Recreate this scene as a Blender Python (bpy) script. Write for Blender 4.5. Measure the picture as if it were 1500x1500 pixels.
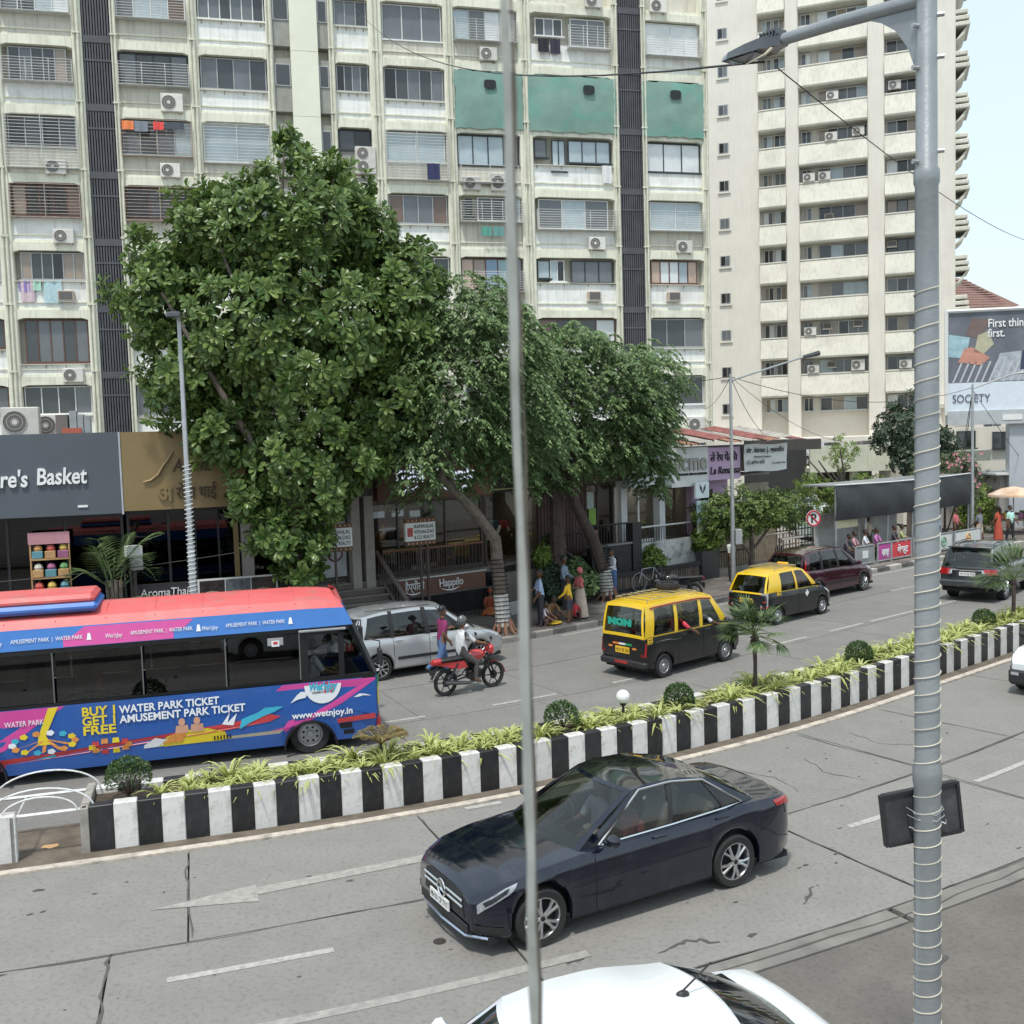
import bpy, bmesh, math, random
from mathutils import Vector, Matrix
RAD = math.radians
random.seed(7)
SC = bpy.context.scene
COL = SC.collection
for _o in list(bpy.data.objects): bpy.data.objects.remove(_o)

# ------------------------------------------------------------------ camera
CAM_H, PITCH, ROLL = 5.75, RAD(4.1), RAD(1.72)
_fw = Vector((0, math.cos(PITCH), -math.sin(PITCH)))
_up = Vector((0, math.sin(PITCH), math.cos(PITCH)))
_rt = Vector((1, 0, 0))
_u = _rt*math.cos(ROLL) - _up*math.sin(ROLL)
_v = _rt*math.sin(ROLL) + _up*math.cos(ROLL)
_cd = bpy.data.cameras.new('camera')
_cd.sensor_width = 36; _cd.lens = 36; _cd.clip_start = 0.05; _cd.clip_end = 2000
_cd.dof.use_dof = True; _cd.dof.focus_distance = 24; _cd.dof.aperture_fstop = 13
_cam = bpy.data.objects.new('camera', _cd); COL.objects.link(_cam)
_m = Matrix(((_u.x, _v.x, -_fw.x, 0), (_u.y, _v.y, -_fw.y, 0), (_u.z, _v.z, -_fw.z, CAM_H), (0, 0, 0, 1)))
_cam.matrix_world = _m
SC.camera = _cam

# ------------------------------------------------------------------ sky, sun, exposure
SUN_EL, SUN_AZ = 66, 200          # azimuth: compass bearing the sun stands at, 0 = +Y (away from camera), 90 = +X
_w = bpy.data.worlds.new('World'); SC.world = _w; _w.use_nodes = True
_nt = _w.node_tree
_sky = _nt.nodes.new('ShaderNodeTexSky'); _sky.sky_type = 'NISHITA'; _sky.sun_disc = False
_sky.sun_elevation = RAD(SUN_EL); _sky.sun_rotation = RAD(SUN_AZ)
_sky.air_density = 1.0; _sky.dust_density = 1.5; _sky.ozone_density = 1.0
_bg = _nt.nodes['Background']; _bg.inputs[1].default_value = 0.15
_veil = _nt.nodes.new('ShaderNodeMix'); _veil.data_type = 'RGBA'; _veil.inputs[0].default_value = .7     # thin even cloud veil over the blue
_veil.inputs[7].default_value = (4.9, 5.75, 6.0, 1)
_nt.links.new(_sky.outputs[0], _veil.inputs[6]); _nt.links.new(_veil.outputs[2], _bg.inputs[0])
_sd = bpy.data.lights.new('sun', 'SUN'); _sd.energy = 2.5; _sd.angle = RAD(5); _sd.color = (1, .965, .91)
_so = bpy.data.objects.new('sun', _sd); COL.objects.link(_so)
_dir = Vector((math.sin(RAD(SUN_AZ))*math.cos(RAD(SUN_EL)), math.cos(RAD(SUN_AZ))*math.cos(RAD(SUN_EL)), math.sin(RAD(SUN_EL))))
_so.rotation_euler = _dir.to_track_quat('Z', 'Y').to_euler()
_so.location = (0, 0, 60)
SC.view_settings.view_transform = 'Standard'; SC.view_settings.look = 'None'
SC.view_settings.gamma = 1; SC.view_settings.exposure = 0.42
SC.render.engine = 'CYCLES'
SC.cycles.use_denoising = True
SC.cycles.max_bounces = 8; SC.cycles.transparent_max_bounces = 12

# ------------------------------------------------------------------ materials
MATS = {}
def M(name, col=(.5, .5, .5), rough=.6, metal=0., var=.12, scale=3., rnd=0., streak=0., bump=0., bscale=30., coat=0., ior=1.5, emit=0., dirt=None, dirt_amt=0., dirt_scale=1.5, sheen=0.):
    if name in MATS: return MATS[name]
    m = bpy.data.materials.new(name); m.use_nodes = True
    nt = m.node_tree; N = nt.nodes; L = nt.links
    b = N['Principled BSDF']
    b.inputs['Roughness'].default_value = rough; b.inputs['Metallic'].default_value = metal
    b.inputs['IOR'].default_value = ior
    if coat: b.inputs['Coat Weight'].default_value = coat; b.inputs['Coat Roughness'].default_value = .04
    tc = N.new('ShaderNodeTexCoord')
    rgb = N.new('ShaderNodeRGB'); rgb.outputs[0].default_value = (*col, 1)
    out = rgb.outputs[0]
    def mul(a, fac):
        mx = N.new('ShaderNodeMix'); mx.data_type = 'RGBA'; mx.blend_type = 'MULTIPLY'; mx.inputs[0].default_value = 1
        L.new(a, mx.inputs[6]); L.new(fac, mx.inputs[7]); return mx.outputs[2]
    def noise(sc, det=5, vec=None):
        n = N.new('ShaderNodeTexNoise'); n.inputs['Scale'].default_value = sc; n.inputs['Detail'].default_value = det; n.inputs['Roughness'].default_value = .6
        L.new(vec or tc.outputs['Object'], n.inputs['Vector']); return n.outputs[0]
    def rng(v, a, b2, f0=.3, f1=.7):
        r = N.new('ShaderNodeMapRange'); r.inputs[1].default_value = f0; r.inputs[2].default_value = f1
        r.inputs[3].default_value = a; r.inputs[4].default_value = b2; L.new(v, r.inputs[0]); return r.outputs[0]
    if var: out = mul(out, rng(noise(scale), 1-var, 1+var))
    if rnd:
        oi = N.new('ShaderNodeObjectInfo'); out = mul(out, rng(oi.outputs['Random'], 1-rnd, 1+rnd, 0, 1))
    if streak:
        mp = N.new('ShaderNodeMapping'); mp.inputs['Scale'].default_value = (6, 6, .35); L.new(tc.outputs['Object'], mp.inputs['Vector'])
        f = rng(noise(1.3, 6, mp.outputs[0]), 0, streak, .48, .75)
        mx = N.new('ShaderNodeMix'); mx.data_type = 'RGBA'; L.new(f, mx.inputs[0]); L.new(out, mx.inputs[6]); mx.inputs[7].default_value = (.13, .115, .09, 1); out = mx.outputs[2]
    if dirt_amt:
        f = rng(noise(dirt_scale, 8), 0, dirt_amt, .5, .72)
        mx = N.new('ShaderNodeMix'); mx.data_type = 'RGBA'; L.new(f, mx.inputs[0]); L.new(out, mx.inputs[6]); mx.inputs[7].default_value = (*(dirt or (.08, .07, .06)), 1); out = mx.outputs[2]
    L.new(out, b.inputs['Base Color'])
    if emit: L.new(out, b.inputs['Emission Color']); b.inputs['Emission Strength'].default_value = emit
    if bump:
        bp = N.new('ShaderNodeBump'); bp.inputs['Strength'].default_value = bump; bp.inputs['Distance'].default_value = .02
        L.new(noise(bscale), bp.inputs['Height']); L.new(bp.outputs[0], b.inputs['Normal'])
    MATS[name] = m; return m

def glass(name, tint=(.35, .38, .37), refl=1.0, rough=.02):
    if name in MATS: return MATS[name]
    m = bpy.data.materials.new(name); m.use_nodes = True; nt = m.node_tree; N = nt.nodes; L = nt.links
    N.remove(N['Principled BSDF'])
    tr = N.new('ShaderNodeBsdfTransparent'); tr.inputs[0].default_value = (*tint, 1)
    gl = N.new('ShaderNodeBsdfGlossy'); gl.inputs['Roughness'].default_value = rough; gl.inputs[0].default_value = (refl, refl, refl, 1)
    lw = N.new('ShaderNodeLayerWeight'); pw = N.new('ShaderNodeMath'); pw.operation = 'POWER'; pw.inputs[1].default_value = 4.; L.new(lw.outputs['Facing'], pw.inputs[0])
    fr = N.new('ShaderNodeMath'); fr.operation = 'MULTIPLY_ADD'; fr.inputs[1].default_value = .9; fr.inputs[2].default_value = .07; L.new(pw.outputs[0], fr.inputs[0])
    mx = N.new('ShaderNodeMixShader'); L.new(fr.outputs[0], mx.inputs[0]); L.new(tr.outputs[0], mx.inputs[1]); L.new(gl.outputs[0], mx.inputs[2])
    L.new(mx.outputs[0], N['Material Output'].inputs['Surface'])
    MATS[name] = m; return m

def leafmat(name, col, col2, rough=.45, trans=.25):
    if name in MATS: return MATS[name]
    m = bpy.data.materials.new(name); m.use_nodes = True; nt = m.node_tree; N = nt.nodes; L = nt.links
    b = N['Principled BSDF']; b.inputs['Roughness'].default_value = rough
    at = N.new('ShaderNodeAttribute'); at.attribute_name = 'shade'
    mx = N.new('ShaderNodeMix'); mx.data_type = 'RGBA'; L.new(at.outputs['Fac'], mx.inputs[0])
    mx.inputs[6].default_value = (*col, 1); mx.inputs[7].default_value = (*col2, 1)
    L.new(mx.outputs[2], b.inputs['Base Color'])
    tl = N.new('ShaderNodeBsdfTranslucent'); L.new(mx.outputs[2], tl.inputs[0])
    ms = N.new('ShaderNodeMixShader'); ms.inputs[0].default_value = trans
    L.new(b.outputs[0], ms.inputs[1]); L.new(tl.outputs[0], ms.inputs[2]); L.new(ms.outputs[0], N['Material Output'].inputs['Surface'])
    MATS[name] = m; return m

# ------------------------------------------------------------------ mesh builder
class MB:
    def __init__(s): s.v = []; s.f = []; s.mi = []; s.sm = []; s.att = []
    def add(s, vs, fs, mi=0, smooth=False, shade=None):
        o = len(s.v); s.v.extend([tuple(p) for p in vs])
        for f in fs:
            s.f.append(tuple(i+o for i in f)); s.mi.append(mi); s.sm.append(smooth)
        if shade is not None or s.att:
            while len(s.att) < o: s.att.append(.5)
            s.att.extend([.5 if shade is None else shade]*len(vs))
        return s
    def quad(s, a, b, c, d, mi=0): return s.add([a, b, c, d], [(0, 1, 2, 3)], mi)
    def poly(s, pts, mi=0): return s.add(pts, [tuple(range(len(pts)))], mi)
    def box(s, x0, x1, y0, y1, z0, z1, mi=0, ch=0., T=None):
        if x1 < x0: x0, x1 = x1, x0
        if y1 < y0: y0, y1 = y1, y0
        if z1 < z0: z0, z1 = z1, z0
        if ch <= 0:
            vs = [(x, y, z) for z in (z0, z1) for y in (y0, y1) for x in (x0, x1)]
            fs = [(0, 2, 3, 1), (4, 5, 7, 6), (0, 1, 5, 4), (2, 6, 7, 3), (0, 4, 6, 2), (1, 3, 7, 5)]
        else:
            c = min(ch, (x1-x0)*.45, (y1-y0)*.45, (z1-z0)*.45)
            X, Y, Z = (x0, x1), (y0, y1), (z0, z1); sg = (1, -1)
            vs = []; ix = {}
            for i in (0, 1):
                for j in (0, 1):
                    for k in (0, 1):
                        for a in range(3):
                            p = [X[i]+sg[i]*c, Y[j]+sg[j]*c, Z[k]+sg[k]*c]
                            p[a] = (X, Y, Z)[a][(i, j, k)[a]]
                            ix[i, j, k, a] = len(vs); vs.append(tuple(p))
            fs = []
            for a in range(3):
                b_, c_ = (a+1) % 3, (a+2) % 3
                for e in (0, 1):
                    q = []
                    for (m_, n_) in ((0, 0), (1, 0), (1, 1), (0, 1)):
                        t = [0, 0, 0]; t[a] = e; t[b_] = m_; t[c_] = n_; q.append(ix[(*t, a)])
                    fs.append(tuple(q if e else q[::-1]))
            for a in range(3):
                b_, c_ = (a+1) % 3, (a+2) % 3
                for m_ in (0, 1):
                    for n_ in (0, 1):
                        t0 = [0]*3; t1 = [0]*3
                        t0[a] = 0; t1[a] = 1; t0[b_] = t1[b_] = m_; t0[c_] = t1[c_] = n_
                        fs.append((ix[(*t0, b_)], ix[(*t1, b_)], ix[(*t1, c_)], ix[(*t0, c_)]))
            for i in (0, 1):
                for j in (0, 1):
                    for k in (0, 1): fs.append(tuple(ix[i, j, k, a] for a in range(3)))
        if T is not None: vs = [T @ Vector(p) for p in vs]
        return s.add(vs, fs, mi)
    def tube(s, path, r, n=6, mi=0, cap=True, smooth=True):
        path = [Vector(p) for p in path]; rs = r if isinstance(r, (list, tuple)) else [r]*len(path)
        vs = []; fs = []; up = None
        for i, p in enumerate(path):
            d = (path[min(i+1, len(path)-1)]-path[max(i-1, 0)]).normalized()
            if up is None: up = Vector((0, 0, 1)) if abs(d.z) < .9 else Vector((1, 0, 0))
            a = d.cross(up)
            if a.length < 1e-5: a = d.cross(Vector((1, .3, 0)))
            a.normalize(); b = a.cross(d).normalized(); up = b
            for k in range(n):
                t = 2*math.pi*k/n; vs.append(p+(a*math.cos(t)+b*math.sin(t))*rs[i])
        for i in range(len(path)-1):
            for k in range(n):
                fs.append((i*n+k, (i+1)*n+k, (i+1)*n+(k+1) % n, i*n+(k+1) % n))
        s.add(vs, fs, mi, smooth)
        if cap:
            s.add(vs[:n], [tuple(range(n))], mi); s.add(vs[-n:], [tuple(range(n))[::-1]], mi)
        return s
    def bar(s, a, b, w, mi=0): return s.tube([a, b], w*.6, 4, mi, True, False)
    def cyl(s, c, axis, r, h, n=16, mi=0, smooth=True, r2=None):
        c = Vector(c); ax = Vector(axis).normalized()
        return s.tube([c-ax*h/2, c+ax*h/2], [r, r if r2 is None else r2], n, mi, True, smooth)
    def lathe(s, prof, n=20, c=(0, 0, 0), axis='z', mi=0, smooth=True, arc=1.0, sy=1.0):
        vs = []; fs = []; m = len(prof)
        cnt = n if arc >= 1 else n+1
        for k in range(cnt):
            t = 2*math.pi*arc*k/n
            for (r, z) in prof:
                x, y = r*math.cos(t), r*math.sin(t)*sy
                p = (x, y, z) if axis == 'z' else ((x, z, y) if axis == 'y' else (z, x, y))
                vs.append((p[0]+c[0], p[1]+c[1], p[2]+c[2]))
        for k in range(n):
            k2 = (k+1) % cnt
            for i in range(m-1): fs.append((k*m+i, k2*m+i, k2*m+i+1, k*m+i+1))
        return s.add(vs, fs, mi, smooth)
    def ball(s, c, r, n=12, mi=0, sx=1, sy=1, sz=1):
        prof = [(max(1e-4, r*math.sin(math.pi*i/(n//2))), -r*math.cos(math.pi*i/(n//2))) for i in range(n//2+1)]
        vs0 = len(s.v); s.lathe(prof, n, (0, 0, 0), 'z', mi)
        for i in range(vs0, len(s.v)):
            x, y, z = s.v[i]; s.v[i] = (x*sx+c[0], y*sy+c[1], z*sz+c[2])
        return s
    def extr(s, poly, p0, ex, ey, ez, depth, mi=0):
        """polygon (a,b) in plane ex,ey at p0 extruded along ez by depth"""
        p0, ex, ey, ez = Vector(p0), Vector(ex), Vector(ey), Vector(ez); n = len(poly)
        A = [p0+ex*a+ey*b for a, b in poly]; B = [p+ez*depth for p in A]
        fs = [tuple(range(n)), tuple(range(2*n-1, n-1, -1))]+[(i, n+i, n+(i+1) % n, (i+1) % n) for i in range(n)]
        return s.add(A+B, fs, mi)
    def mesh(s, name, mats, sharp=35):
        me = bpy.data.meshes.new(name); me.from_pydata(s.v, [], s.f); me.update()
        for m in (mats if isinstance(mats, (list, tuple)) else [mats]): me.materials.append(m)
        me.polygons.foreach_set('material_index', s.mi); me.polygons.foreach_set('use_smooth', s.sm)
        if any(s.sm): me.set_sharp_from_angle(angle=RAD(sharp))
        if s.att:
            a = me.attributes.new('shade', 'FLOAT', 'POINT')
            while len(s.att) < len(s.v): s.att.append(.5)
            a.data.foreach_set('value', s.att)
        me.validate(); me.update(); return me
    def build(s, name, mats, parent=None, loc=None, rz=0, sharp=35):
        return obj(name, s.mesh(name, mats, sharp), parent, loc, rz)
def obj(name, me, parent=None, loc=None, rz=0):
    o = bpy.data.objects.new(name, me); COL.objects.link(o)
    if parent is not None: o.parent = parent
    if loc is not None: o.location = loc
    if rz: o.rotation_euler = (0, 0, rz)
    return o
def tag(o, label, cat, group=None, kind=None):
    if label: o['label'] = label
    if cat: o['category'] = cat
    if group: o['group'] = group
    if kind: o['kind'] = kind
    return o
def struct(o): o['kind'] = 'structure'; return o
def thing(name, label, cat, loc=(0, 0, 0), rz=0, group=None):
    o = bpy.data.objects.new(name, None); COL.objects.link(o); o.location = loc; o.rotation_euler = (0, 0, rz)
    o.empty_display_size = .2
    return tag(o, label, cat, group)
def dup(root, loc, rz=None, label=None, group=None, scale=None):
    def cp(o, par):
        c = o.copy(); COL.objects.link(c); c.parent = par
        for ch in o.children: cp(ch, c)
        return c
    r = cp(root, None); r.location = loc
    if rz is not None: r.rotation_euler = (0, 0, rz)
    if scale: r.scale = (scale,)*3
    if label: r['label'] = label
    if group: r['group'] = group
    return r
_tc = {}
def text_mesh(txt, size=1., depth=.02, shear=0., space=1., bold=0., align='LEFT'):
    key = (txt, size, depth, shear, space, bold, align)
    if key in _tc: return _tc[key]
    c = bpy.data.curves.new('txt', 'FONT'); c.body = txt; c.size = size; c.extrude = depth/2; c.shear = shear; c.space_character = space; c.offset = bold; c.align_x = align
    c.resolution_u = 3
    o = bpy.data.objects.new('txt', c); COL.objects.link(o)
    dg = bpy.context.evaluated_depsgraph_get(); me = bpy.data.meshes.new_from_object(o.evaluated_get(dg))
    bpy.data.objects.remove(o); bpy.data.curves.remove(c); _tc[key] = me; return me
def lettering(name, txt, size, mat, parent, loc, ex, ez, depth=.02, fit=None, **k):
    """text standing in the plane spanned by ex (reading direction) and ez (up), at loc"""
    me = text_mesh(txt, size, depth, **k).copy(); me.materials.clear(); me.materials.append(mat)
    ex = Vector(ex).normalized(); ez = Vector(ez).normalized(); n = ex.cross(ez)
    xs = [v.co.x for v in me.vertices] or [0, 1]
    sx = 1. if fit is None else fit/max(1e-4, max(xs)-min(xs))
    o = obj(name, me, parent)
    loc = Vector(loc)
    o.matrix_local = Matrix(((ex.x*sx, ez.x, n.x, loc.x), (ex.y*sx, ez.y, n.y, loc.y), (ex.z*sx, ez.z, n.z, loc.z), (0, 0, 0, 1)))
    return o

# ------------------------------------------------------------------ the street's own frame: s along the median, t across it
R_X0, R_Y0, R_H0, R_H1, R_SA, R_SB = -.773, 16.277, 16.86, 39.03, -4.71, 9.46
_S0, _DS = -70., .05
_TAB = []
def _mk():
    n = int(220/_DS); x = y = 0.; rows = []
    for i in range(n):
        s = _S0+i*_DS; h = R_H0+(R_H1-R_H0)*min(1, max(0, (s-R_SA)/(R_SB-R_SA)))
        rows.append([s, x, y, RAD(h)]); x += math.cos(RAD(h))*_DS; y += math.sin(RAD(h))*_DS
    i0 = int(round(-_S0/_DS)); dx, dy = R_X0-rows[i0][1], R_Y0-rows[i0][2]
    for r in rows: r[1] += dx; r[2] += dy
    _TAB.extend(rows)
_mk()
def H(s): return _TAB[max(0, min(len(_TAB)-1, int(round((s-_S0)/_DS))))][3]
def W(s, t, z=0.):
    f = (s-_S0)/_DS; i = max(0, min(len(_TAB)-2, int(f))); f -= i
    a, b = _TAB[i], _TAB[i+1]; h = a[3]
    return Vector((a[1]+(b[1]-a[1])*f-t*math.sin(h), a[2]+(b[2]-a[2])*f+t*math.cos(h), z))
# ================================================================== SETTING: ground, roads, pavements
m_base = M('joint_dark', (.075, .07, .063), .9, var=.3)
m_conc = M('road_concrete', (.218, .207, .19), .82, var=.07, scale=1.6, rnd=.05, bump=.3, bscale=60, dirt=(.09, .085, .08), dirt_amt=.5, dirt_scale=16)
m_conc2 = M('road_concrete_far', (.19, .182, .169), .82, var=.09, scale=1.2, rnd=.06, bump=.2, bscale=60, dirt=(.09, .085, .08), dirt_amt=.4, dirt_scale=9)
m_tar = M('tarmac', (.145, .13, .115), .9, var=.16, scale=1.4, bump=.5, bscale=90, dirt=(.05, .045, .04), dirt_amt=.45, dirt_scale=18)
m_gut = M('gutter_concrete', (.19, .178, .16), .9, var=.25, scale=3, bump=.4, dirt_amt=.5)
m_paint = M('road_paint', (.38, .365, .335), .75, var=.22, scale=14, dirt=(.22, .21, .2), dirt_amt=.85, dirt_scale=9)
m_cream = M('cream_edge_paint', (.5, .44, .37), .8, var=.25, scale=9, dirt=(.2, .18, .16), dirt_amt=.8, dirt_scale=5)
m_pave = M('pavement_blocks', (.14, .125, .112), .9, var=.3, scale=5, bump=.5, bscale=25, dirt=(.06, .05, .045), dirt_amt=.6, dirt_scale=2)
m_soil = M('soil', (.07, .05, .035), .95, var=.4, scale=12, bump=.8, bscale=40)
m_mud = M('muddy_ground', (.13, .105, .08), .95, var=.35, scale=3, bump=.6, bscale=20)

def sheet(s0, s1, t0, t1, z, ds=1.0, zb=None):
    """a strip of the street frame, top at z; with zb it is a slab with sides"""
    n = max(1, int(math.ceil((s1-s0)/ds))); mb = MB(); vs = []; fs = []
    for i in range(n+1):
        s = s0+(s1-s0)*i/n; vs += [W(s, t0, z), W(s, t1, z)]
    for i in range(n): fs.append((2*i, 2*i+2, 2*i+3, 2*i+1))
    mb.add(vs, fs)
    if zb is not None:
        m = len(vs); vs2 = [(v.x, v.y, zb) for v in vs]; f2 = []
        for i in range(n):
            f2 += [(2*i, m+2*i, m+2*i+2, 2*i+2), (2*i+1, 2*i+3, m+2*i+3, m+2*i+1)]
        f2 += [(0, 1, m+1, m), (2*n, m+2*n, m+2*n+1, 2*n+1)]
        mb.add(vs+vs2, f2)
    return mb
g = MB(); g.quad((-400, -60, -.12), (400, -60, -.12), (400, 700, -.12), (-400, 700, -.12))
struct(g.build('ground', M('far_ground', (.2, .19, .17), .9, var=.2, scale=.2)))
road = struct(sheet(-55, 110, -6.6, 10.4, -.05, 2).build('road', m_base))
def slabs(joints, t0, t1, mat, skew=0.):
    for a, b in zip(joints[:-1], joints[1:]):
        g_ = .013
        sheet(a+g_, b-g_, t0+g_, t1-g_, random.uniform(0, .004), .7, -.045).build('road_slab', mat, road)
def regular(a, b, d): 
    n = int(round((b-a)/d)); return [a+(b-a)*i/n for i in range(n+1)]
jn_up = [-22, -18, -14, -9.6, -4.42, -1.1, 2.75, 6.65, 9.18, 13.2, 17.2, 21.2, 25.2, 30, 35, 40, 50]
jn_lo = [-22, -18, -13.6, -9.4, -5.25, -1.3, 3.1, 6.5, 9.12, 13.1, 17.1, 21, 25, 30, 35, 40, 50]
slabs(jn_up, -3.28, -.44, m_conc); slabs(jn_lo, -6.2, -3.28, m_conc)
jf = regular(-16, 44, 4.0)
slabs(jf, 1.3, 4.62, m_conc2); slabs([j+.9 for j in jf], 4.62, 7.5, m_conc2); slabs(jf, 7.5, 10.38, m_conc2)
struct(sheet(44, 110, 1.3, 10.38, -.004, 3).build('road_far_surface', m_conc2))
struct(sheet(50, 110, -6.2, -.44, -.004, 3).build('road_near_surface', m_conc))
struct(sheet(-55, -16, 1.3, 10.38, -.004, 3).build('road_left_surface', m_conc2))
# narrow gutter slabs between concrete and tarmac apron
for a in regular(-20, 40, 3.7)[:-1]:
    sheet(a+.015, a+3.68, -6.55, -6.22, .002, .7, -.045).build('gutter_slab', m_gut, road)
apron = struct(sheet(-40, 60, -10.2, -6.58, -.012, 2).build('parking_apron', m_tar))
struct(sheet(-40, 60, -16, -10.2, .14, 2, -.1).build('near_pavement', m_pave))
# lane markings: thin sheets of worn paint
def marking(name, s0, s1, t0, t1, mat=m_paint, z=.0085): return sheet(s0, s1, t0, t1, z, .6).build(name, mat, road)
for s0 in (-10.4, -4.62, 6.65, 12.6, 18.5): marking('lane_dash', s0, s0+1.62, -4.17, -4.06)
for s0 in (3.85,): marking('lane_dash', s0, s0+1.5, -4.22, -4.1)
for i, (a, b) in enumerate([(-5.2, -2.6), (-.1, 1.05), (2.85, 4.75), (6.6, 7.45), (9.9, 11.2), (12.95, 14.45), (15.55, 17.25), (17.65, 20.1), (21.3, 22.7), (25, 26.6), (29, 31)]):
    marking('lane_dash', a, b, 4.80, 4.91)
for a in regular(12, 40, 5.6): marking('lane_dash', a, a+1.6, 7.42, 7.52)
marking('edge_line_worn', -8.5, -.7, -5.47, -5.33, M('worn_line', (.3, .285, .26), .8, var=.2, scale=8, dirt=(.22, .21, .2), dirt_amt=1., dirt_scale=6))
marking('edge_line', 10, 45, 10.0, 10.1)
# direction arrow on the near lane
am = MB(); pts = [(-4.85, -2.26), (-3.62, -1.98), (-3.62, -2.08), (-.6, -1.95), (-.6, -2.17), (-3.62, -2.3), (-3.62, -2.5)]
am.poly([W(s, t, .009) for s, t in pts][::-1]); am.build('arrow_marking', M('arrow_paint', (.31, .295, .265), .75, var=.2, scale=12, dirt=(.22, .21, .2), dirt_amt=.9, dirt_scale=8), road)
marking('paint_patch', -.35, .25, -.62, -.5)
# tar filled cracks wandering over the slabs
m_crack = M('crack_filler', (.085, .078, .07), .9)
def crack(pts, w, z=.0065, name='crack', mat=m_crack, seed=0):
    rr = random.Random(seed); mb = MB(); P = []
    for (a, b) in zip(pts[:-1], pts[1:]):
        for k in range(6): P.append((a[0]+(b[0]-a[0])*k/6+rr.uniform(-.03, .03), a[1]+(b[1]-a[1])*k/6+rr.uniform(-.03, .03)))
    P.append(pts[-1]); vs = []; fs = []
    for i, p in enumerate(P):
        q = P[min(i+1, len(P)-1)]; o_ = P[max(0, i-1)]; dx, dy = q[0]-o_[0], q[1]-o_[1]; l = math.hypot(dx, dy) or 1
        ww = w*rr.uniform(.3, 1.5)*(.3 if i in (0, len(P)-1) else 1); vs += [W(p[0]-dy/l*ww, p[1]+dx/l*ww, z), W(p[0]+dy/l*ww, p[1]-dx/l*ww, z)]
    for i in range(len(P)-1): fs.append((2*i, 2*i+1, 2*i+3, 2*i+2))
    mb.add(vs, fs).build(name, mat, road)
crack([(-9, -3.28), (-4, -3.3), (0, -3.27), (4, -3.29)], .012, seed=1)
crack([(-5.25, -3.3), (-5.28, -4.2), (-5.2, -5.2)], .018, seed=2)
crack([(-4.42, -.5), (-4.45, -1.8), (-4.38, -3.2)], .01, seed=3)
crack([(.2, -6.35), (3, -6.42), (5, -6.38), (8, -6.4)], .012, seed=4)
crack([(-.3, -6.22), (2.2, -6.2), (4.7, -6.22), (8, -6.2)], .009, seed=5)
crack([(4, -3.28), (8, -3.25), (11, -3.27)], .02, seed=6)
crack([(4.2, -1.2), (4.5, -2.), (4.3, -2.7)], .008, seed=7); crack([(5.6, -1.6), (5.3, -2.3), (5.5, -3)], .007, seed=8)
crack([(7.4, -1.1), (7.2, -1.9), (7.6, -2.4)], .008, seed=9); crack([(1.8, -5.6), (2.2, -5.3)], .02, seed=10)
crack([(-.1, -5.75), (.3, -5.66), (.55, -5.85)], .022, seed=11); crack([(6.55, -.6), (6.62, -3), (6.52, -5.8)], .014, seed=12)
crack([(9.15, -.6), (9.15, -3.2)], .014, seed=13); crack([(3.1, -3.4), (3.12, -6)], .014, seed=14); crack([(-1.1, -.6), (-1.15, -3)], .014, seed=15)
for i, (s, t, r) in enumerate([(2.0, -7.3, .16), (2.35, -6.75, .05), (-6.6, -3.35, .22), (-2.5, -2.35, .05), (-.9, -5.45, .12), (5.2, -7.0, .08), (-6.3, -1.1, .07), (.9, -5.9, .07)]):
    rr = random.Random(i); mb = MB(); mb.poly([W(s+r*rr.uniform(.5, 1.4)*math.cos(k*.5236), t+.55*r*rr.uniform(.4, 1.3)*math.sin(k*.5236), .0075 if t > -6.5 else -.004) for k in range(12)])
    mb.build('oil_stain', M('oil_stain', (.075, .068, .062), .7, var=.3, scale=20), road)
for i in range(70):
    rr = random.Random(500+i); s_, t_, r = rr.uniform(-8, 9), rr.choice([rr.gauss(-2.0, .35), rr.gauss(-4.7, .45), rr.uniform(-6, -.6)]), rr.uniform(.012, .045)
    if not -6.1 < t_ < -.6: continue
    mb = MB(); mb.poly([W(s_+r*rr.uniform(.5, 1.5)*math.cos(k*.898), t_+.6*r*rr.uniform(.4, 1.3)*math.sin(k*.898), .0078) for k in range(7)]); mb.build('oil_spot', M('oil_stain', (.075, .068, .062), .7, var=.3, scale=20), road)
mh = MB(); mh.cyl(W(-1.95, -4.42, .006), (0, 0, 1), .075, .008, 20); mh.build('inspection_cover', M('iron_cover', (.06, .05, .045), .6, .3, var=.3, scale=30), road)
for s, t, r, c, nm in [(2.9, -8.0, .1, (.55, .52, .45), 'pale dried leaf lying on the dark tarmac by the lamp pole'), (-6.35, .45, .13, (.6, .36, .17), 'orange fallen leaf on the muddy ground under the arched railing')]:
    rr = random.Random(3); mb = MB(); mb.poly([W(s+r*math.cos(k*.7854)*rr.uniform(.8, 1.2), t+r*.6*math.sin(k*.7854), .012+.012*(k % 2)) for k in range(8)])
    tag(mb.build('fallen_leaf', M('leaf_'+nm[:4], c, .7)), nm, 'leaf')
# median kerb strip and dirt between it and the wall
struct(sheet(-50, 100, -.44, -.29, .03, 1, -.04).build('median_edge_strip', m_cream))
struct(sheet(-50, 100, -.29, 1.32, .012, 1).build('median_bed', m_mud))
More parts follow.
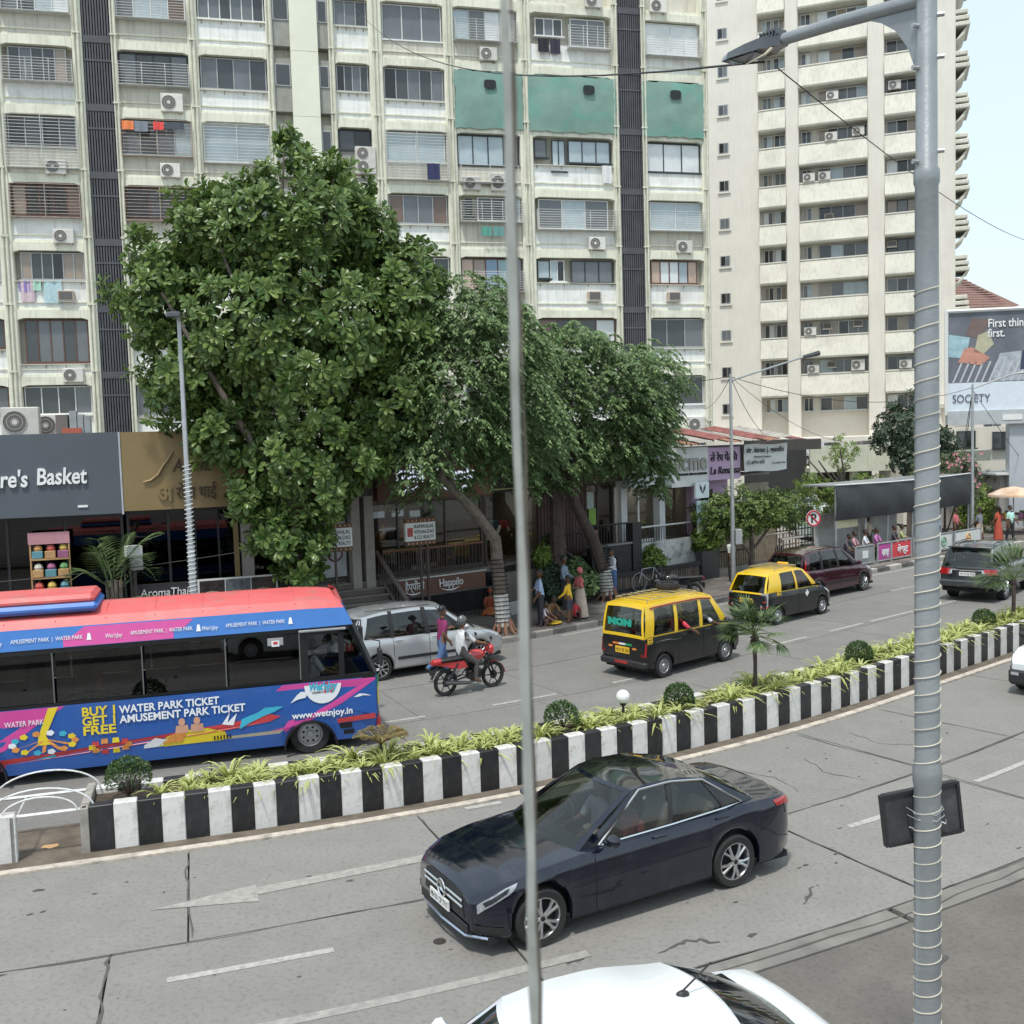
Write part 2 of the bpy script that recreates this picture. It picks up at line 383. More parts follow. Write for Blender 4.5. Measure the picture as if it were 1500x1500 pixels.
# ---- far pavement with kerb stones
pav = struct(sheet(-40, 100, 10.62, 15.6, .15, 1.5, -.05).build('pavement', m_pave))
kerb = struct(sheet(-40, 100, 10.44, 10.62, .05, 1.5).build('kerb', m_base))
mk = [M('kerb_stone_grey', (.27, .25, .225), .88, var=.2, rnd=.2, scale=5, dirt_amt=.6, dirt_scale=6), M('kerb_stone_dark', (.1, .095, .09), .88, var=.25, rnd=.2, scale=5, dirt=(.2, .18, .16), dirt_amt=.6, dirt_scale=6), M('kerb_stone_pale', (.42, .39, .35), .88, var=.2, rnd=.15, scale=5, dirt_amt=.7, dirt_scale=5)]
kme = []
for m_ in mk:
    b = MB(); b.box(-.44, .44, -.11, .11, -.05, .17, ch=.02); kme.append(b.mesh('kerb_stone', m_))
s = -14.
i = 0
while s < 46:
    p = W(s, 10.5, random.uniform(-.008, .008)); o = obj('kerb_stone', kme[(i % 2) if s < 24 else (2 if i % 2 else 1)], kerb, p, H(s)+random.uniform(-.015, .015)); s += .905; i += 1
struct(sheet(46, 100, 10.36, 10.66, .17, 2, -.05).build('kerb_far', mk[0]))
# paving squares of the pavement nearest to the shops (rows of stone flags, seams left open)
pme = []
for k in range(2):
    b = MB(); b.box(-.44, .44, -.29, .29, 0, .02); pme.append(b.mesh('paving_flag', M('paving_flag_%d' % k, ((.15, .132, .118), (.12, .105, .095))[k], .9, var=.25, rnd=.22, scale=4, bump=.4, dirt_amt=.5, dirt_scale=3)))
for r_ in range(5):
    for c_ in range(52):
        s = -1+c_*.9+(.45 if r_ % 2 else 0); t = 10.95+r_*.6
        if r_ == 0 and random.random() < .1: continue
        obj('paving_flag', pme[random.random() < .4], pav, W(s, t, .15+random.uniform(0, .005)), H(s))

# ================================================================== MEDIAN: striped walls, planter, plants
PITCH_B, S_W0 = .3285, -5.76
m_blk = [M('black_block_paint', (.016, .016, .018), .5, var=.3, rnd=.3, scale=6, dirt=(.07, .065, .06), dirt_amt=.35, dirt_scale=7), M('white_block_paint', (.63, .62, .6), .65, var=.08, rnd=.07, scale=4, dirt=(.3, .25, .2), dirt_amt=.75, dirt_scale=5, streak=.3)]
m_joint = M('block_core', (.14, .13, .12), .9)
def med_wall(name, label, t0, sA, n, hgt, start=0):
    root = thing(name, label, 'wall')
    core = sheet(sA+.02, sA+n*PITCH_B-.02, t0+.03, t0+.17, hgt-.03, .5, 0); core.build('wall_core', m_joint, root)
    ms = []
    for k in (0, 1):
        b = MB(); b.box(-PITCH_B/2+.003, PITCH_B/2-.003, 0, .2, .0, hgt, ch=.012); ms.append(b.mesh('painted_block', m_blk[k]))
    for i in range(n):
        s = sA+(i+.5)*PITCH_B; o = obj('painted_block', ms[(i+start) % 2], root, W(s, t0, random.uniform(-.004, .004)), H(s))
    return root
med_wall('median_wall', 'black and white striped planter wall facing the near lanes, with tall blocks', 0., S_W0, 150, .68)
med_wall('median_wall', 'striped planter wall along the far side of the median strip, behind the spider plants', 1.0, S_W0, 150, .62, 1)
med_wall('median_wall', 'short end of a striped wall at the left picture edge beyond the arched railing', 0., -10.34, 11, .68, 1)
b = MB(); b.box(-.12, 0, 0, 1.2, 0, .66, ch=.01); tag(b.build('wall_end_block', M('bare_end', (.3, .28, .25), .9, var=.3, streak=.5), None, W(S_W0-.003, 0, 0), H(S_W0)), 'weathered grey end block closing the striped median planter', 'block')
struct(sheet(S_W0, S_W0+150*PITCH_B, .2, 1.0, .53, .6).build('planter_soil', m_soil))
# ---- arched railing at the gap
rl = thing('arched_railing', 'white painted railing with three low arches closing the gap in the median', 'railing', W(-6.72, 0, 0), H(-6.7))
m_wm = M('white_rail_paint', (.66, .66, .65), .5, var=.12, scale=8, dirt=(.25, .2, .16), dirt_amt=.5, dirt_scale=9)
for y in (.12, 1.0):
    b = MB(); b.tube([(-.6, y, .62), (.94, y, .62)], .026, 6); b.build('top_rail', m_wm, rl)
b = MB(); b.box(-.08, 0, .0, .1, 0, .66, ch=.01); b.build('post', m_wm, rl); b = MB(); b.box(.86, .93, .03, .12, 0, .66, ch=.01); b.build('post', M('grey_post', (.3, .28, .26), .8, var=.3, streak=.6), rl)
for rr_, y, z in ((.74, .98, .62), (.72, .14, .62), (.5, .1, .62)):
    b = MB(); b.tube([(.3+rr_*math.cos(math.pi*k/18), y, z+rr_*.5*math.sin(math.pi*k/18)) for k in range(19)], .014, 6); b.build('arch', m_wm, rl)
for y0 in (.12,):
    for x in (-.5, .0, .9):
        b = MB(); b.bar((x, .12, .62), (x, 1.0, .62), .02); b.build('cross_bar', m_wm, rl)
# ================================================================== VEHICLES: a lofted car body with cabin, glass, wheels and trim
def lerp(a, b, f): return a+(b-a)*f
def curve1(pts, x):
    if x <= pts[0][0]: return pts[0][1]
    for (a, fa), (b, fb) in zip(pts[:-1], pts[1:]):
        if x <= b:
            f = (x-a)/(b-a); f = f*f*(3-2*f)*.5+f*.5; return fa+(fb-fa)*f
    return pts[-1][1]
m_tyre = M('tyre_rubber', (.018, .018, .018), .85, var=.2, scale=20)
m_blackpl = M('black_plastic', (.02, .02, .021), .55, var=.1)
m_under = M('underbody', (.012, .012, .012), .9)
m_chrome = M('chrome_trim', (.75, .75, .75), .15, 1., var=0)
m_gap = M('panel_gap', (.004, .004, .004), .9, var=0)
m_alloy = M('alloy_rim', (.52, .52, .53), .3, .9, var=.08)
m_steel = M('steel_wheel', (.38, .38, .38), .45, .6, var=.15, dirt_amt=.4, dirt=(.12, .1, .08), dirt_scale=12)
m_cover = M('wheel_cover', (.45, .45, .46), .4, .4, var=.1)
m_seat = M('seat_fabric', (.16, .15, .14), .85, var=.15)
m_seatb = M('seat_beige', (.42, .38, .31), .8, var=.1)
m_dash = M('dashboard', (.03, .03, .032), .6)
m_redl = M('tail_lamp_red', (.35, .01, .012), .15, coat=1)
m_clear = M('lamp_clear', (.42, .44, .47), .12, .3, coat=1, var=.25, scale=25)
m_darkl = M('lamp_dark', (.05, .055, .06), .1, .3, coat=1)
m_orange = M('lamp_orange', (.75, .25, .03), .2, coat=1)
m_wplate = M('plate_white', (.72, .72, .7), .5, var=.03)
m_yplate = M('plate_yellow', (.75, .46, .03), .5, var=.03)
m_ink = M('plate_ink', (.015, .015, .015), .6, var=0)
g_car = glass('car_glass', (.38, .42, .4))
g_dark = glass('car_glass_tinted', (.13, .14, .14))
_wheel_cache = {}
def wheel_meshes(style, r, w):
    k = (style, round(r, 3), round(w, 3))
    if k in _wheel_cache: return _wheel_cache[k]
    rr = r*(.71 if style in ('alloy5', 'alloy10') else .62); t = MB()
    t.lathe([(rr, -w/2+.01), (r*.93, -w/2), (r, -w/2+.03), (r, w/2-.03), (r*.93, w/2), (rr, w/2-.01), (rr, -w/2+.01)], 28, axis='y')
    rim = MB(); yo = -w/2   # outer face at -y
    rim.lathe([(rr, yo+.012), (rr*.95, yo+.012), (rr*.9, yo+.035), (rr*.88, w/2-.02), (rr, w/2-.02)], 28, axis='y')
    rim.lathe([(.001, yo+.09), (rr*.9, yo+.09)], 20, axis='y', mi=1)
    if style in ('alloy5', 'alloy10'):
        n = 5
        for i in range(n):
            a = 2*math.pi*i/n
            for da in (-.17, .17):
                p0 = a+da*.55; p1 = a+da*(1.35 if style == 'alloy5' else 1.9)
                rim.tube([(math.cos(p0)*rr*.2, yo+.015, math.sin(p0)*rr*.2), (math.cos(lerp(p0, p1, .5))*rr*.58, yo+.01, math.sin(lerp(p0, p1, .5))*rr*.58), (math.cos(p1)*rr*.94, yo+.022, math.sin(p1)*rr*.94)], [rr*.1, rr*.075, rr*.09], 5)
        rim.cyl((0, yo+.015, 0), (0, 1, 0), rr*.22, .03, 14)
        rim.cyl((0, yo+.0, 0), (0, 1, 0), rr*.12, .012, 12, mi=1)
    else:
        rim.lathe([(.001, yo+.0), (rr*.25, yo+.005), (rr*.32, yo+.03), (rr*.72, yo+.025), (rr*.9, yo+.05)], 24, axis='y')
        for i in range(8):
            a = 2*math.pi*(i+.5)/8; rim.cyl((math.cos(a)*rr*.58, yo+.021, math.sin(a)*rr*.58), (0, 1, 0), rr*.095, .014, 8, mi=1)
    mats = [{'alloy5': m_alloy, 'alloy10': m_alloy, 'steel': m_steel, 'cover': m_cover}[style], m_under]
    _wheel_cache[k] = (t.mesh('tyre', m_tyre), rim.mesh('rim', mats)); return _wheel_cache[k]
def add_wheel(parent, x, y, r, w, style, steer=0., spin=0.):
    ty, ri = wheel_meshes(style, r, w)
    e = obj('wheel', ty, parent, (x, y, r), (steer if y < 0 else steer+math.pi))
    e.rotation_euler = (0, spin, e.rotation_euler[2]); rm = obj('rim', ri, e); return e

class Car:
    def __init__(s, root, P):
        s.r = root; s.P = P; s.L = P['L']; s.w = P['w']; s.xf = P['L']/2; s.xr = -P['L']/2
        s.ax = (s.xf-P['fo'], s.xf-P['fo']-P['wb']); s.rw = P['rw']; s.Ra = P['rw']+.055
        s.deck = P['deck']; s.sill = P.get('sill', .22); s.tuck = P.get('tuck', .9)
    def zb(s, x):
        z = s.sill
        z = max(z, s.sill+.1*max(0, (x-(s.xf-.35))/.35)**1.5, s.sill+.14*max(0, ((s.xr+.35)-x)/.35)**1.5)
        for a in s.ax:
            d = abs(x-a)
            if d < s.Ra: z = max(z, s.rw+math.sqrt(s.Ra*s.Ra-d*d))
        return z
    def hw(s, x):
        nr, tr = s.P.get('nose_r', .75), s.P.get('tail_r', .45)
        k = 1.
        if x > s.xf-nr: f = (x-(s.xf-nr))/nr; k = 1-s.P.get('nose_taper', .2)*f**2.6
        if x < s.xr+tr: f = ((s.xr+tr)-x)/tr; k = 1-s.P.get('tail_taper', .12)*f**2.6
        return s.w*k
    def sec(s, x):
        zt = curve1(s.deck, x); zb = min(s.zb(x), zt-.12); w = s.hw(x); c = s.P.get('crown', .035); zs = zt-.09
        q = s.P.get('shoulder', .94)
        return [(w*.93, zb), (w*.985, zb+.05), (w, lerp(zb, zs, .45)), (w*.992, lerp(zb, zs, .85)), (w*.975, zs+.02), (w*q, zt-.012), (w*(q-.07), zt), (w*.45, zt+c*.8), (0, zt+c)]
    def surf(s, x, v, side=-1, off=0.):
        def pt(x, v):
            sc = s.sec(x); i = min(int(v), len(sc)-2); f = v-i; return Vector((x, side*lerp(sc[i][0], sc[i+1][0], f), lerp(sc[i][1], sc[i+1][1], f)))
        p = pt(x, v)
        if off:
            du = pt(x+.01, v)-pt(x-.01, v); dv = pt(x, min(v+.05, 7.99))-pt(x, max(v-.05, 0)); n = du.cross(dv).normalized()*(-side)
            if n.y*side < 0 and v < 5: n = -n
            if v >= 5 and n.z < 0: n = -n
            p = p+n*off
        return p
    def body(s, mats, split=None):
        xs = set([s.xf, s.xf-.012, s.xf-.04, s.xf-.09, s.xf-.16, s.xr, s.xr+.012, s.xr+.04, s.xr+.09, s.xr+.16]); n = 34
        for i in range(n+1): xs.add(round(lerp(s.xr+.22, s.xf-.22, i/n), 4))
        for a in s.ax:
            for k in range(-8, 9): xs.add(round(a+s.Ra*math.sin(k*math.pi/16)*1.0, 4))
            xs.add(round(a-s.Ra-.004, 4)); xs.add(round(a+s.Ra+.004, 4))
        xs = sorted(xs); xs = [x for i, x in enumerate(xs) if i == 0 or x-xs[i-1] > .003]
        mb = MB(); rows = []
        for x in xs:
            sc = s.sec(x); d = min(s.xf-x, x-s.xr)
            if d < .09:           # rounded end: the section draws in
                k = 1-max(0, 1-d/.09)**2*.1; zc = (sc[0][1]+sc[-1][1])/2
                sc = [(y*(k*.5+.5), zc+(z-zc)*k) for y, z in sc]
            rows.append(sc)
        m = len(rows[0]); vs = []; 
        for x, sc in zip(xs, rows):
            vs += [(x, -y, z) for y, z in sc]+[(x, y, z) for y, z in sc[::-1][1:]]
        mm = 2*m-1; cab = s.P['cab']
        fs = []; mi = []
        for i in range(len(xs)-1):
            xm = (xs[i]+xs[i+1])/2
            for j in range(mm-1):
                if cab[0] < xm < cab[1] and 6 <= j < mm-7: continue
                f = (i*mm+j, i*mm+j+1, (i+1)*mm+j+1, (i+1)*mm+j)
                fs.append(f[::-1])
        e = (len(xs)-1)*mm
        fs.append(tuple(range(e, e+mm))[::-1]); fs.append(tuple(range(0, mm)))
        mb.add(vs, fs, 0, True)
        s.bodyo = mb.build('body', mats, s.r, sharp=38)
        ub = MB(); ub.box(s.xr+.12, s.xf-.16, -s.w+.2, s.w-.2, s.sill-.02, .62 if s.deck else .6); 
        ub.box(s.xr+.1, s.xf-.14, -s.w+.1, s.w-.1, s.sill-.03, s.sill+.05)
        ub.build('underbody', m_under, s.r)
        return s.bodyo
    def strip(s, x0, x1, v0, v1, mat, name, side=-1, off=.003, n=8, m=3, parent=None, q=None):
        mb = MB(); vs = []
        for i in range(n+1):
            for j in range(m+1):
                f, g_ = i/n, j/m
                if q:   # four (x,v) corners
                    a = (lerp(q[0][0], q[1][0], f), lerp(q[0][1], q[1][1], f)); b = (lerp(q[3][0], q[2][0], f), lerp(q[3][1], q[2][1], f)); X, V = lerp(a[0], b[0], g_), lerp(a[1], b[1], g_)
                else: X, V = lerp(x0, x1, f), lerp(v0, v1, g_)
                vs.append(s.surf(X, V, side, off))
        fs = [(i*(m+1)+j, (i+1)*(m+1)+j, (i+1)*(m+1)+j+1, i*(m+1)+j+1) for i in range(n) for j in range(m)]
        mb.add(vs, fs, 0, True); return mb.build(name, mat, parent or s.r)
    def seam(s, x, v0=.6, v1=5.2, side=-1, slant=0., wd=.006):
        mb = MB(); vs = []; n = 10
        for i in range(n+1):
            v = lerp(v0, v1, i/n); X = x+slant*(i/n); vs += [s.surf(X-wd, v, side, .0025), s.surf(X+wd, v, side, .0025)]
        mb.add(vs, [(2*i, 2*i+1, 2*i+3, 2*i+2) for i in range(n)]); mb.build('panel_gap', m_gap, s.r)
    # ---- cabin
    def cabin(s, mat, roofmat, gl, gl_rear=None):
        C = s.P['cabin']; xb, xr_, kinds = C['xb'], C['xr'], C['kinds']   # from front to rear
        wb, wr, zr, cr = s.w*(s.P.get('shoulder', .94)-.066), C['wr'], C['zr'], C.get('crown', .05)
        bf, br = C.get('bulge_f', .12), C.get('bulge_r', .08)
        zbelt = lambda x: curve1(s.deck, x)-.012
        ins = C.get('inset', .0)
        def Rz(x, y): return curve1(zr, x)+cr*(1-(y/wr)**2)
        def Bp(x, y): return Vector((x, y, zbelt(x)))
        def side(i_x, i_r, v, sd):
            b = Bp(i_x, sd*wb); r = Vector((i_r, sd*wr, Rz(i_r, wr)))
            p = b.lerp(r, v); p.y += sd*.035*math.sin(math.pi*v); return p
        def front(y_, v, rear):
            xB = xb[-1] if rear else xb[0]; xR = xr_[-1] if rear else xr_[0]; b_ = -br if rear else bf
            k = 1-y_*y_
            b = Vector((xB+b_*k, y_*wb, zbelt(xB)+(.02*k))); R_ = Vector((xR+b_*.55*k, y_*wr, Rz(xR, y_*wr)))
            p = b.lerp(R_, v); p.x += (.03 if not rear else -.03)*math.sin(math.pi*v); return p
        V = [0, C.get('v0', .05), .3, .6, C.get('v1', .9), 1.]
        fr = MB()
        def grid(mb, fn, us, vs_, flip=False, mi=0):
            P = [[fn(u, v) for v in vs_] for u in us]; vv = [p for r in P for p in r]; m = len(vs_)
            fs = [(i*m+j, (i+1)*m+j, (i+1)*m+j+1, i*m+j+1) for i in range(len(us)-1) for j in range(m-1)]
            mb.add(vv, [f[::-1] for f in fs] if flip else fs, mi, True)
        wins = []
        for sd in (-1, 1):
            for a in range(len(kinds)):
                xa, xc, ra, rc = xb[a], xb[a+1], xr_[a], xr_[a+1]
                fn = lambda u, v, xa=xa, xc=xc, ra=ra, rc=rc, sd=sd: side(lerp(xa, xc, u), lerp(ra, rc, u), v, sd)
                if kinds[a] in 'pb': grid(fr, fn, [0, .5, 1], V, sd > 0, 1 if kinds[a] == 'b' else 0)
                else:
                    grid(fr, fn, [0, .25, .5, .75, 1], V[:2], sd > 0); grid(fr, fn, [0, .25, .5, .75, 1], V[4:], sd > 0)
                    gm = MB(); grid(gm, lambda u, v: fn(u, v)-Vector((0, sd*.012, 0)), [0, .25, .5, .75, 1], V[1:5], sd > 0)
                    o = gm.build('window', gl if kinds[a] == 'g' else (gl_rear or gl), s.r); wins.append(o)
        ys = [i/6-1 for i in range(13)]
        for rear in (False, True):
            e = .9; yy = [y*e for y in ys]
            vb = C.get('rv0', .08) if rear else .03; vt = C.get('rv1', .93) if rear else .95
            grid(fr, lambda y, v: front(y, v, rear), [-1, -e], V, rear); grid(fr, lambda y, v: front(y, v, rear), [e, 1], V, rear)
            grid(fr, lambda y, v: front(y, v, rear), yy, [0, vb], rear); grid(fr, lambda y, v: front(y, v, rear), yy, [vt, 1], rear)
            gm = MB(); grid(gm, lambda y, v: front(y, v, rear)+Vector((.01 if rear else -.01, 0, 0)), yy, [vb, .3, .6, vt], rear)
            gm.build('rear_window' if rear else 'windscreen', (gl_rear or gl) if rear else C.get('ws', g_car), s.r)
        s.frame = fr.build('cabin_frame', [mat, m_blackpl], s.r, sharp=50)
        rf = MB(); NX = 10
        def roof(u, y_):
            k = 1-y_*y_; xF = xr_[0]+bf*.55*k; xR = xr_[-1]-br*.55*k; x = lerp(xR, xF, u); return Vector((x, y_*wr, Rz(min(max(x, xr_[-1]), xr_[0]), y_*wr) if 0 < u < 1 else Rz(xr_[0] if u == 1 else xr_[-1], y_*wr)))
        grid(rf, roof, [i/NX for i in range(NX+1)], ys)
        s.roof = rf.build('roof', roofmat, s.r, sharp=60)
        s.roofpt = lambda x, y: Vector((x, y, Rz(x, y)))
        s.sidept = side
        return s
    def interior(s, seat=m_seat, rows=None):
        C = s.P['cabin']; xf = C['xb'][0]; zs = s.sill+.12
        d = MB(); d.box(xf-.42, xf-.05, -s.w*.82, s.w*.82, .55, curve1(s.deck, xf)-.07, ch=.06); d.build('dashboard', m_dash, s.r)
        f = MB(); f.box(C['xb'][-1]+.1, xf-.1, -s.w*.84, s.w*.84, zs, zs+.03); f.build('cabin_floor', m_under, s.r)
        rows = rows or [xf-1.15, xf-1.85]
        for ri, x in enumerate(rows):
            for y in (-.36, .36):
                b = MB(); b.box(x-.24, x+.26, y-.24, y+.24, zs+.15, zs+.33, ch=.06)
                b.box(-.08, .08, y-.23, y+.23, 0, .58 if ri == 0 else .42, ch=.05, T=Matrix.Translation((x-.25, 0, zs+.3)) @ Matrix.Rotation(-.22, 4, 'Y'))
                if ri == 0: b.box(-.05, .05, y-.13, y+.13, .6, .74, ch=.04, T=Matrix.Translation((x-.25, 0, zs+.3)) @ Matrix.Rotation(-.22, 4, 'Y'))
                b.build('seat', seat, s.r)
        st = MB(); c = Vector((xf-.55, -.36, zs+.62)); st.tube([c+Vector((.07*math.sin(k*.5236)*0-.06*math.sin(k*.5236), .18*math.cos(k*.5236), .17*math.sin(k*.5236))) for k in range(13)], .014, 5); st.tube([c, c+Vector((.3, 0, -.12))], .02, 5)
        st.build('steering_wheel', m_dash, s.r)
    def wheels(s, style, width=.2, steer=0.):
        for a, st in ((s.ax[0], steer), (s.ax[1], 0)):
            for sd in (-1, 1): add_wheel(s.r, a, sd*(s.w-width/2-.015), s.rw, width, style, st, random.uniform(0, 2))
    def mirrors(s, mat, x=None, sides=(-1, 1)):
        C = s.P['cabin']; x = x or C['xb'][0]-.36; z = curve1(s.deck, x)+.05
        for sd in sides:
            b = MB(); b.box(x-.07, x+.07, sd*(s.w+.02), sd*(s.w+.2), z-.0, z+.13, ch=.045); b.box(x-.02, x+.04, sd*(s.w-.08), sd*(s.w+.06), z-.02, z+.03, ch=.01); b.build('mirror', mat, s.r)
    def handles(s, xs, mat, v=4.1, sides=(-1,)):
        for sd in sides:
            for x in xs:
                p = s.surf(x, v, sd, .02); b = MB(); b.box(p.x-.1, p.x+.1, p.y-.015, p.y+.015, p.z-.014, p.z+.014, ch=.01); b.build('door_handle', mat, s.r)
    def plate(s, front, z, txt, mat=m_wplate, w=.5, h=.11, y=0., xo=.0):
        x = s.xf+.012+xo if front else s.xr-.012-xo; sg = 1 if front else -1
        b = MB(); b.box(x-.008, x+.008, y-w/2, y+w/2, z-h/2, z+h/2); o = b.build('number_plate', mat, s.r)
        lettering('plate_text', txt, h*.82, m_ink, o, (x+sg*.0095, y-sg*w*.45, z-h*.29), (0, sg, 0), (0, 0, 1), .002, fit=w*.9)
    def lampend(s, name, front, y0, y1, z0, z1, mat, side, depth=.12, off=.006):
        """a lamp wrapped on the end of the body, built from a bent box"""
        x = s.xf+off if front else s.xr-off; sg = -1 if front else 1
        b = MB(); n = 5; A = []; B_ = []
        for i in range(n+1):
            f = i/n; y = lerp(y0, y1, f); xx = x+sg*depth*f**2.2; A.append(Vector((xx, side*y, z0))); B_.append(Vector((xx+sg*.03, side*y, z1)))
        vs = A+B_; b.add(vs, [(i, i+1, n+1+i+1, n+1+i) if (side > 0) == front else (i, n+1+i, n+2+i, i+1) for i in range(n)], 0, True)
        b.add([A[0], A[-1], A[-1]+Vector((sg*.1, 0, 0)), A[0]+Vector((sg*.1, 0, 0))], [(0, 1, 2, 3)]); b.add([B_[0], B_[-1], B_[-1]+Vector((sg*.1, 0, 0)), B_[0]+Vector((sg*.1, 0, 0))], [(0, 1, 2, 3)])
        return b.build(name, mat, s.r)
def paint(name, col, metal=.35, rough=.28): return M(name, col, rough, metal, var=.04, scale=1.5, coat=1., dirt=(.3, .28, .25), dirt_amt=.06, dirt_scale=3)
def carplace(s, t, rz=0., back=False): return dict(loc=W(s, t, 0.0), rz=H(s)+rz+(math.pi if back else 0))
PARTS_PEOPLE = []

# ---------------- dark blue saloon on the near lanes
k = carplace(.25, -4.02, RAD(4.5), True)
root = thing('saloon_car', 'shiny dark blue saloon with black roof and chrome grille driving on the near lanes', 'car', k['loc'], k['rz'])
navy = paint('navy_paint', (.004, .0068, .021), .4, .12)
P = dict(L=4.69, w=.905, wb=2.84, fo=.8, rw=.335, sill=.2, deck=[(-2.4, .93), (-2.2, 1.03), (-1.5, 1.045), (-.9, .99), (.9, .955), (1.5, .91), (1.95, .84), (2.2, .76), (2.34, .69)], nose_r=.75, nose_taper=.2, tail_r=.6, tail_taper=.16, shoulder=.93, crown=.05, cab=(-1.68, .98),
         cabin=dict(xb=[.95, .78, .62, -.28, -.36, -1.12, -1.2, -1.36, -1.62], xr=[.1, .0, -.05, -.42, -.5, -.98, -1.02, -1.08, -1.12], kinds='pbgbgbgp', wb=.8, wr=.6, zr=[(-1.12, 1.38), (-.6, 1.475), (-.15, 1.485), (.1, 1.45)], crown=.035, bulge_f=.26, bulge_r=.16, v0=.03, v1=.93, rv0=.03, rv1=.96))
P['cabin']['xb'] = [1.0, .84, .72, -.3, -.38, -1.2, -1.25, -1.5, -1.72]; P['cabin']['xr'] = [.08, .0, -.04, -.42, -.5, -.94, -.97, -1.02, -1.08]
c = Car(root, P); c.body([navy]); blackroof = M('black_glass_roof', (.01, .01, .012), .06, 0, var=0, coat=1.)
c.cabin(navy, blackroof, g_car, g_dark); c.interior(m_seatb); c.wheels('alloy5', .225); c.mirrors(navy)
for x in (.82, -.36, -1.42): c.seam(x, .6, 5.2, -1, 0)
c.seam(.82, .6, 5, 1); c.handles([-.12, -1.1], navy, 4.15, (-1, 1))
def chrome_line(c, v=.02, side=-1, mat=None, rad=.014):
    C = c.P['cabin']; pts = [c.sidept(C['xb'][2], C['xr'][2], v, side)]
    for i in range(2, len(C['kinds'])): pts.append(c.sidept(C['xb'][i], C['xr'][i], v, side))
    pts = [p+Vector((0, side*.01, .01)) for p in pts]
    n = len(pts); top = [c.sidept(C['xb'][i], C['xr'][i], .95, side)+Vector((0, side*.012, 0)) for i in range(n+0) if 1 < i < len(C['xb'])-1][::-1]
    b = MB(); b.tube(pts+top+[pts[0]], rad, 5); b.build('window_trim', mat or m_chrome, c.r)
for sd in (-1, 1): chrome_line(c, .02, sd)
c.strip(-1.0, .92, .55, .95, m_chrome, 'sill_trim', -1, .006)
# front end: grille with two chrome bars and star emblem, lamps, intakes, plate
g = MB(); g.extr([(-.52, 0), (.52, 0), (.47, .26), (.36, .3), (-.36, .3), (-.47, .26)], (2.345, 0, .4), (0, 1, 0), (0, 0, 1), (1, 0, 0), .012); go = g.build('grille', m_blackpl, root)
for z in (.53, .6):
    b = MB(); b.box(2.352, 2.378, -.5, .5, z-.017, z+.017, ch=.01); b.build('grille_bar', m_chrome, root)
b = MB(); b.tube([(2.385, .1*math.cos(k_*.3142), .575+.1*math.sin(k_*.3142)) for k_ in range(21)], .011, 6); 
for a in (90, 210, 330): b.tube([(2.385, 0, .575), (2.385, .1*math.cos(RAD(a)), .575+.1*math.sin(RAD(a)))], [.02, .004], 5)
b.build('star_emblem', m_chrome, root)
for sd in (-1, 1):
    c.strip(0, 0, 0, 0, m_clear, 'headlamp', sd, .006, 6, 4, q=[(2.3, 3.8), (1.84, 4.5), (1.9, 3.5), (2.3, 2.7)])
    c.strip(0, 0, 0, 0, m_darkl, 'headlamp_core', sd, .009, 6, 3, q=[(2.24, 3.65), (1.94, 4.1), (1.98, 3.6), (2.22, 3.0)])
    c.strip(0, 0, 0, 0, m_blackpl, 'bumper_intake', sd, .006, 5, 3, q=[(2.33, 1.7), (2.02, 1.5), (2.06, .6), (2.33, .5)])
    c.lampend('tail_lamp', False, .42, .84, .78, .93, m_redl, sd, .16)
    c.strip(0, 0, 0, 0, m_redl, 'tail_lamp_side', sd, .006, 5, 3, q=[(-2.3, 4.6), (-1.95, 4.4), (-2.0, 3.6), (-2.3, 3.5)])
b = MB(); b.box(2.35, 2.37, -.62, .62, .25, .36, ch=.01); b.build('lower_intake', m_blackpl, root)
b = MB(); b.tube([(2.2, -.8, .24), (2.36, -.55, .225), (2.39, 0, .222), (2.36, .55, .225), (2.2, .8, .24)], .018, 5); b.build('lower_lip', M('satin_trim', (.42, .46, .55), .25, .8), root)
c.plate(True, .42, 'MH 01 CP 7717', m_wplate, .5, .12, -.05, .03)
b = MB(); b.box(2.3, 2.32, -.3, .3, .1, .12); 
for y in (.25, -.3): 
    b = MB(); b.tube([(.98, y-.3, .985), (.83, y, 1.03)], .01, 4); b.build('wiper', m_blackpl, root)
SALOON = root

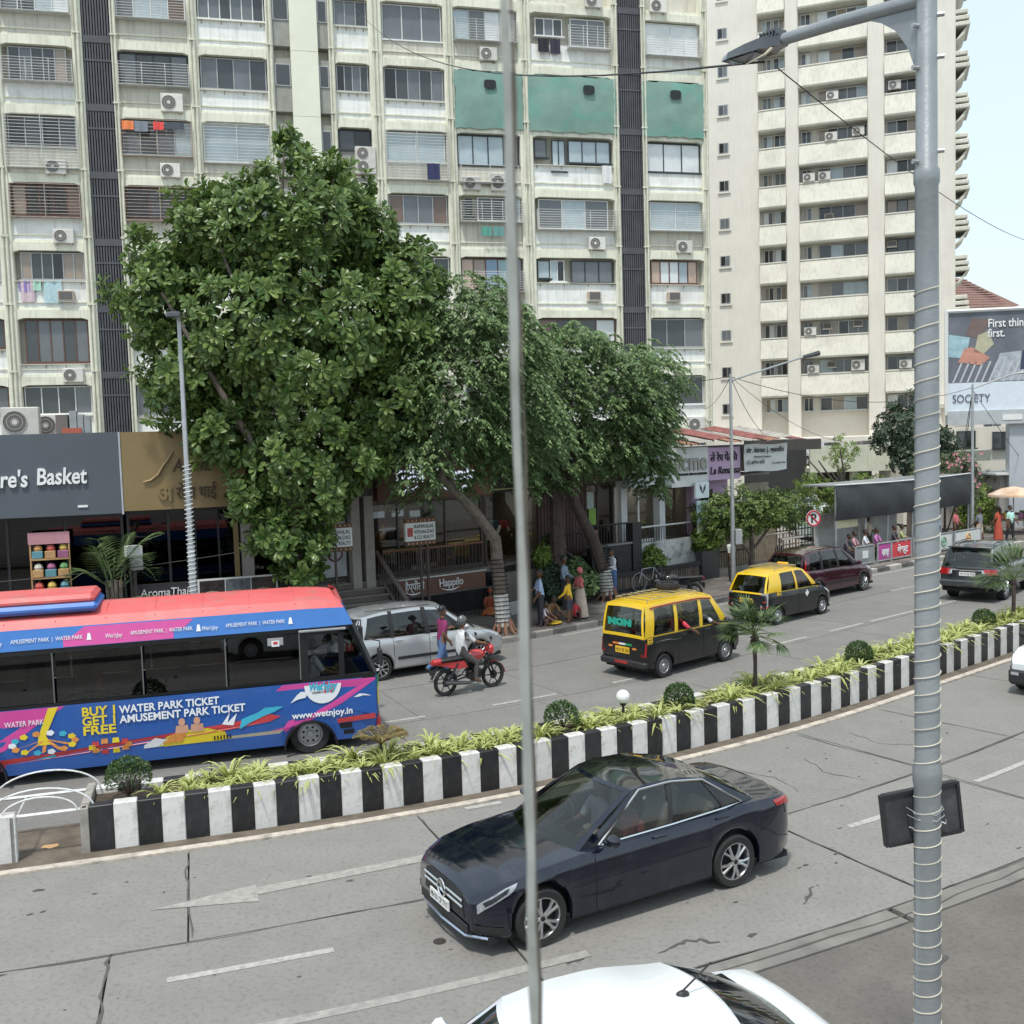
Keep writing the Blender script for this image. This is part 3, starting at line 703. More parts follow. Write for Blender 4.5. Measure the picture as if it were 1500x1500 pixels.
# ---------------- silver people carrier stopped by the kerb
def mpv(root, col, L, roofcol=None, gl=g_car, wst='alloy10', z=1.66, scale_w=.85):
    P = dict(L=L, w=scale_w, wb=2.74, fo=.8, rw=.31, sill=.24, deck=[(-L/2, .98), (-L/2+.2, 1.03), (-.9, 1.0), (.95, .97), (1.5, .92), (1.85, .82), (L/2-.03, .64)], nose_r=.8, nose_taper=.24, tail_r=.5, tail_taper=.14, shoulder=.95, cab=(-L/2+.1, 1.22),
             cabin=dict(xb=[1.25, 1.05, .82, -.02, -.14, -.98, -1.1, -1.78, -L/2+.06], xr=[.32, .24, .2, -.1, -.22, -1.0, -1.1, -1.62, -L/2+.32], kinds='pbgbgbgp', wb=.79, wr=.62, zr=[(-L/2+.3, z-.1), (-1.2, z-.02), (-.3, z), (.35, z-.06)], crown=.035, bulge_f=.25, bulge_r=.1, v0=.04, v1=.9, rv0=.1, rv1=.88))
    c = Car(root, P); c.body([col]); c.cabin(col, roofcol or col, gl, gl); c.interior(m_seat, [.05, -.85, -1.55]); c.wheels(wst, .19); c.mirrors(col)
    for x in (.98, -.08, -1.04): c.seam(x, .6, 5.2)
    c.handles([-.28+.35, -.9], col); c.strip(-.95, .9, 1.7, 2.0, m_chrome if wst == 'x' else m_blackpl, 'side_moulding', -1, .012)
    for sd in (-1, 1):
        c.strip(0, 0, 0, 0, m_redl, 'tail_lamp', sd, .006, 6, 3, q=[(-L/2+.02, 5.1), (-L/2+.34, 4.9), (-L/2+.16, 3.3), (-L/2+.02, 3.0)])
        c.lampend('tail_lamp_rear', False, .5, .8, .72, .97, m_redl, sd, .08, .04)
        c.strip(0, 0, 0, 0, m_clear, 'headlamp', sd, .006, 6, 4, q=[(L/2-.05, 4.2), (L/2-.75, 5.3), (L/2-.62, 4.0), (L/2-.05, 3.0)])
    for y in (-.5, .5):
        b = MB(); b.box(-L/2+.5, .1, y-.012, y+.012, c.roofpt(-.5, y).z-.0, c.roofpt(-.5, y).z+.01); b.build('roof_groove', m_gap, root)
    c.plate(False, .62, 'MH 02 EH 4168'); return c
k = carplace(3.15, 9.3, RAD(1.5)); root = thing('people_carrier', 'silver people carrier pulled up at the kerb beside the stairs', 'car', k['loc'], k['rz'])
mpv(root, paint('silver_paint', (.5, .51, .52), .55, .3), 4.26)
k = carplace(21.35, 9.05, RAD(0)); root = thing('people_carrier', 'dark maroon people carrier beyond the small black and yellow taxi', 'car', k['loc'], k['rz'])
c = mpv(root, paint('maroon_paint', (.06, .012, .022), .4, .22), 4.4, gl=g_car)
c.strip(0, 0, 0, 0, m_redl, 'tail_lamp_tall', -1, .02, 5, 3, q=[(-2.18, 5.2), (-1.95, 5.2), (-1.95, 4.0), (-2.18, 3.6)])
# tall red pillar lamps of this model
for sd in (-1, 1):
    b = MB(); n = 5; vs = []
    for i in range(n+1):
        p = c.sidept(lerp(-1.86, -2.12, .7), lerp(-1.7, -1.88, .7), i/n*.62, sd); vs += [p+Vector((-.07, sd*.012, 0)), p+Vector((.03, sd*.012, 0))]
    b.add(vs, [(2*i, 2*i+1, 2*i+3, 2*i+2) for i in range(n)]); b.build('pillar_lamp', m_redl, root)

# ---------------- small black and yellow hatchback taxi
yel = M('taxi_yellow', (.78, .5, .015), .35, 0, var=.05, coat=.7, dirt_amt=.08); blk = M('taxi_black', (.006, .006, .007), .3, 0, var=.05, coat=.35, dirt=(.1, .09, .08), dirt_amt=.05, dirt_scale=3)
k = carplace(16.65, 7.3, RAD(2)); root = thing('hatchback_taxi', 'small black hatchback taxi with yellow roof behind the maroon car', 'taxi', k['loc'], k['rz'])
L = 3.56
P = dict(L=L, w=.765, wb=2.38, fo=.65, rw=.28, sill=.22, deck=[(-L/2, .93), (-1.6, .99), (-.6, .95), (.75, .93), (1.2, .86), (1.6, .74), (L/2, .62)], nose_r=.7, nose_taper=.22, tail_r=.4, tail_taper=.12, shoulder=.95, cab=(-L/2+.08, .98),
         cabin=dict(xb=[1.02, .86, .7, -.12, -.22, -.98, -1.08, -L/2+.05], xr=[.3, .22, .18, -.2, -.3, -.95, -1.05, -1.45], kinds='ppgpggp', wb=.71, wr=.56, zr=[(-1.5, 1.48), (-.8, 1.55), (0, 1.55), (.3, 1.5)], crown=.035, bulge_f=.2, bulge_r=.08, v0=.04, v1=.92, rv0=.08, rv1=.9))
P['cabin']['kinds'] = 'ppgpgpp'
c = Car(root, P); c.body([blk]); c.cabin(yel, yel, g_car, g_car); c.interior(m_seat, [.05, -.8]); c.wheels('cover', .165); c.mirrors(blk)
for x in (.88, -.17, -.98): c.seam(x, .6, 5.2)
c.handles([.02, -.82], blk)
for sd in (-1, 1):
    c.lampend('tail_lamp', False, .5, .72, .55, .98, m_clear, sd, .06); c.lampend('tail_lamp_red', False, .52, .725, .55, .66, m_redl, sd, .06, .012); c.lampend('tail_lamp_eye', False, .58, .68, .72, .8, m_redl, sd, .03, .012)
    c.strip(0, 0, 0, 0, m_clear, 'headlamp', sd, .006, 5, 3, q=[(1.72, 4.2), (1.2, 5.1), (1.3, 3.9), (1.72, 3.0)])
c.plate(False, .74, 'MH 01 DC 1234', m_yplate, .46, .12)
b = MB(); b.tube([(-L/2-.08, -.6, .46), (-L/2-.1, 0, .45), (-L/2-.08, .6, .46)], .022, 6); b.build('bumper_bar', m_chrome, root)
p = c.surf(.25, 3.3, -1, .006); b = MB(); b.quad((p.x-.11, p.y, p.z), (p.x, p.y, p.z-.11), (p.x+.11, p.y, p.z), (p.x, p.y, p.z+.11)); b.build('door_badge', m_wplate, root)
p = c.surf(-1.2, 4.1, -1, .006); b = MB(); b.box(p.x-.1, p.x+.1, p.y-.004, p.y+.003, p.z-.1, p.z+.1); o = b.build('permit_panel', m_yplate, root)
for i, tx in enumerate(('TAXI', 'MH01')): lettering('permit_text', tx, .07, m_ink, o, (p.x-.08, p.y-.006, p.z+.02-.08*i), (1, 0, 0), (0, 0, 1), .002, fit=.16)
def roofrack(c, x0, x1, w, z=.09):
    rk = MB()
    for y in (-w, w): rk.tube([c.roofpt(x0, y)+Vector((0, 0, z)), c.roofpt(x1, y)+Vector((0, 0, z))], .012, 5)
    for i in range(8):
        x = lerp(x0, x1, i/7); rk.tube([c.roofpt(x, -w)+Vector((0, 0, z)), c.roofpt(x, w)+Vector((0, 0, z))], .01, 5)
        if i in (0, 7):
            for y in (-w, w): rk.tube([c.roofpt(x, y), c.roofpt(x, y)+Vector((0, 0, z))], .012, 5)
    return rk.build('roof_rack', M('rack_metal', (.42, .38, .25), .5, .6, var=.3), c.r)
roofrack(c, -1.0, .1, .45)
b = MB(); p = c.roofpt(.1, 0); b.box(p.x-.06, p.x+.06, -.18, .18, p.z+.02, p.z+.12, ch=.02); b.build('roof_sign', M('roof_sign_orange', (.75, .4, .02), .4), root)

# ---------------- black and yellow van taxi
k = carplace(9.35, 5.2, RAD(2)); root = thing('van_taxi', 'black and yellow van taxi with a spare tyre on its roof rack', 'taxi', k['loc'], k['rz'])
L = 3.68
P = dict(L=L, w=.745, wb=2.35, fo=.68, rw=.285, sill=.25, deck=[(-L/2, 1.0), (-1.6, 1.02), (.9, 1.0), (1.25, .95), (1.6, .84), (L/2, .68)], nose_r=.5, nose_taper=.14, tail_r=.25, tail_taper=.07, shoulder=.97, cab=(-L/2+.06, 1.35),
         cabin=dict(xb=[1.4, 1.22, 1.08, .32, .2, -.62, -.74, -1.5, -1.62, -L/2+.02], xr=[.72, .62, .56, .28, .16, -.62, -.74, -1.42, -1.55, -L/2+.12], kinds='ppgpgpgpp', wb=.705, wr=.6, zr=[(-1.75, 1.74), (-1.2, 1.79), (.2, 1.79), (.7, 1.73)], crown=.035, bulge_f=.12, bulge_r=.04, v0=.04, v1=.86, rv0=.1, rv1=.9))
c = Car(root, P); c.body([blk]); c.cabin(yel, yel, g_car, g_car); c.interior(m_seat, [.45, -.4, -1.2]); c.wheels('steel', .165); c.mirrors(blk)
for x in (1.1, .26, -.68, -1.55): c.seam(x, .6, 5.2)
c.strip(-.6, -1.5, 3.3, 3.36, m_chrome, 'door_rail', -1, .006); c.handles([.42, -.48], blk)
for sd in (-1, 1):
    b = MB(); pts = [c.sidept(x, r_, .9, sd)+Vector((0, sd*.012, 0)) for x, r_ in zip(P['cabin']['xb'][1:9], P['cabin']['xr'][1:9])]; b.tube(pts, .022, 5); b.build('rain_gutter', M('red_gutter', (.28, .05, .05), .5), root)
    c.lampend('tail_lamp', False, .58, .72, .58, .9, m_redl, sd, .03)
    b = MB(); b.box(-L/2-.02, -L/2+.0, sd*.38-.06, sd*.38+.06, .72, .76); b.build('reflector', m_orange, root)
    b = MB(); b.box(-L/2-.04, -L/2-.02, sd*.5-.07, sd*.5+.07, .36, .4); b.build('bumper_reflector', m_clear, root)
b = MB(); b.box(-L/2-.06, -L/2+.12, -.72, .72, .3, .46, ch=.04); b.build('bumper', m_blackpl, root)
c.plate(False, .68, 'MH 01 BR 2346', m_yplate, .44, .15)
b = MB(); b.box(-L/2-.075, -L/2-.06, -.2, .2, .37, .43); b.build('red_strip', m_redl, root)
for i, cc in enumerate([(.7, .2, .03), (.7, .7, .68), (.02, .3, .1)]):
    b = MB(); b.box(-L/2-.02, -L/2, .3-.2*i-.2, .3-.2*i, .8, .84); b.build('flag_strip', M('flag_%d' % i, cc, .5, var=0), root)
lettering('window_sticker', 'NON', .2, M('sticker_green', (.02, .35, .25), .5, var=0), root, (-L/2-.035, .42, 1.28), (0, -1, 0), (-.0, 0, 1), .004, fit=.75, bold=.02)
p = c.surf(-1.68, 4.0, -1, .006); b = MB(); b.box(p.x-.09, p.x+.09, p.y-.004, p.y+.003, p.z-.07, p.z+.07); o = b.build('permit_panel', m_yplate, root)
for i, tx in enumerate(('MH01', 'BR')): lettering('permit_text', tx, .055, m_ink, o, (p.x-.07, p.y-.006, p.z+.01-.065*i), (1, 0, 0), (0, 0, 1), .002, fit=.14)
roofrack(c, -1.5, .3, .5)
b = MB(); z = c.roofpt(-.1, 0).z; b.lathe([(.17, .1), (.27, .09), (.29, .14), (.29, .19), (.27, .24), (.17, .23), (.17, .1)], 24, (0, .15, z)); b.lathe([(.001, .21), (.17, .2)], 20, (0, .15, z)); tag(b.build('spare_tyre', m_tyre, None), 'spare tyre lying on the roof rack of the van taxi', 'tyre')
bpy.data.objects['spare_tyre'].matrix_world = Matrix.Translation(k['loc']) @ Matrix.Rotation(k['rz'], 4, 'Z')
VAN = (k['loc'], k['rz'])

# ---------------- dark grey off-road car
k = dict(loc=Vector((16.25, 34.75, 0)), rz=RAD(49)); root = thing('off_road_car', 'large dark grey off-road car with roof rails seen from behind at right', 'car', k['loc'], k['rz'])
L = 4.7; dg = paint('dark_grey_paint', (.045, .052, .055), .5, .28)
P = dict(L=L, w=.92, wb=2.75, fo=.85, rw=.385, sill=.36, deck=[(-L/2, 1.1), (-2.1, 1.16), (-.9, 1.14), (.8, 1.12), (1.4, 1.1), (1.95, 1.02), (L/2, .85)], nose_r=.7, nose_taper=.2, tail_r=.4, tail_taper=.1, shoulder=.95, cab=(-L/2+.08, 1.0),
         cabin=dict(xb=[1.05, .88, .75, -.1, -.2, -1.05, -1.15, -1.9, -L/2+.05], xr=[.3, .22, .18, -.16, -.26, -1.05, -1.15, -1.75, -L/2+.36], kinds='pbgbgbgp', wb=.86, wr=.68, zr=[(-2.0, 1.72), (-1.2, 1.8), (-.3, 1.8), (.3, 1.74)], crown=.04, bulge_f=.22, bulge_r=.1, v0=.04, v1=.9, rv0=.08, rv1=.84))
c = Car(root, P); c.body([dg]); c.cabin(dg, dg, g_dark, g_car); c.interior(m_seat, [.1, -.8, -1.5]); c.wheels('alloy10', .25); c.mirrors(dg)
for x in (.9, -.15, -1.1): c.seam(x, .6, 5.2)
for sd in (-1, 1):
    c.lampend('tail_lamp', False, .5, .9, .9, 1.1, m_redl, sd, .1, .06); c.lampend('reverse_lamp', False, .46, .56, .93, 1.07, m_clear, sd, .01, .065)
    b = MB(); pz = c.roofpt(-.8, .62).z; b.tube([(-1.6, sd*.6, pz+.0), (-1.5, sd*.6, pz+.06), (-.1, sd*.6, pz+.06), (0, sd*.6, pz)], .016, 5); b.build('roof_rail', m_blackpl, root)
b = MB(); b.box(-L/2-.03, -L/2+.0, -.48, .48, 1.03, 1.07, ch=.01); b.build('tailgate_trim', m_chrome, root)
b = MB(); b.box(-L/2-.07, -L/2+.15, -.88, .88, .5, .72, ch=.05); b.build('bumper', dg, root)
b = MB(); b.box(-L/2+.12, -L/2+.36, -.66, .66, 1.76, 1.79, ch=.01); b.build('roof_spoiler', dg, root)
c.plate(False, .92, 'MH 02 BJ 9798', m_wplate, .5, .12)

# ---------------- white saloon parked right below the window
k = dict(loc=Vector((.36, 7.22, 0)), rz=RAD(202)); root = thing('saloon_car', 'white saloon with a shark-fin-like roof aerial cropped by the bottom edge', 'car', k['loc'], k['rz'])
L = 4.4; wh = paint('white_paint', (.68, .7, .71), 0., .25)
P = dict(L=L, w=.87, wb=2.6, fo=.85, rw=.31, sill=.22, deck=[(-L/2, .95), (-2.0, 1.06), (-1.5, 1.08), (-.9, 1.0), (.9, .96), (1.6, .87), (L/2, .66)], nose_r=.8, nose_taper=.22, tail_r=.6, tail_taper=.2, shoulder=.94, cab=(-1.7, 1.1), crown=.05,
         cabin=dict(xb=[1.1, .92, .78, -.2, -.3, -1.1, -1.2, -1.72], xr=[.35, .26, .2, -.26, -.36, -.92, -.98, -1.05], kinds='ppgbgpp', wb=.79, wr=.6, zr=[(-1.05, 1.4), (-.4, 1.49), (0, 1.49), (.35, 1.44)], crown=.045, bulge_f=.25, bulge_r=.16, v0=.04, v1=.92, rv0=.03, rv1=.96))
c = Car(root, P); c.body([wh]); c.cabin(wh, wh, g_car, g_car); c.interior(m_seat); c.wheels('cover', .19); c.mirrors(wh)
for x in (.85, -.28, -1.3): c.seam(x, .6, 5.2, -1); c.seam(x, .6, 5.2, 1)
b = MB(); p = c.roofpt(-.9, 0); b.lathe([(.06, 0), (.05, .02), (.02, .035)], 12, (p.x, 0, p.z), sy=.6); b.tube([(p.x, 0, p.z+.03), (p.x-.26, 0, p.z+.2)], .008, 5); b.build('aerial', m_blackpl, root)
b = MB(); b.box(-1.16, -1.1, -.3, .0, 1.36, 1.4); b.build('high_brake_lamp', m_redl, root)
c.strip(-1.5, 1.0, 3.9, 4.0, wh, 'crease', 1, .004)

# ---------------- oncoming white minicab cut by the right picture edge
k = carplace(13.9, -2.45, RAD(0), True); root = thing('small_car', 'white small car with black bumper and yellow plate cut off by the right edge', 'car', k['loc'], k['rz'])
L = 3.5
P = dict(L=L, w=.74, wb=2.36, fo=.65, rw=.28, sill=.22, deck=[(-L/2, .95), (-1.5, 1.0), (.6, .98), (1.1, .93), (1.5, .83), (L/2, .68)], nose_r=.6, nose_taper=.18, tail_r=.4, tail_taper=.1, shoulder=.95, cab=(-L/2+.1, .96),
         cabin=dict(xb=[1.0, .82, .66, -.15, -.25, -1.0, -1.1, -L/2+.06], xr=[.3, .22, .18, -.2, -.3, -.95, -1.05, -1.4], kinds='ppgbgpp', wb=.69, wr=.55, zr=[(-1.45, 1.44), (-.7, 1.5), (0, 1.5), (.3, 1.45)], crown=.035, bulge_f=.2, bulge_r=.08))
c = Car(root, P); c.body([wh]); c.cabin(wh, wh, g_car, g_car); c.interior(m_seat); c.wheels('cover', .165); c.mirrors(m_blackpl)
b = MB(); b.box(L/2-.12, L/2+.05, -.66, .66, .22, .56, ch=.06); b.build('bumper', m_blackpl, root)
for sd in (-1, 1):
    c.strip(0, 0, 0, 0, m_clear, 'headlamp', sd, .006, 5, 3, q=[(1.72, 4.2), (1.25, 5.2), (1.35, 3.6), (1.72, 2.8)])
    c.strip(0, 0, 0, 0, m_blackpl, 'bumper_corner', sd, .012, 5, 3, q=[(1.74, 3.0), (1.2, 2.4), (1.2, .1), (1.74, .1)])
    b = MB(); b.box(L/2+.04, L/2+.06, sd*.5-.08, sd*.5+.08, .44, .5); b.build('fog_lamp', m_clear, root)
c.plate(True, .42, 'MH 01 DR 5521', m_yplate, .46, .12, 0, .05)
# ---------------- the bus with its printed sides
BUS_RZ = RAD(16.5); BUS_LOC = Vector((-2.62, 19.07, 0))+Matrix.Rotation(BUS_RZ, 3, 'Z') @ Vector((-3.72, 1.08, 0))
bus = thing('minibus', 'blue and pink minibus printed with water park advertising on the far carriageway', 'bus', BUS_LOC, BUS_RZ)
b_blue = M('bus_blue', (.025, .1, .36), .32, var=.06, coat=.4, dirt_amt=.12); b_lblue = M('bus_band_blue', (.04, .17, .5), .32, var=.06, coat=.4)
b_pink = M('bus_pink', (.6, .07, .3), .35, var=.05, coat=.3); b_red = M('bus_red', (.5, .05, .055), .4, var=.1)
b_roof = M('bus_roof_red', (.62, .11, .11), .5, var=.12, scale=1.5, dirt=(.36, .17, .15), dirt_amt=.85, dirt_scale=2.2)
b_blk = M('bus_black', (.012, .012, .014), .3, var=.1); b_wht = M('bus_print_white', (.75, .76, .78), .5, var=0); b_yel = M('bus_print_yellow', (.72, .55, .03), .5, var=.05)
b_sand = M('bus_print_sand', (.5, .42, .3), .5, var=.15, scale=9); b_cy = M('bus_print_cyan', (.05, .4, .55), .5, var=.1); b_skin = M('bus_print_skin', (.55, .3, .2), .5); b_org = M('bus_print_orange', (.65, .25, .06), .5, var=.2, scale=15)
XF, XB, BW = 3.72, -4.7, 1.075
ARX = (2.42, -3.2); ARR = .46
def bx_front(z): return XF-.02-max(0, z-1.45)*.42-max(0, .5-z)*.1
def bus_half(z):
    return curve1([(.3, 1.0), (.6, 1.06), (1.36, 1.075), (2.36, 1.05), (2.72, .985), (2.86, .86), (2.93, .6), (2.98, .2), (2.985, 0)], z)
bb = MB()
xs = sorted(set([XB, XB+.08]+[round(lerp(XB+.15, 3.4, i/26), 3) for i in range(27)]+[round(a+ARR*math.sin(k*math.pi/14), 3) for a in ARX for k in range(-7, 8)]))
xs = [x for i, x in enumerate(xs) if i == 0 or x-xs[i-1] > .01]
def arch(x):
    z = .2
    for a in ARX:
        if abs(x-a) < ARR: z = max(z, .16+math.sqrt(ARR**2-(x-a)**2)*1.0)
    return z
for sd in (-1, 1):
    vs = []; m = 4
    for x in xs+[3.55, XF-.05, XF]:
        zb = arch(x)
        k_ = 0 if x <= 3.4 else ((x-3.4)/(XF-3.4))**2*.16
        for j in range(m): z = lerp(zb, 1.36, j/(m-1)); vs.append((x, sd*(bus_half(z)-k_), z))
    n = len(xs)+3; fs = [(i*m+j, (i+1)*m+j, (i+1)*m+j+1, i*m+j+1) for i in range(n-1) for j in range(m-1)]
    bb.add(vs, fs if sd < 0 else [f[::-1] for f in fs], 0, True)
    # window band: belt rail and head rail; pillars come with the frames
    for z0, z1, mi in ((1.36, 1.42, 1), (2.28, 2.37, 1)):
        bb.quad((XB, sd*bus_half(z0), z0), (bx_front(z0)-.06, sd*(bus_half(z0)-.06), z0), (bx_front(z1)-.06, sd*(bus_half(z1)-.06), z1), (XB, sd*bus_half(z1), z1), mi)
    # printed cornice band and roof shoulder
    prof = [2.37, 2.55, 2.72, 2.8, 2.86, 2.93, 2.96, 2.985]
    xs2 = [XB, XB+.1, -2, 0, 1.5, 2.4, 2.8, 3.0, 3.15]; vs = []
    for i, x in enumerate(xs2):
        for z in prof:
            xx = x if i < len(xs2)-1 else bx_front(z)-.02
            dz = -.1*max(0, (x-2.2)/1.0)**2*max(0, (z-2.6)/.38); vs.append((min(xx, bx_front(z)-.02), sd*bus_half(z)*(1-.05*max(0, (x-2.6)/.6)**2), z+dz))
    m = len(prof); fs = [(i*m+j, (i+1)*m+j, (i+1)*m+j+1, i*m+j+1) for i in range(len(xs2)-1) for j in range(m-1)]
    for f_i, f in enumerate(fs): bb.add([vs[q] for q in (f if sd < 0 else f[::-1])], [(0, 1, 2, 3)], 2 if (f_i % (m-1)) < 2 else 3, True)
# front and rear faces
yy = [-1, -.8, -.4, 0, .4, .8, 1]
def fface(z0, z1, mi, bul=.1, x_=None):
    vs = []
    for z in (z0, z1):
        for y in yy: vs.append((bx_front(z)+bul*(1-y*y)-.06, y*(bus_half(z)-.06), z))
    bb.add(vs, [(i, i+1, i+8, i+7) for i in range(6)], mi, True)
fface(.22, 1.36, 0); fface(2.34, 2.75, 2); fface(2.75, 2.95, 3)
bb.quad((XB, 1, .42), (XB, -1, .42), (XB, -1.05, 2.3), (XB, 1.05, 2.3), 0); bb.quad((XB, 1.05, 2.3), (XB, -1.05, 2.3), (XB, -.9, 2.9), (XB, .9, 2.9), 3)
bb.build('body', [b_blue, b_blk, b_lblue, b_roof], bus, sharp=45)
ws = MB(); vs = []
for z in (1.36, 1.7, 2.05, 2.34):
    for y in yy: vs.append((bx_front(z)+.1*(1-y*y)-.06, y*(bus_half(z)-.07), z))
ws.add(vs, [(r*7+i, r*7+i+1, r*7+i+8, r*7+i+7) for r in range(3) for i in range(6)], 0, True); ws.build('windscreen', g_car, bus)
g_bus = glass('bus_glass', (.1, .105, .11))
wins = [(-4.65, -3.4), (-3.38, -1.9), (-1.88, -.44), (-.42, .98), (1.0, 2.3)]
for sd in (-1, 1):
    for a, b_ in wins:
        m_ = MB(); m_.quad((a+.02, sd*1.068, 1.43), (b_-.02, sd*1.068, 1.43), (b_-.02, sd*1.05, 2.28), (a+.02, sd*1.05, 2.28)); m_.build('window', g_bus, bus)
        m_ = MB(); m_.box(b_-.02, b_+.0, sd*1.045, sd*1.074, 1.42, 2.29); m_.build('window_bar', M('bus_bar', (.12, .12, .12), .5), bus)
    fr = MB()
    fr.box(2.3, 2.44, sd*1.02, sd*1.072, 1.4, 2.32); fr.box(3.0, 3.1, sd*1.0, sd*1.066, 1.4, 2.32); fr.box(2.3, 3.1, sd*1.0, sd*1.066, 2.24, 2.33); fr.box(2.3, 3.66, sd*1.0, sd*1.07, 1.33, 1.44)
    fr.bar((3.66, sd*1.0, 1.4), (bx_front(2.34)-.05, sd*.99, 2.36), .11); fr.build('door_frame', b_blk, bus)
    m_ = MB(); m_.quad((2.44, sd*1.062, 1.44), (3.0, sd*1.06, 1.44), (3.0, sd*1.04, 2.24), (2.44, sd*1.045, 2.24)); m_.build('driver_window', glass('bus_cab_glass', (.5, .52, .52)), bus)
    m_ = MB(); m_.add([(3.1, sd*1.05, 1.44), (3.6, sd*1.01, 1.44), (3.3, sd*1.0, 2.2), (3.1, sd*1.03, 2.24)], [(0, 1, 2, 3)]); m_.build('quarter_window', g_car, bus)
m_ = MB(); m_.box(2.28, 3.15, -1.13, -1.05, 2.3, 2.34, ch=.01); m_.build('rain_visor', M('visor_grey', (.25, .25, .26), .4), bus)
it = MB(); it.box(XB+.1, 3.3, -1.0, 1.0, .75, .8); it.build('cabin_floor', m_under, bus)
it = MB(); it.box(XB+.2, XF-.3, -.85, .85, .36, .8); it.build('chassis', m_under, bus)
for i in range(-1, 6):
    for y in (-.62, .62):
        x = -3.0+i*.86; q = MB(); q.box(x-.2, x+.25, y-.38, y+.38, 1.1, 1.22, ch=.05); q.box(x-.3, x-.17, y-.38, y+.38, 1.15, 1.85, ch=.06); q.build('seat', M('bus_seat', (.05, .05, .07), .8, var=.2), bus)
q = MB(); q.box(2.35, 2.8, -.75, -.3, 1.0, 1.16, ch=.05); q.box(2.3, 2.42, -.75, -.3, 1.1, 1.8, ch=.05); q.build('driver_seat', m_seat, bus)
q = MB(); q.box(3.1, 3.5, -.95, .95, 1.0, 1.34, ch=.06); q.build('dashboard', m_dash, bus)
q = MB(); q.tube([(2.98+.06*math.sin(k*.5236), -.52+.2*math.cos(k*.5236), 1.5+.1*math.sin(k*.5236)) for k in range(13)], .016, 5); q.tube([(3.0, -.52, 1.5), (3.2, -.52, 1.25)], .025, 5); q.build('steering_wheel', m_dash, bus)
for a in ARX:
    for sd in (-1, 1): add_wheel(bus, a, sd*.93, .37, .22, 'steel')
    for sd in (-1, 1):
        q = MB(); q.lathe([(ARR+.0, -.12), (ARR+.03, -.12), (ARR+.03, .0)], 20, (a, sd*1.05, .16), 'y', arc=.5); q.build('wheel_arch', b_blk, bus)
for i in range(9):
    x = -4.3+i*.82; q = MB(); q.tube([(x, sd_*bus_half(z), z+.006) for sd_, z in ((-1, 2.8), (-1, 2.9), (-1, 2.96), (1, 2.975), (1, 2.96), (1, 2.9), (1, 2.8))], .012, 4, smooth=False); q.build('roof_seam', b_roof, bus)
# printed artwork, each shape a thin layer on the right side
def lay(pts, mat, nm, k=1, y=None):
    q = MB(); q.poly([(x, -(bus_half(z)+.004*k) if y is None else y, z) for x, z in pts][::1]); return q.build(nm, mat, bus)
lay([(-3.75, 1.35), (-1.75, 1.35), (-2.3, 1.0), (-2.75, .66), (-3.3, .52), (-3.75, .52)], b_pink, 'pink_panel')
lay([(1.95, 1.35), (2.42, 1.35), (3.66, 1.34), (3.66, 1.3), (3.05, .92), (2.42, .64), (2.1, .56), (1.92, .4), (1.2, .3), (.75, .4)], b_pink, 'pink_panel')
lay([(3.66, 1.29), (3.66, .62), (3.0, .82), (3.08, .94)], b_blue, 'blue_panel', 2)
lay([(-3.7, .6), (-2.85, .5), (-1.7, .56), (-.2, .66), (1.0, .75), (1.7, .84), (1.9, .78), (1.7, .7), (.9, .62), (-.2, .56), (-1.7, .46), (-2.8, .4)], b_red, 'red_swoosh', 3)
lay([(2.92, .62), (3.64, .66), (3.64, .56), (2.93, .53)], b_red, 'red_stripe', 3)
lay([(-2.02, 1.34), (-1.86, 1.35), (-2.08, .86), (-2.0, .7), (-2.22, .7), (-2.2, .86)], b_yel, 'ride_arm', 4)
for i in range(14):
    a = i*2*math.pi/14; cx, cz = -2.12+.5*math.cos(a), .74+.17*math.sin(a)
    lay([(cx+.07*math.cos(t_), cz+.055*math.sin(t_)) for t_ in [j*1.2566 for j in range(5)]], [b_org, b_yel, b_cy, b_wht][i % 4], 'ride_seat', 5)
for i in range(5):
    a = RAD(200+35*i); lay([(-2.12, .8), (-2.06, .8), (-2.1+.46*math.cos(a), .74+.16*math.sin(a)), (-2.16+.46*math.cos(a), .72+.16*math.sin(a))], b_org, 'ride_spoke', 4)
lay([(-2.4, .5), (-1.95, .5), (-1.95, .42), (-2.4, .42)], b_cy, 'pool_shape', 2)
for i in range(10):
    a = i*2*math.pi/10; cx, cz = -1.05+.3*math.cos(a), .56+.1*math.sin(a); lay([(cx-.06, cz-.04), (cx+.06, cz-.04), (cx+.05, cz+.05), (cx-.05, cz+.05)], [b_org, b_red, b_yel][i % 3], 'small_ride', 5)
lay([(-3.0, .3), (1.85, .24), (1.92, .38), (1.2, .42), (-1.0, .36), (-3.0, .44)], b_pink, 'pink_panel', 1)
lay([(-.25, .46), (-.1, .62), (.2, .7), (.6, .7), (.9, .6), (.95, .46), (.8, .44), (-.15, .44)], b_yel, 'raft_shape', 4)
lay([(-.5, .5), (-.3, .62), (-.1, .56), (-.2, .45), (-.5, .44)], b_wht, 'splash_shape', 4); lay([(.85, .74), (1.0, .95), (.95, .76), (1.12, .92), (1.05, .7)], b_wht, 'splash_shape', 4)
lay([(-.2, .5), (0, .66), (.25, .68), (.15, .5)], b_org, 'raft_patch', 5)
for cx in (.16, .42):
    lay([(cx-.12, .66), (cx-.1, .8), (cx+.1, .8), (cx+.12, .66)], b_skin, 'rider_body', 5); lay([(cx+.06*math.cos(t_*.785), .86+.075*math.sin(t_*.785)) for t_ in range(8)], b_skin, 'rider_head', 6)
lay([(.95, .5), (1.95, .52), (1.85, .44), (.9, .44)], b_sand, 'sand_panel', 2)
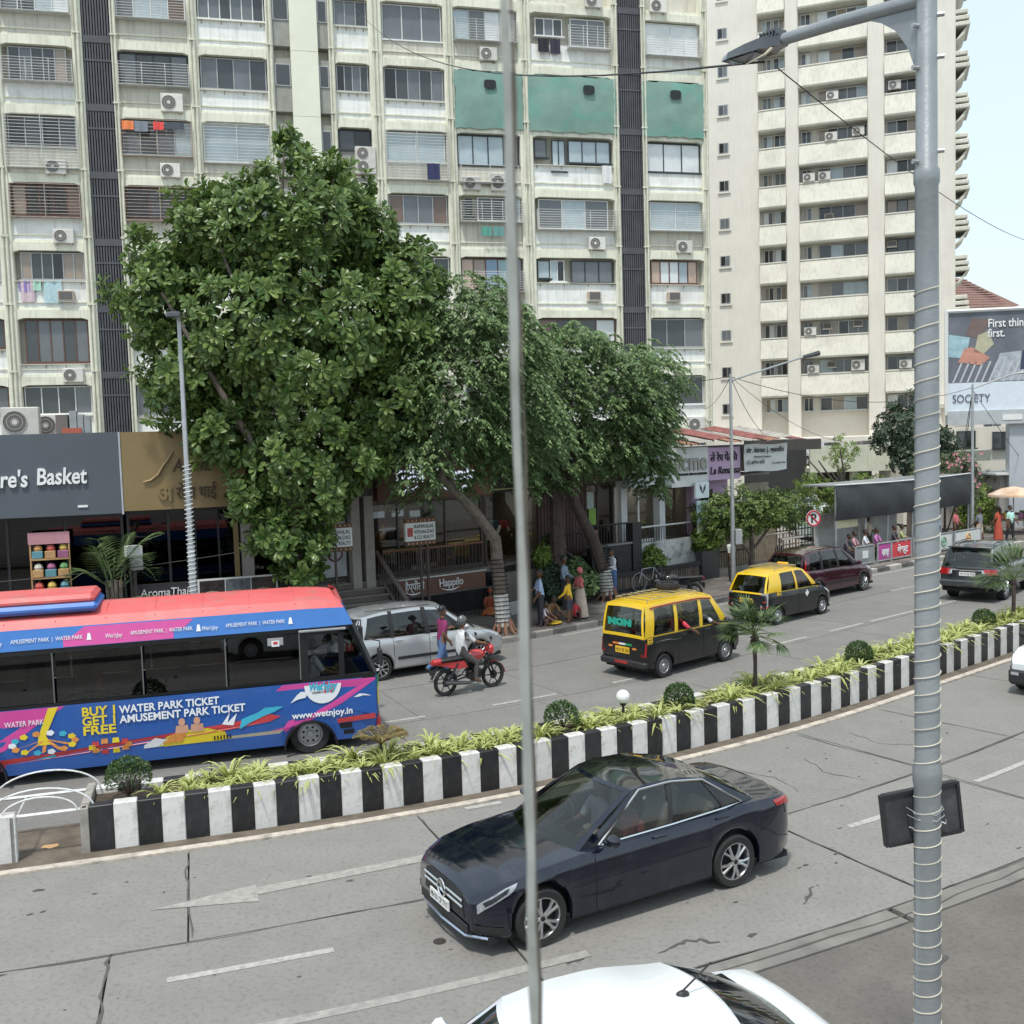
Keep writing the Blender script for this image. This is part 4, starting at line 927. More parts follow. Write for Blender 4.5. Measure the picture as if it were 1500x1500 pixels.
lay([(1.15, .62), (1.2, .8), (1.5, .9), (1.85, .98), (1.8, .88), (1.6, .82), (1.35, .72), (1.2, .64)], b_cy, 'slide_shape', 5); lay([(1.5, .9), (1.62, .97), (1.95, .96), (1.8, .88)], b_cy, 'slide_shape', 4)
for i in range(6): lay([(.7+i*.055, .46), (.725+i*.055, .46), (.725+i*.055, .54), (.7+i*.055, .54)], b_blk, 'vent_slot', 6)
lay([(2.68+.34*math.cos(RAD(a)), 1.3+.36*math.sin(RAD(a))) for a in range(180, 361, 15)], b_wht, 'logo_disc', 4)
lay([(2.2, 1.14), (2.28, 1.2), (2.4, 1.18), (2.36, 1.08), (2.22, 1.06), (2.08, 1.0)], b_wht, 'splash_shape', 4)
lay([(3.24, 1.0), (3.36, 1.06), (3.48, 1.04), (3.58, 1.0), (3.42, 1.02), (3.34, 1.0)], b_wht, 'bird_mark', 4)
lay([(2.96, .52), (3.2, .53), (3.2, .42), (2.98, .42)], b_blk, 'step_recess', 5); lay([(3.04, .38), (3.24, .39), (3.24, .3), (3.04, .3)], b_blk, 'step_recess', 5)
YS = -1.083
def blet(t_, x, z, h, mat, fit, **kw): return lettering('livery_text', t_, h, mat, bus, (x, -(bus_half(z+.03)+.02), z), (1, 0, 0), (0, 0, 1), .004, fit=fit, **kw)
blet('BUY 1', -1.49, 1.14, .215, b_yel, .54, bold=.006); blet('GET 1', -1.49, .97, .215, b_yel, .54, bold=.006); blet('FREE', -1.49, .8, .215, b_yel, .54, bold=.006)
blet('WATER PARK TICKET', -.87, 1.13, .19, b_wht, 1.7, bold=.005); blet('AMUSEMENT PARK TICKET', -.87, .955, .19, b_wht, 2.15, bold=.005)
blet('WATER PARK', -2.72, 1.07, .13, b_wht, .62); blet('www.wetnjoy.in', 2.1, .7, .17, b_wht, 1.12, bold=.004)
blet("Wet'nJoy", 2.42, 1.2, .2, b_cy, .52, shear=.25, bold=.01); blet("Joy", 2.72, 1.195, .19, b_red, .24, shear=.25, bold=.012); blet('AMUSEMENT & WATER PARK', 2.48, 1.14, .05, b_blk, .4)
# cornice band: pink stretch plus repeated words
def band(x, z): 
    return Vector((x, -(bus_half(z)+.006), z))
q = MB(); q.add([band(-1.72, 2.38), band(.1, 2.38), band(.1, 2.55), band(-1.72, 2.55)], [(0, 1, 2, 3)]); q.add([band(-1.58, 2.55), band(.28, 2.55), band(.45, 2.7), band(-1.38, 2.7)], [(0, 1, 2, 3)]); q.build('pink_band', b_pink, bus)
ezb = (band(0, 2.68)-band(0, 2.42)).normalized()
for x0, tx, f_ in [(-2.55, 'AMUSEMENT PARK  |  WATER PARK', 1.15), (-.62, 'AMUSEMENT PARK  |  WATER PARK', 1.05), (1.0, 'AMUSEMENT PARK  |  WATER PARK', 1.05), (-3.75, 'WATER PARK', .7)]:
    lettering('band_text', tx, .1, b_wht, bus, band(x0, 2.5)+Vector((0, -.012, 0)), (1, 0, 0), ezb, .004, fit=f_)
    lettering('band_text', "Wet'nJoy", .11, b_wht, bus, band(x0-.42, 2.48)+Vector((0, -.012, 0)), (1, 0, 0), ezb, .004, fit=.28, shear=.2)
    q = MB(); p = band(x0+f_+.06, 2.47); q.quad(p+Vector((0, -.008, 0)), p+Vector((.08, -.008, 0)), p+Vector((.06, -.008, 0))+ezb*.12, p+Vector((.02, -.008, 0))+ezb*.12); q.build('band_mark', b_wht, bus)
# roof pod (air conditioner) and small bits
q = MB(); q.box(-3.6, -1.15, -.86, .5, 2.94, 3.1, ch=.06); q.box(-3.6, -1.2, -.8, .45, 3.06, 3.24, 1, ch=.07); q.build('roof_pod', [M('pod_blue', (.05, .16, .5), .4, var=.1), b_roof], bus)
q = MB(); q.box(2.2+.35, 2.2+.5, -1.0, -.9, 1.9, 2.1); 
q = MB(); q.quad((1.72, -1.075, 2.1), (2.0, -1.075, 2.1), (2.0, -1.07, 2.24), (1.72, -1.07, 2.24)); q.build('window_notice', M('notice_grey', (.3, .3, .31), .6), bus)
q = MB(); q.quad((1.79, -1.08, 2.08), (1.93, -1.08, 2.08), (1.93, -1.078, 2.19), (1.79, -1.078, 2.19)); q.build('window_notice', b_wht, bus)
q = MB(); q.quad((1.82, -1.084, 2.12), (1.9, -1.084, 2.12), (1.9, -1.082, 2.17), (1.82, -1.082, 2.17)); q.build('notice_mark', b_red, bus)
for z0, z1, mt in ((1.12, 1.32, M('corner_green', (.03, .35, .1), .4)), (.78, 1.12, b_yel), (.3, .6, b_red)):
    q = MB()
    vs = [(x, -y, z) for z in (z0, z1) for x, y in ((XF-.0, .92), (XF+.035, .84), (XF+.05, .6))]; q.add(vs, [(0, 1, 4, 3), (1, 2, 5, 4)]); q.build('corner_panel', mt, bus)
q = MB(); q.box(XF-.06, XF+.05, -.93, .93, .34, .56, ch=.04); q.build('bumper', b_red, bus)
for sd in (-1, 1):
    q = MB(); q.box(XF-.02, XF+.05, sd*.6, sd*.86, .62, .76, ch=.03); q.build('headlamp', m_clear, bus)
    q = MB(); q.tube([(3.5, sd*1.02, 2.1), (3.75, sd*1.22, 2.05), (3.75, sd*1.24, 1.9)], .014, 5); q.box(3.7, 3.78, sd*1.16, sd*1.34, 1.62, 1.92, ch=.02); q.build('mirror', m_blackpl, bus)
# ================================================================== PEOPLE
SKIN = [M('skin_brown', (.19, .095, .055), .55, var=.08), M('skin_dark', (.12, .06, .035), .55, var=.08), M('skin_light', (.3, .16, .1), .55, var=.08)]
m_hair = M('black_hair', (.008, .007, .007), .5, var=.2); m_eye = M('eye_white', (.6, .58, .55), .3, var=0)
def cloth(col): return M('cloth_%d_%d_%d' % tuple(int(c*999) for c in col), col, .85, var=.16, scale=9, bump=.3, bscale=14)
def rotY(p, a): return Vector((p.x*math.cos(a)+p.z*math.sin(a), p.y, -p.x*math.sin(a)+p.z*math.cos(a)))
def limb(o, l, pitch, out, sd):
    """direction straight down turned forward by pitch, outward by out"""
    return Vector(o)+Vector((math.sin(pitch)*math.cos(out), sd*math.sin(out), -math.cos(pitch)*math.cos(out)))*l
def person(name_label, cat='person', loc=(0, 0, 0), rz=0., h=1.68, hip=None, lean=0., arms=((.05, .1, .25), (.05, .1, .25)), legs=((.0, .06, 0.), (.0, .06, 0.)), shirt=(.3, .3, .3), trousers=(.05, .05, .06), sleeve=.5, shoes=(.03, .025, .02), skin=0, hair='short', head_pitch=0., head_yaw=0., shorts=False, group=None, skirt=None, bare=False, belly=1., tree=None, parent_T=None):
    """arms: (shoulder pitch, outward, elbow bend) left/right; legs: (hip pitch, outward, knee bend); x forward, y left"""
    k = h/1.70; J = {}; rad = {}; E_ = []
    hz = .91*k if hip is None else hip
    J['pel'] = Vector((0, 0, hz)); up = Vector((math.sin(lean), 0, math.cos(lean)))
    J['waist'] = J['pel']+up*.14*k; J['chest'] = J['pel']+up*.36*k; J['neck'] = J['pel']+up*.53*k; J['neck2'] = J['neck']+(up*.8+Vector((math.sin(lean+head_pitch), 0, math.cos(lean+head_pitch)))*.4).normalized()*.09*k
    rad.update(pel=.165*belly, waist=.16*belly, chest=.178, neck=.068, neck2=.058)
    E_ += [('pel', 'waist', 't'), ('waist', 'chest', 't'), ('chest', 'neck', 't'), ('neck', 'neck2', 's')]
    for sd, nm, A, Lg in ((1, 'l', arms[0], legs[0]), (-1, 'r', arms[1], legs[1])):
        J[nm+'sh'] = J['pel']+up*.48*k+Vector((0, sd*.17*k, 0)); rad[nm+"sh"] = .075
        J[nm+'el'] = limb(J[nm+'sh'], .29*k, A[0], A[1], sd); rad[nm+"el"] = .052
        J[nm+'wr'] = limb(J[nm+'el'], .25*k, A[0]+A[2], A[1]*(.4 if len(A) < 4 else A[3]), sd); rad[nm+"wr"] = .034
        hd = (J[nm+'wr']-J[nm+'el']).normalized(); sidev = hd.cross(Vector((0, 1, 0))); sidev = sidev.normalized() if sidev.length > .05 else Vector((1, 0, 0))
        J[nm+'pa'] = J[nm+'wr']+hd*.075*k; rad[nm+'pa'] = .034
        E_ += [('chest', nm+'sh', 't'), (nm+'sh', nm+'el', 'u'), (nm+'el', nm+'wr', 'f'), (nm+'wr', nm+'pa', 's')]
        curl = Vector((0, -sd, 0)).cross(sidev)*0+Vector((0, -sd*.35, 0))
        for q in range(4):
            f = 'f%d' % q; J[nm+f] = J[nm+'pa']+hd*(.07+.012*(1.5-abs(q-1.3)))*k+sidev*(q-1.5)*.019*k+curl*.05*k; rad[nm+f] = .0095; E_.append((nm+'pa', nm+f, 's'))
        J[nm+'th'] = J[nm+'wr']+hd*.07*k+sidev*.06*k+curl*.03*k; rad[nm+'th'] = .011; E_.append((nm+'wr', nm+'th', 's'))
        J[nm+'hip'] = J['pel']+Vector((0, sd*.09*k, -.03*k)); rad[nm+"hip"] = .118
        J[nm+'kn'] = limb(J[nm+'hip'], .42*k, Lg[0], Lg[1], sd); rad[nm+"kn"] = .078
        J[nm+'an'] = limb(J[nm+'kn'], .41*k, Lg[0]-Lg[2], Lg[1]*.3, sd); rad[nm+"an"] = .055
        fp = Lg[3] if len(Lg) > 3 else 0.
        J[nm+'he'] = J[nm+'an']+Vector((-.03*k, 0, -.035*k)); rad[nm+'he'] = .04
        J[nm+'to'] = J[nm+'an']+Vector((.15*k*math.cos(fp), sd*.03, -.045*k-.15*k*math.sin(fp))); rad[nm+'to'] = .034
        E_ += [('pel', nm+'hip', 'h'), (nm+'hip', nm+'kn', 'h'), (nm+'kn', nm+'an', 'k'), (nm+'an', nm+'he', 'o'), (nm+'an', nm+'to', 'o')]
    names = list(J); ix = {n: i for i, n in enumerate(names)}
    me = bpy.data.meshes.new('sk'); me.from_pydata([J[n] for n in names], [(ix[a], ix[b]) for a, b, _ in E_], []); o = bpy.data.objects.new('sk', me); COL.objects.link(o)
    md = o.modifiers.new('s', 'SKIN'); md.use_smooth_shade = True; md.branch_smoothing = .6
    for i, n in enumerate(names):
        sv = me.skin_vertices[0].data[i]; r = rad[n]*k
        fl = 1.0 if n[0] in 'lr' and len(n) > 2 or n in ('neck2', 'lsh', 'rsh') else 1.0
        sv.radius = (r*(1.18 if n in ('pel', 'waist', 'chest') else 1), r*(.8 if n in ('pel', 'waist', 'chest') else 1)); sv.use_root = (n == 'pel')
    o.modifiers.new('b', 'SUBSURF').levels = 1
    dg = bpy.context.evaluated_depsgraph_get(); bm_ = bpy.data.meshes.new_from_object(o.evaluated_get(dg)); bpy.data.objects.remove(o); bpy.data.meshes.remove(me)
    # cloth regions by nearest bone
    segs = [(J[a], J[b], kd) for a, b, kd in E_]
    def near(p):
        best = 9; bk = 't'; bf = 0
        for a, b, kd in segs:
            d = b-a; f = max(0, min(1, (p-a).dot(d)/max(1e-6, d.length_squared))); dd = (p-(a+d*f)).length_squared
            if dd < best: best, bk, bf = dd, kd, f
        return bk, bf
    mats = [cloth(shirt), cloth(trousers), SKIN[skin], cloth(shoes)]
    mid = []
    for p in bm_.polygons:
        kd, f = near(p.center)
        if kd == 't': m_ = 2 if (bare and f > .0) else 0
        elif kd == 'u': m_ = 0 if f < sleeve*2 else 2
        elif kd == 'f': m_ = 0 if f < sleeve*2-1 else 2
        elif kd == 's': m_ = 2
        elif kd == 'h': m_ = 1 if not (shorts and f > .85) else 2
        elif kd == 'k': m_ = 2 if shorts else (1 if f < .93 else 3)
        else: m_ = 3
        mid.append(m_)
    V = [v.co.copy() for v in bm_.vertices]; F = [tuple(p.vertices) for p in bm_.polygons]; bpy.data.meshes.remove(bm_)
    mb = MB(); mb.v = [tuple(v) for v in V]; mb.f = F; mb.mi = mid; mb.sm = [True]*len(F)
    # head with nose, ears, eyes, mouth
    hup = Vector((math.sin(lean*.6+head_pitch), 0, math.cos(lean*.6+head_pitch))); hc = J['neck2']+hup*.105*k
    T = Matrix.Translation(hc) @ Matrix.Rotation(head_yaw, 4, 'Z') @ Matrix.Rotation(lean*.6+head_pitch, 4, 'Y') @ Matrix.Scale(k, 4)
    hb = MB(); hb.ball((0, 0, 0), .105, 14, 2, .95, .76, 1.14); hb.ball((.055, 0, -.075), .045, 8, 2, .9, 1.05, .8)
    hb.lathe([(.001, .022), (.012, .0), (.017, -.02), (.001, -.026)], 6, (.1, 0, -.012), mi=2)
    for sd in (-1, 1):
        hb.ball((-.005, sd*.08, -.01), .026, 6, 2, .6, .35, 1.1); hb.ball((.087, sd*.033, .012), .012, 6, 3, .6, 1, .7)
    hb.box(.088, .1, -.022, .022, -.068, -.06, 3)
    o0 = len(mb.v); mb.v += [tuple(T @ Vector(p)) for p in hb.v]; mb.f += [tuple(i+o0 for i in f) for f in hb.f]; mb.mi += hb.mi; mb.sm += [True]*len(hb.f)
    body = mb.build('person', mats, None, loc, rz, sharp=180)
    tag(body, name_label, cat, group)
    if hair:
        hr = MB(); n = 14; vs = []; fs = []; rows = 6
        lim = {'short': 1.75, 'bun': 1.9, 'long': 2.2, 'scarf': 2.3, 'helmet': 2.1}[hair]; sc = {'helmet': 1.28, 'scarf': 1.16}.get(hair, 1.07)
        for r_ in range(rows+1):
            for q in range(n):
                a = 2*math.pi*q/n; fr = (math.cos(a)+1)/2
                th = lim*r_/rows*(1-.42*fr**2 if hair not in ('helmet',) else 1-.18*fr)
                vs.append(T @ Vector((.105*sc*.95*math.sin(th)*math.cos(a)-.008, .105*sc*.8*math.sin(th)*math.sin(a), .105*sc*1.14*math.cos(th)+.004)))
        for r_ in range(rows):
            for q in range(n): fs.append((r_*n+q, (r_+1)*n+q, (r_+1)*n+(q+1) % n, r_*n+(q+1) % n))
        hr.add(vs, fs, 0, True)
        if hair == 'bun': hr.ball(T @ Vector((-.12, 0, -.03)), .045*k, 8)
        if hair == 'long': hr.tube([T @ Vector((-.08, 0, -.02)), T @ Vector((-.11, 0, -.14)), T @ Vector((-.1, 0, -.3))], [.07*k, .065*k, .03*k], 8)
        hm = {'helmet': M('helmet_grey', (.1, .1, .1), .3, .3, coat=.6), 'scarf': cloth(shirt)}.get(hair, m_hair)
        hr.build('helmet' if hair == 'helmet' else ('headscarf' if hair == 'scarf' else 'hair'), hm, body)
        if hair == 'helmet':
            v = MB(); vs = []
            for z_ in (-.03, .04):
                for q in range(7): a = RAD(-60+20*q); vs.append(T @ Vector((.135*math.cos(a), .11*math.sin(a), z_)))
            v.add(vs, [(i, i+1, i+8, i+7) for i in range(6)], 0, True); v.build('visor', m_blackpl, body)
    if skirt:
        sk = MB(); top = J['waist']; n = 16; vs = []; hz0 = top.z; rows = 6
        for r_ in range(rows+1):
            f = r_/rows; z = lerp(hz0, skirt[1], f); ctr = top.lerp((J['lan']+J['ran'])/2, f)
            for q in range(n):
                a = 2*math.pi*q/n; rr = lerp(.15, skirt[2], f**.8)*k*(1+.05*math.sin(a*5+f*2)); vs.append((ctr.x+rr*.9*math.cos(a), ctr.y+rr*math.sin(a), z))
        sk.add(vs, [(r_*n+q, (r_+1)*n+q, (r_+1)*n+(q+1) % n, r_*n+(q+1) % n) for r_ in range(rows) for q in range(n)], 0, True); sk.build('skirt', cloth(skirt[0]), body)
    body['_j'] = 0; del body['_j']
    return body, J
def ppl(lbl, s, t, z, face, **k): return person(lbl, 'person', W(s, t, z), H(s)+RAD(face), **k)
sit = lambda a=1.45, o=.12, kn=1.45: (a, o, kn)
# -- far pavement, left to right
ppl('woman in a rust red saree sitting on the pavement by the leaning tree', 10.35, 13.9, .15, -120, h=1.5, hip=.14, lean=.25, arms=((.5, .2, .9), (.6, .2, .8)), legs=((1.5, .5, 2.2), (1.5, .5, 2.2)), shirt=(.28, .06, .03), trousers=(.33, .09, .03), hair='scarf', skin=1, skirt=((.36, .11, .035), .03, .3))
ppl('man in light blue shirt and dark trousers holding white papers by the kerb', 10.0, 11.0, .15, 150, shirt=(.36, .45, .62), trousers=(.03, .03, .04), arms=((.1, .1, .5), (.35, .15, .9)), skin=1)
ppl('man in grey shirt standing behind the seated hawkers', 12.5, 12.7, .15, -60, h=1.72, shirt=(.2, .25, .31), trousers=(.03, .03, .04), arms=((.2, .15, .9), (.1, .12, .6)), sleeve=.9, skin=1)
ppl('child in a yellow shirt and dark shorts standing at the kerb', 10.95, 10.75, .15, 120, h=1.42, shirt=(.72, .45, .03), trousers=(.04, .045, .07), shorts=True, arms=((.3, .1, .6), (.2, .1, .3)), sleeve=1., skin=1, lean=.08)
ppl('woman in a pink and cream saree standing with a covered head', 11.8, 11.2, .15, 170, h=1.52, shirt=(.5, .13, .12), trousers=(.45, .38, .3), arms=((.3, .1, 1.2), (.3, .1, 1.2)), hair='scarf', skirt=((.5, .4, .33), .05, .3), skin=1)
ppl('hawker in patterned brown cloth squatting beside the yellow bowl', 10.55, 11.3, .15, -90, h=1.5, hip=.2, lean=.45, arms=((.6, .2, .5), (.6, .2, .5)), legs=((1.9, .35, 2.4), (1.9, .35, 2.4)), shirt=(.22, .13, .06), trousers=(.1, .06, .05), hair='bun', skin=1)
ppl('small person in white sitting low beside the hawkers at the kerb', 10.1, 11.1, .15, -60, h=1.25, hip=.16, lean=.3, arms=((.6, .2, .5), (.6, .2, .5)), legs=((1.8, .35, 2.3), (1.8, .35, 2.3)), shirt=(.5, .42, .44), trousers=(.1, .05, .05), skin=1)
ppl('small child in red squatting at the kerb in front of the saree', 11.25, 10.9, .15, 40, h=1.1, hip=.18, lean=.4, arms=((.6, .2, .5), (.6, .2, .5)), legs=((1.9, .3, 2.4), (1.9, .3, 2.4)), shirt=(.5, .04, .05), trousers=(.1, .03, .03), skin=1)
ppl('woman in a pale pink tunic standing by the painted tree trunk', 14.75, 13.35, .15, 10, h=1.6, shirt=(.55, .36, .31), trousers=(.22, .03, .08), arms=((.3, .1, 1.3), (.3, .1, 1.3)), hair='bun', sleeve=.6, skirt=((.5, .32, .27), .62, .22), skin=0)
B1, J1 = ppl('man in a white hoodie, blue jeans and black backpack looking down', 15.2, 13.2, .15, 165, h=1.7, shirt=(.66, .66, .7), trousers=(.08, .15, .32), arms=((.2, .1, 1.3), (.2, .1, 1.3)), sleeve=1., head_pitch=.5)
b = MB(); p = J1['chest']; b.box(p.x-.3, p.x-.1, -.16, .16, p.z-.28, p.z+.14, ch=.06); bp = b.build('backpack', m_blackpl, None, B1.location, B1.rotation_euler[2]); tag(bp, 'black backpack on the back of the man in the white hoodie', 'backpack')
ppl('guard in black cap-like hair standing behind the slim lamp post', 20.85, 12.6, .15, -80, h=1.7, shirt=(.52, .55, .5), trousers=(.02, .02, .02), arms=((.05, .1, .2), (.05, .1, .2)), skin=1)
ppl('person crouching low behind the maroon car under the small tree', 25.8, 14.2, .15, -100, h=1.6, hip=.35, lean=.3, legs=((1.6, .3, 2.0), (1.6, .3, 2.0)), shirt=(.03, .03, .035), trousers=(.03, .03, .03), skin=1)
# -- bus stop
for i, (s, sh, lb) in enumerate([(27.8, (.08, .07, .09), 'person in dark clothes bending forward on the bus stop bench, leftmost'), (28.5, (.45, .25, .28), 'person in a pink shirt on the bus stop bench, second from left'), (29.3, (.62, .64, .68), 'man in a white shirt sitting on the bus stop bench'), (30.2, (.42, .16, .36), 'man in a mauve shirt sitting on the bus stop bench'), (31.6, (.06, .05, .06), 'person in black on the bus stop bench, fifth from left'), (32.2, (.35, .38, .18), 'person in olive clothes on the bus stop bench behind the red panel')]):
    ppl(lb, s, 12.35, .15, -85+i*7 % 20, h=1.66, hip=.5, lean=.12+.3*(i == 0), arms=((.4, .1, .8), (.5, .15, .7)), legs=(sit(), sit(1.4)), shirt=sh, trousers=(.02, .02, .025), skin=1)
for s, t, f_, sh, tr, lb in [(31.2, 13.3, -100, (.55, .45, .35), (.1, .08, .06), 'person standing at the back of the bus stop under the black sheet'), (34.6, 12.0, 60, (.3, .38, .52), (.03, .03, .05), 'man in a blue checked shirt standing at the end of the bus stop'), (36.6, 13.2, 80, (.22, .25, .3), (.02, .02, .03), 'man in a grey shirt walking away beyond the bus stop'), (37.2, 12.4, -80, (.5, .13, .14), (.03, .02, .02), 'man in a red top and black trousers beyond the bus stop'), (37.9, 11.6, 90, (.16, .17, .2), (.45, .36, .27), 'man in a dark shirt and tan shorts near the road edge'), (39.3, 11.4, 100, (.45, .08, .04), (.4, .07, .04), 'woman in a red dress beside the man in mint green'), (39.7, 11.0, -100, (.4, .62, .55), (.02, .02, .03), 'man in a mint green shirt carrying a white bag near the umbrella stall')]:
    ppl(lb, s, t, .15, f_, h=1.66, shirt=sh, trousers=tr, arms=((.2, .12, .5), (-.1, .1, .2)), legs=((.15, .06, .1), (-.12, .06, .1)), skin=1, shorts='shorts' in lb, skirt=(tr, .1, .25) if 'dress' in lb else None, hair='long' if 'dress' in lb else 'short')
# -- runner between silver car and motorcycle
ppl('man in a maroon shirt and blue jeans running past the silver car', 3.05, 7.75, 0, 8, h=1.74, lean=.08, shirt=(.2, .02, .09), trousers=(.07, .13, .26), arms=((.35, .12, 1.3), (-.45, .15, 1.1)), legs=((.4, .05, .3), (-.35, .05, .9, .6)), skin=0, sleeve=.45)
# -- motorcycle and rider
MS, MT = 3.05, 6.3
mo = thing('motorcycle', 'red and black motorcycle ridden along the far carriageway', 'motorcycle', W(MS, MT, 0), H(MS)+RAD(5))
m_mred = paint('motorcycle_red', (.5, .03, .035), .1, .25); m_mblk = M('engine_black', (.03, .03, .032), .4, .5, var=.2)
def motorwheel(x, par, r=.3):
    t = MB(); t.lathe([(r-.07, -.035), (r-.02, -.05), (r, -.02), (r, .02), (r-.02, .05), (r-.07, .035), (r-.07, -.035)], 28, axis='y'); e = t.build('wheel', m_tyre, par, (x, 0, r))
    q = MB(); q.lathe([(r-.075, -.025), (r-.06, -.03), (r-.06, .03), (r-.075, .025)], 28, axis='y'); q.cyl((0, 0, 0), (0, 1, 0), .04, .12, 10); q.cyl((0, -.03, 0), (0, 1, 0), .1, .008, 16)
    for i in range(6): a = i*math.pi/3; q.bar((0, 0, 0), (math.cos(a)*(r-.06), 0, math.sin(a)*(r-.06)), .022)
    q.build('rim', m_mblk, e)
def motorcycle(mo, red, seatmat):
    motorwheel(.64, mo); motorwheel(-.63, mo)
    q = MB(); 
    for y in (-.08, .08): q.tube([(.64, y, .3), (.45, y, .85)], .022, 6)
    q.build('front_fork', m_mblk, mo)
    q = MB(); q.lathe([(.315, -.06), (.33, 0), (.315, .06)], 24, (.64, 0, .3), 'y', arc=.3); q.build('front_mudguard', red, mo)
    q = MB(); q.tube([(.46, 0, .82), (.1, 0, .72), (-.2, 0, .42), (.2, 0, .28), (.42, 0, .5), (.46, 0, .82)], .022, 6); q.tube([(-.1, 0, .7), (-.75, 0, .78)], .03, 6)
    for y in (-.1, .1): q.tube([(-.15, y, .38), (-.63, y, .3)], .02, 6); q.tube([(-.35, y, .72), (-.6, y, .34)], .028, 6)
    q.build('frame', m_mblk, mo)
    q = MB(); q.box(-.05, .3, -.12, .12, .28, .52, ch=.04); q.tube([(.1, 0, .5), (.2, 0, .68)], .09, 8); q.cyl((.02, -.15, .36), (0, 1, 0), .1, .06, 14); q.build('engine', m_mblk, mo)
    q = MB(); q.ball((.18, 0, .82), .2, 12, 0, 1.35, .72, .68); q.build('fuel_tank', red, mo)
    q = MB(); q.box(-.78, -.02, -.12, .12, .77, .86, ch=.05); q.build('saddle', seatmat, mo)
    q = MB()
    for sd in (-1, 1): q.add([(-.85, sd*.1, .78), (-.2, sd*.13, .76), (-.1, sd*.13, .6), (-.35, sd*.12, .58), (-.9, sd*.06, .74)], [(0, 1, 2, 3, 4)])
    q.box(-.95, -.7, -.08, .08, .72, .86, ch=.04); q.build('tail_panel', red, mo)
    q = MB(); q.box(-.99, -.94, -.06, .06, .74, .8, ch=.01); q.build('tail_lamp', m_redl, mo)
    q = MB(); q.tube([(-.8, 0, .72), (-1.0, 0, .42)], .03, 6); q.box(-.99, -.965, -.09, .09, .5, .62); q.build('rear_mudguard', m_blackpl, mo)
    q = MB(); q.tube([(.25, -.12, .32), (-.1, -.16, .24), (-.75, -.17, .34)], [.025, .04, .055], 8); q.build('exhaust', M('exhaust', (.12, .12, .12), .3, .8), mo)
    q = MB(); q.box(.48, .66, -.13, .13, .8, 1.02, ch=.06); q.build('headlamp_cowl', red, mo); q = MB(); q.ball((.65, 0, .9), .07, 8, 0, .5, 1.2, 1); q.build('headlamp', m_clear, mo)
    q = MB(); q.tube([(.32, .38, 1.0), (.42, .2, 1.02), (.46, 0, 1.0), (.42, -.2, 1.02), (.32, -.38, 1.0)], .015, 6); q.build('handlebar', m_mblk, mo)
    for sd in (-1, 1):
        q = MB(); q.tube([(.4, sd*.25, 1.02), (.42, sd*.32, 1.2)], .008, 5); q.ball((.41, sd*.33, 1.23), .05, 8, 0, .3, 1.3, .9); q.build('mirror', m_blackpl, mo)
motorcycle(mo, m_mred, m_blackpl)
rp = W(MS, MT, 0)+Matrix.Rotation(H(MS)+RAD(5), 3, 'Z') @ Vector((-.22, 0, 0))
rb, _ = person('rider in a white and grey shirt and helmet on the red motorcycle', 'person', rp, H(MS)+RAD(5), h=1.66, hip=.93, lean=.12, arms=((.75, .22, .5, .15), (.75, .22, .5, .15)), legs=((1.0, .2, 1.15), (1.0, .2, 1.15)), shirt=(.58, .58, .6), trousers=(.07, .06, .06), sleeve=.5, hair='helmet', skin=0, shoes=(.12, .07, .04))
# -- parked dark motorcycle behind the taxis, bicycle by the ramp wall
mo2 = thing('motorcycle', 'dark parked motorcycle between the van taxi and the slim lamp post', 'motorcycle', W(15.9, 10.95, .15), H(15)+RAD(150)); motorcycle(mo2, paint('motorcycle_black', (.012, .012, .013), .1, .3), m_blackpl)
bi = thing('bicycle', 'silver bicycle leaning by the slatted ramp wall', 'bicycle', W(17.35, 13.45, .15), H(17)+RAD(172))
m_bf = M('bicycle_frame', (.45, .45, .47), .35, .6)
for x in (.52, -.52):
    t = MB(); t.tube([(.33*math.cos(k*.2618), 0, .33*math.sin(k*.2618)) for k in range(25)], .018, 5); e = t.build('wheel', M('bicycle_tyre', (.25, .25, .25), .6) if x > 0 else m_tyre, bi, (x, 0, .34))
    q = MB()
    for i in range(12): a = i*math.pi/6; q.tube([(0, 0, 0), (.32*math.cos(a), 0, .32*math.sin(a))], .003, 3)
    q.build('spokes', m_bf, e)
q = MB(); F_ = dict(bb=(-.05, 0, .3), st=(-.17, 0, .82), hd=(.38, 0, .8), hb=(.42, 0, .62), ra=(-.52, 0, .34), fa=(.52, 0, .34))
for a, b_ in (('bb', 'st'), ('st', 'hd'), ('bb', 'hb'), ('bb', 'ra'), ('st', 'ra'), ('hb', 'fa'), ('hd', 'hb')): q.tube([F_[a], F_[b_]], .016, 6)
q.build('frame', m_bf, bi)
q = MB(); q.box(-.32, -.06, -.07, .07, .86, .9, ch=.02); q.build('saddle', m_blackpl, bi); q = MB(); q.tube([(.34, 0, .82), (.4, 0, .98), (.42, -.28, 1.0)], .012, 5); q.tube([(.4, 0, .98), (.42, .28, 1.0)], .012, 5); q.build('handlebar', m_blackpl, bi); q = MB(); q.cyl((-.05, .03, .3), (0, 1, 0), .09, .01, 14); q.bar((-.05, .06, .3), (.08, .06, .18), .02); q.build('crank', m_mblk, bi)
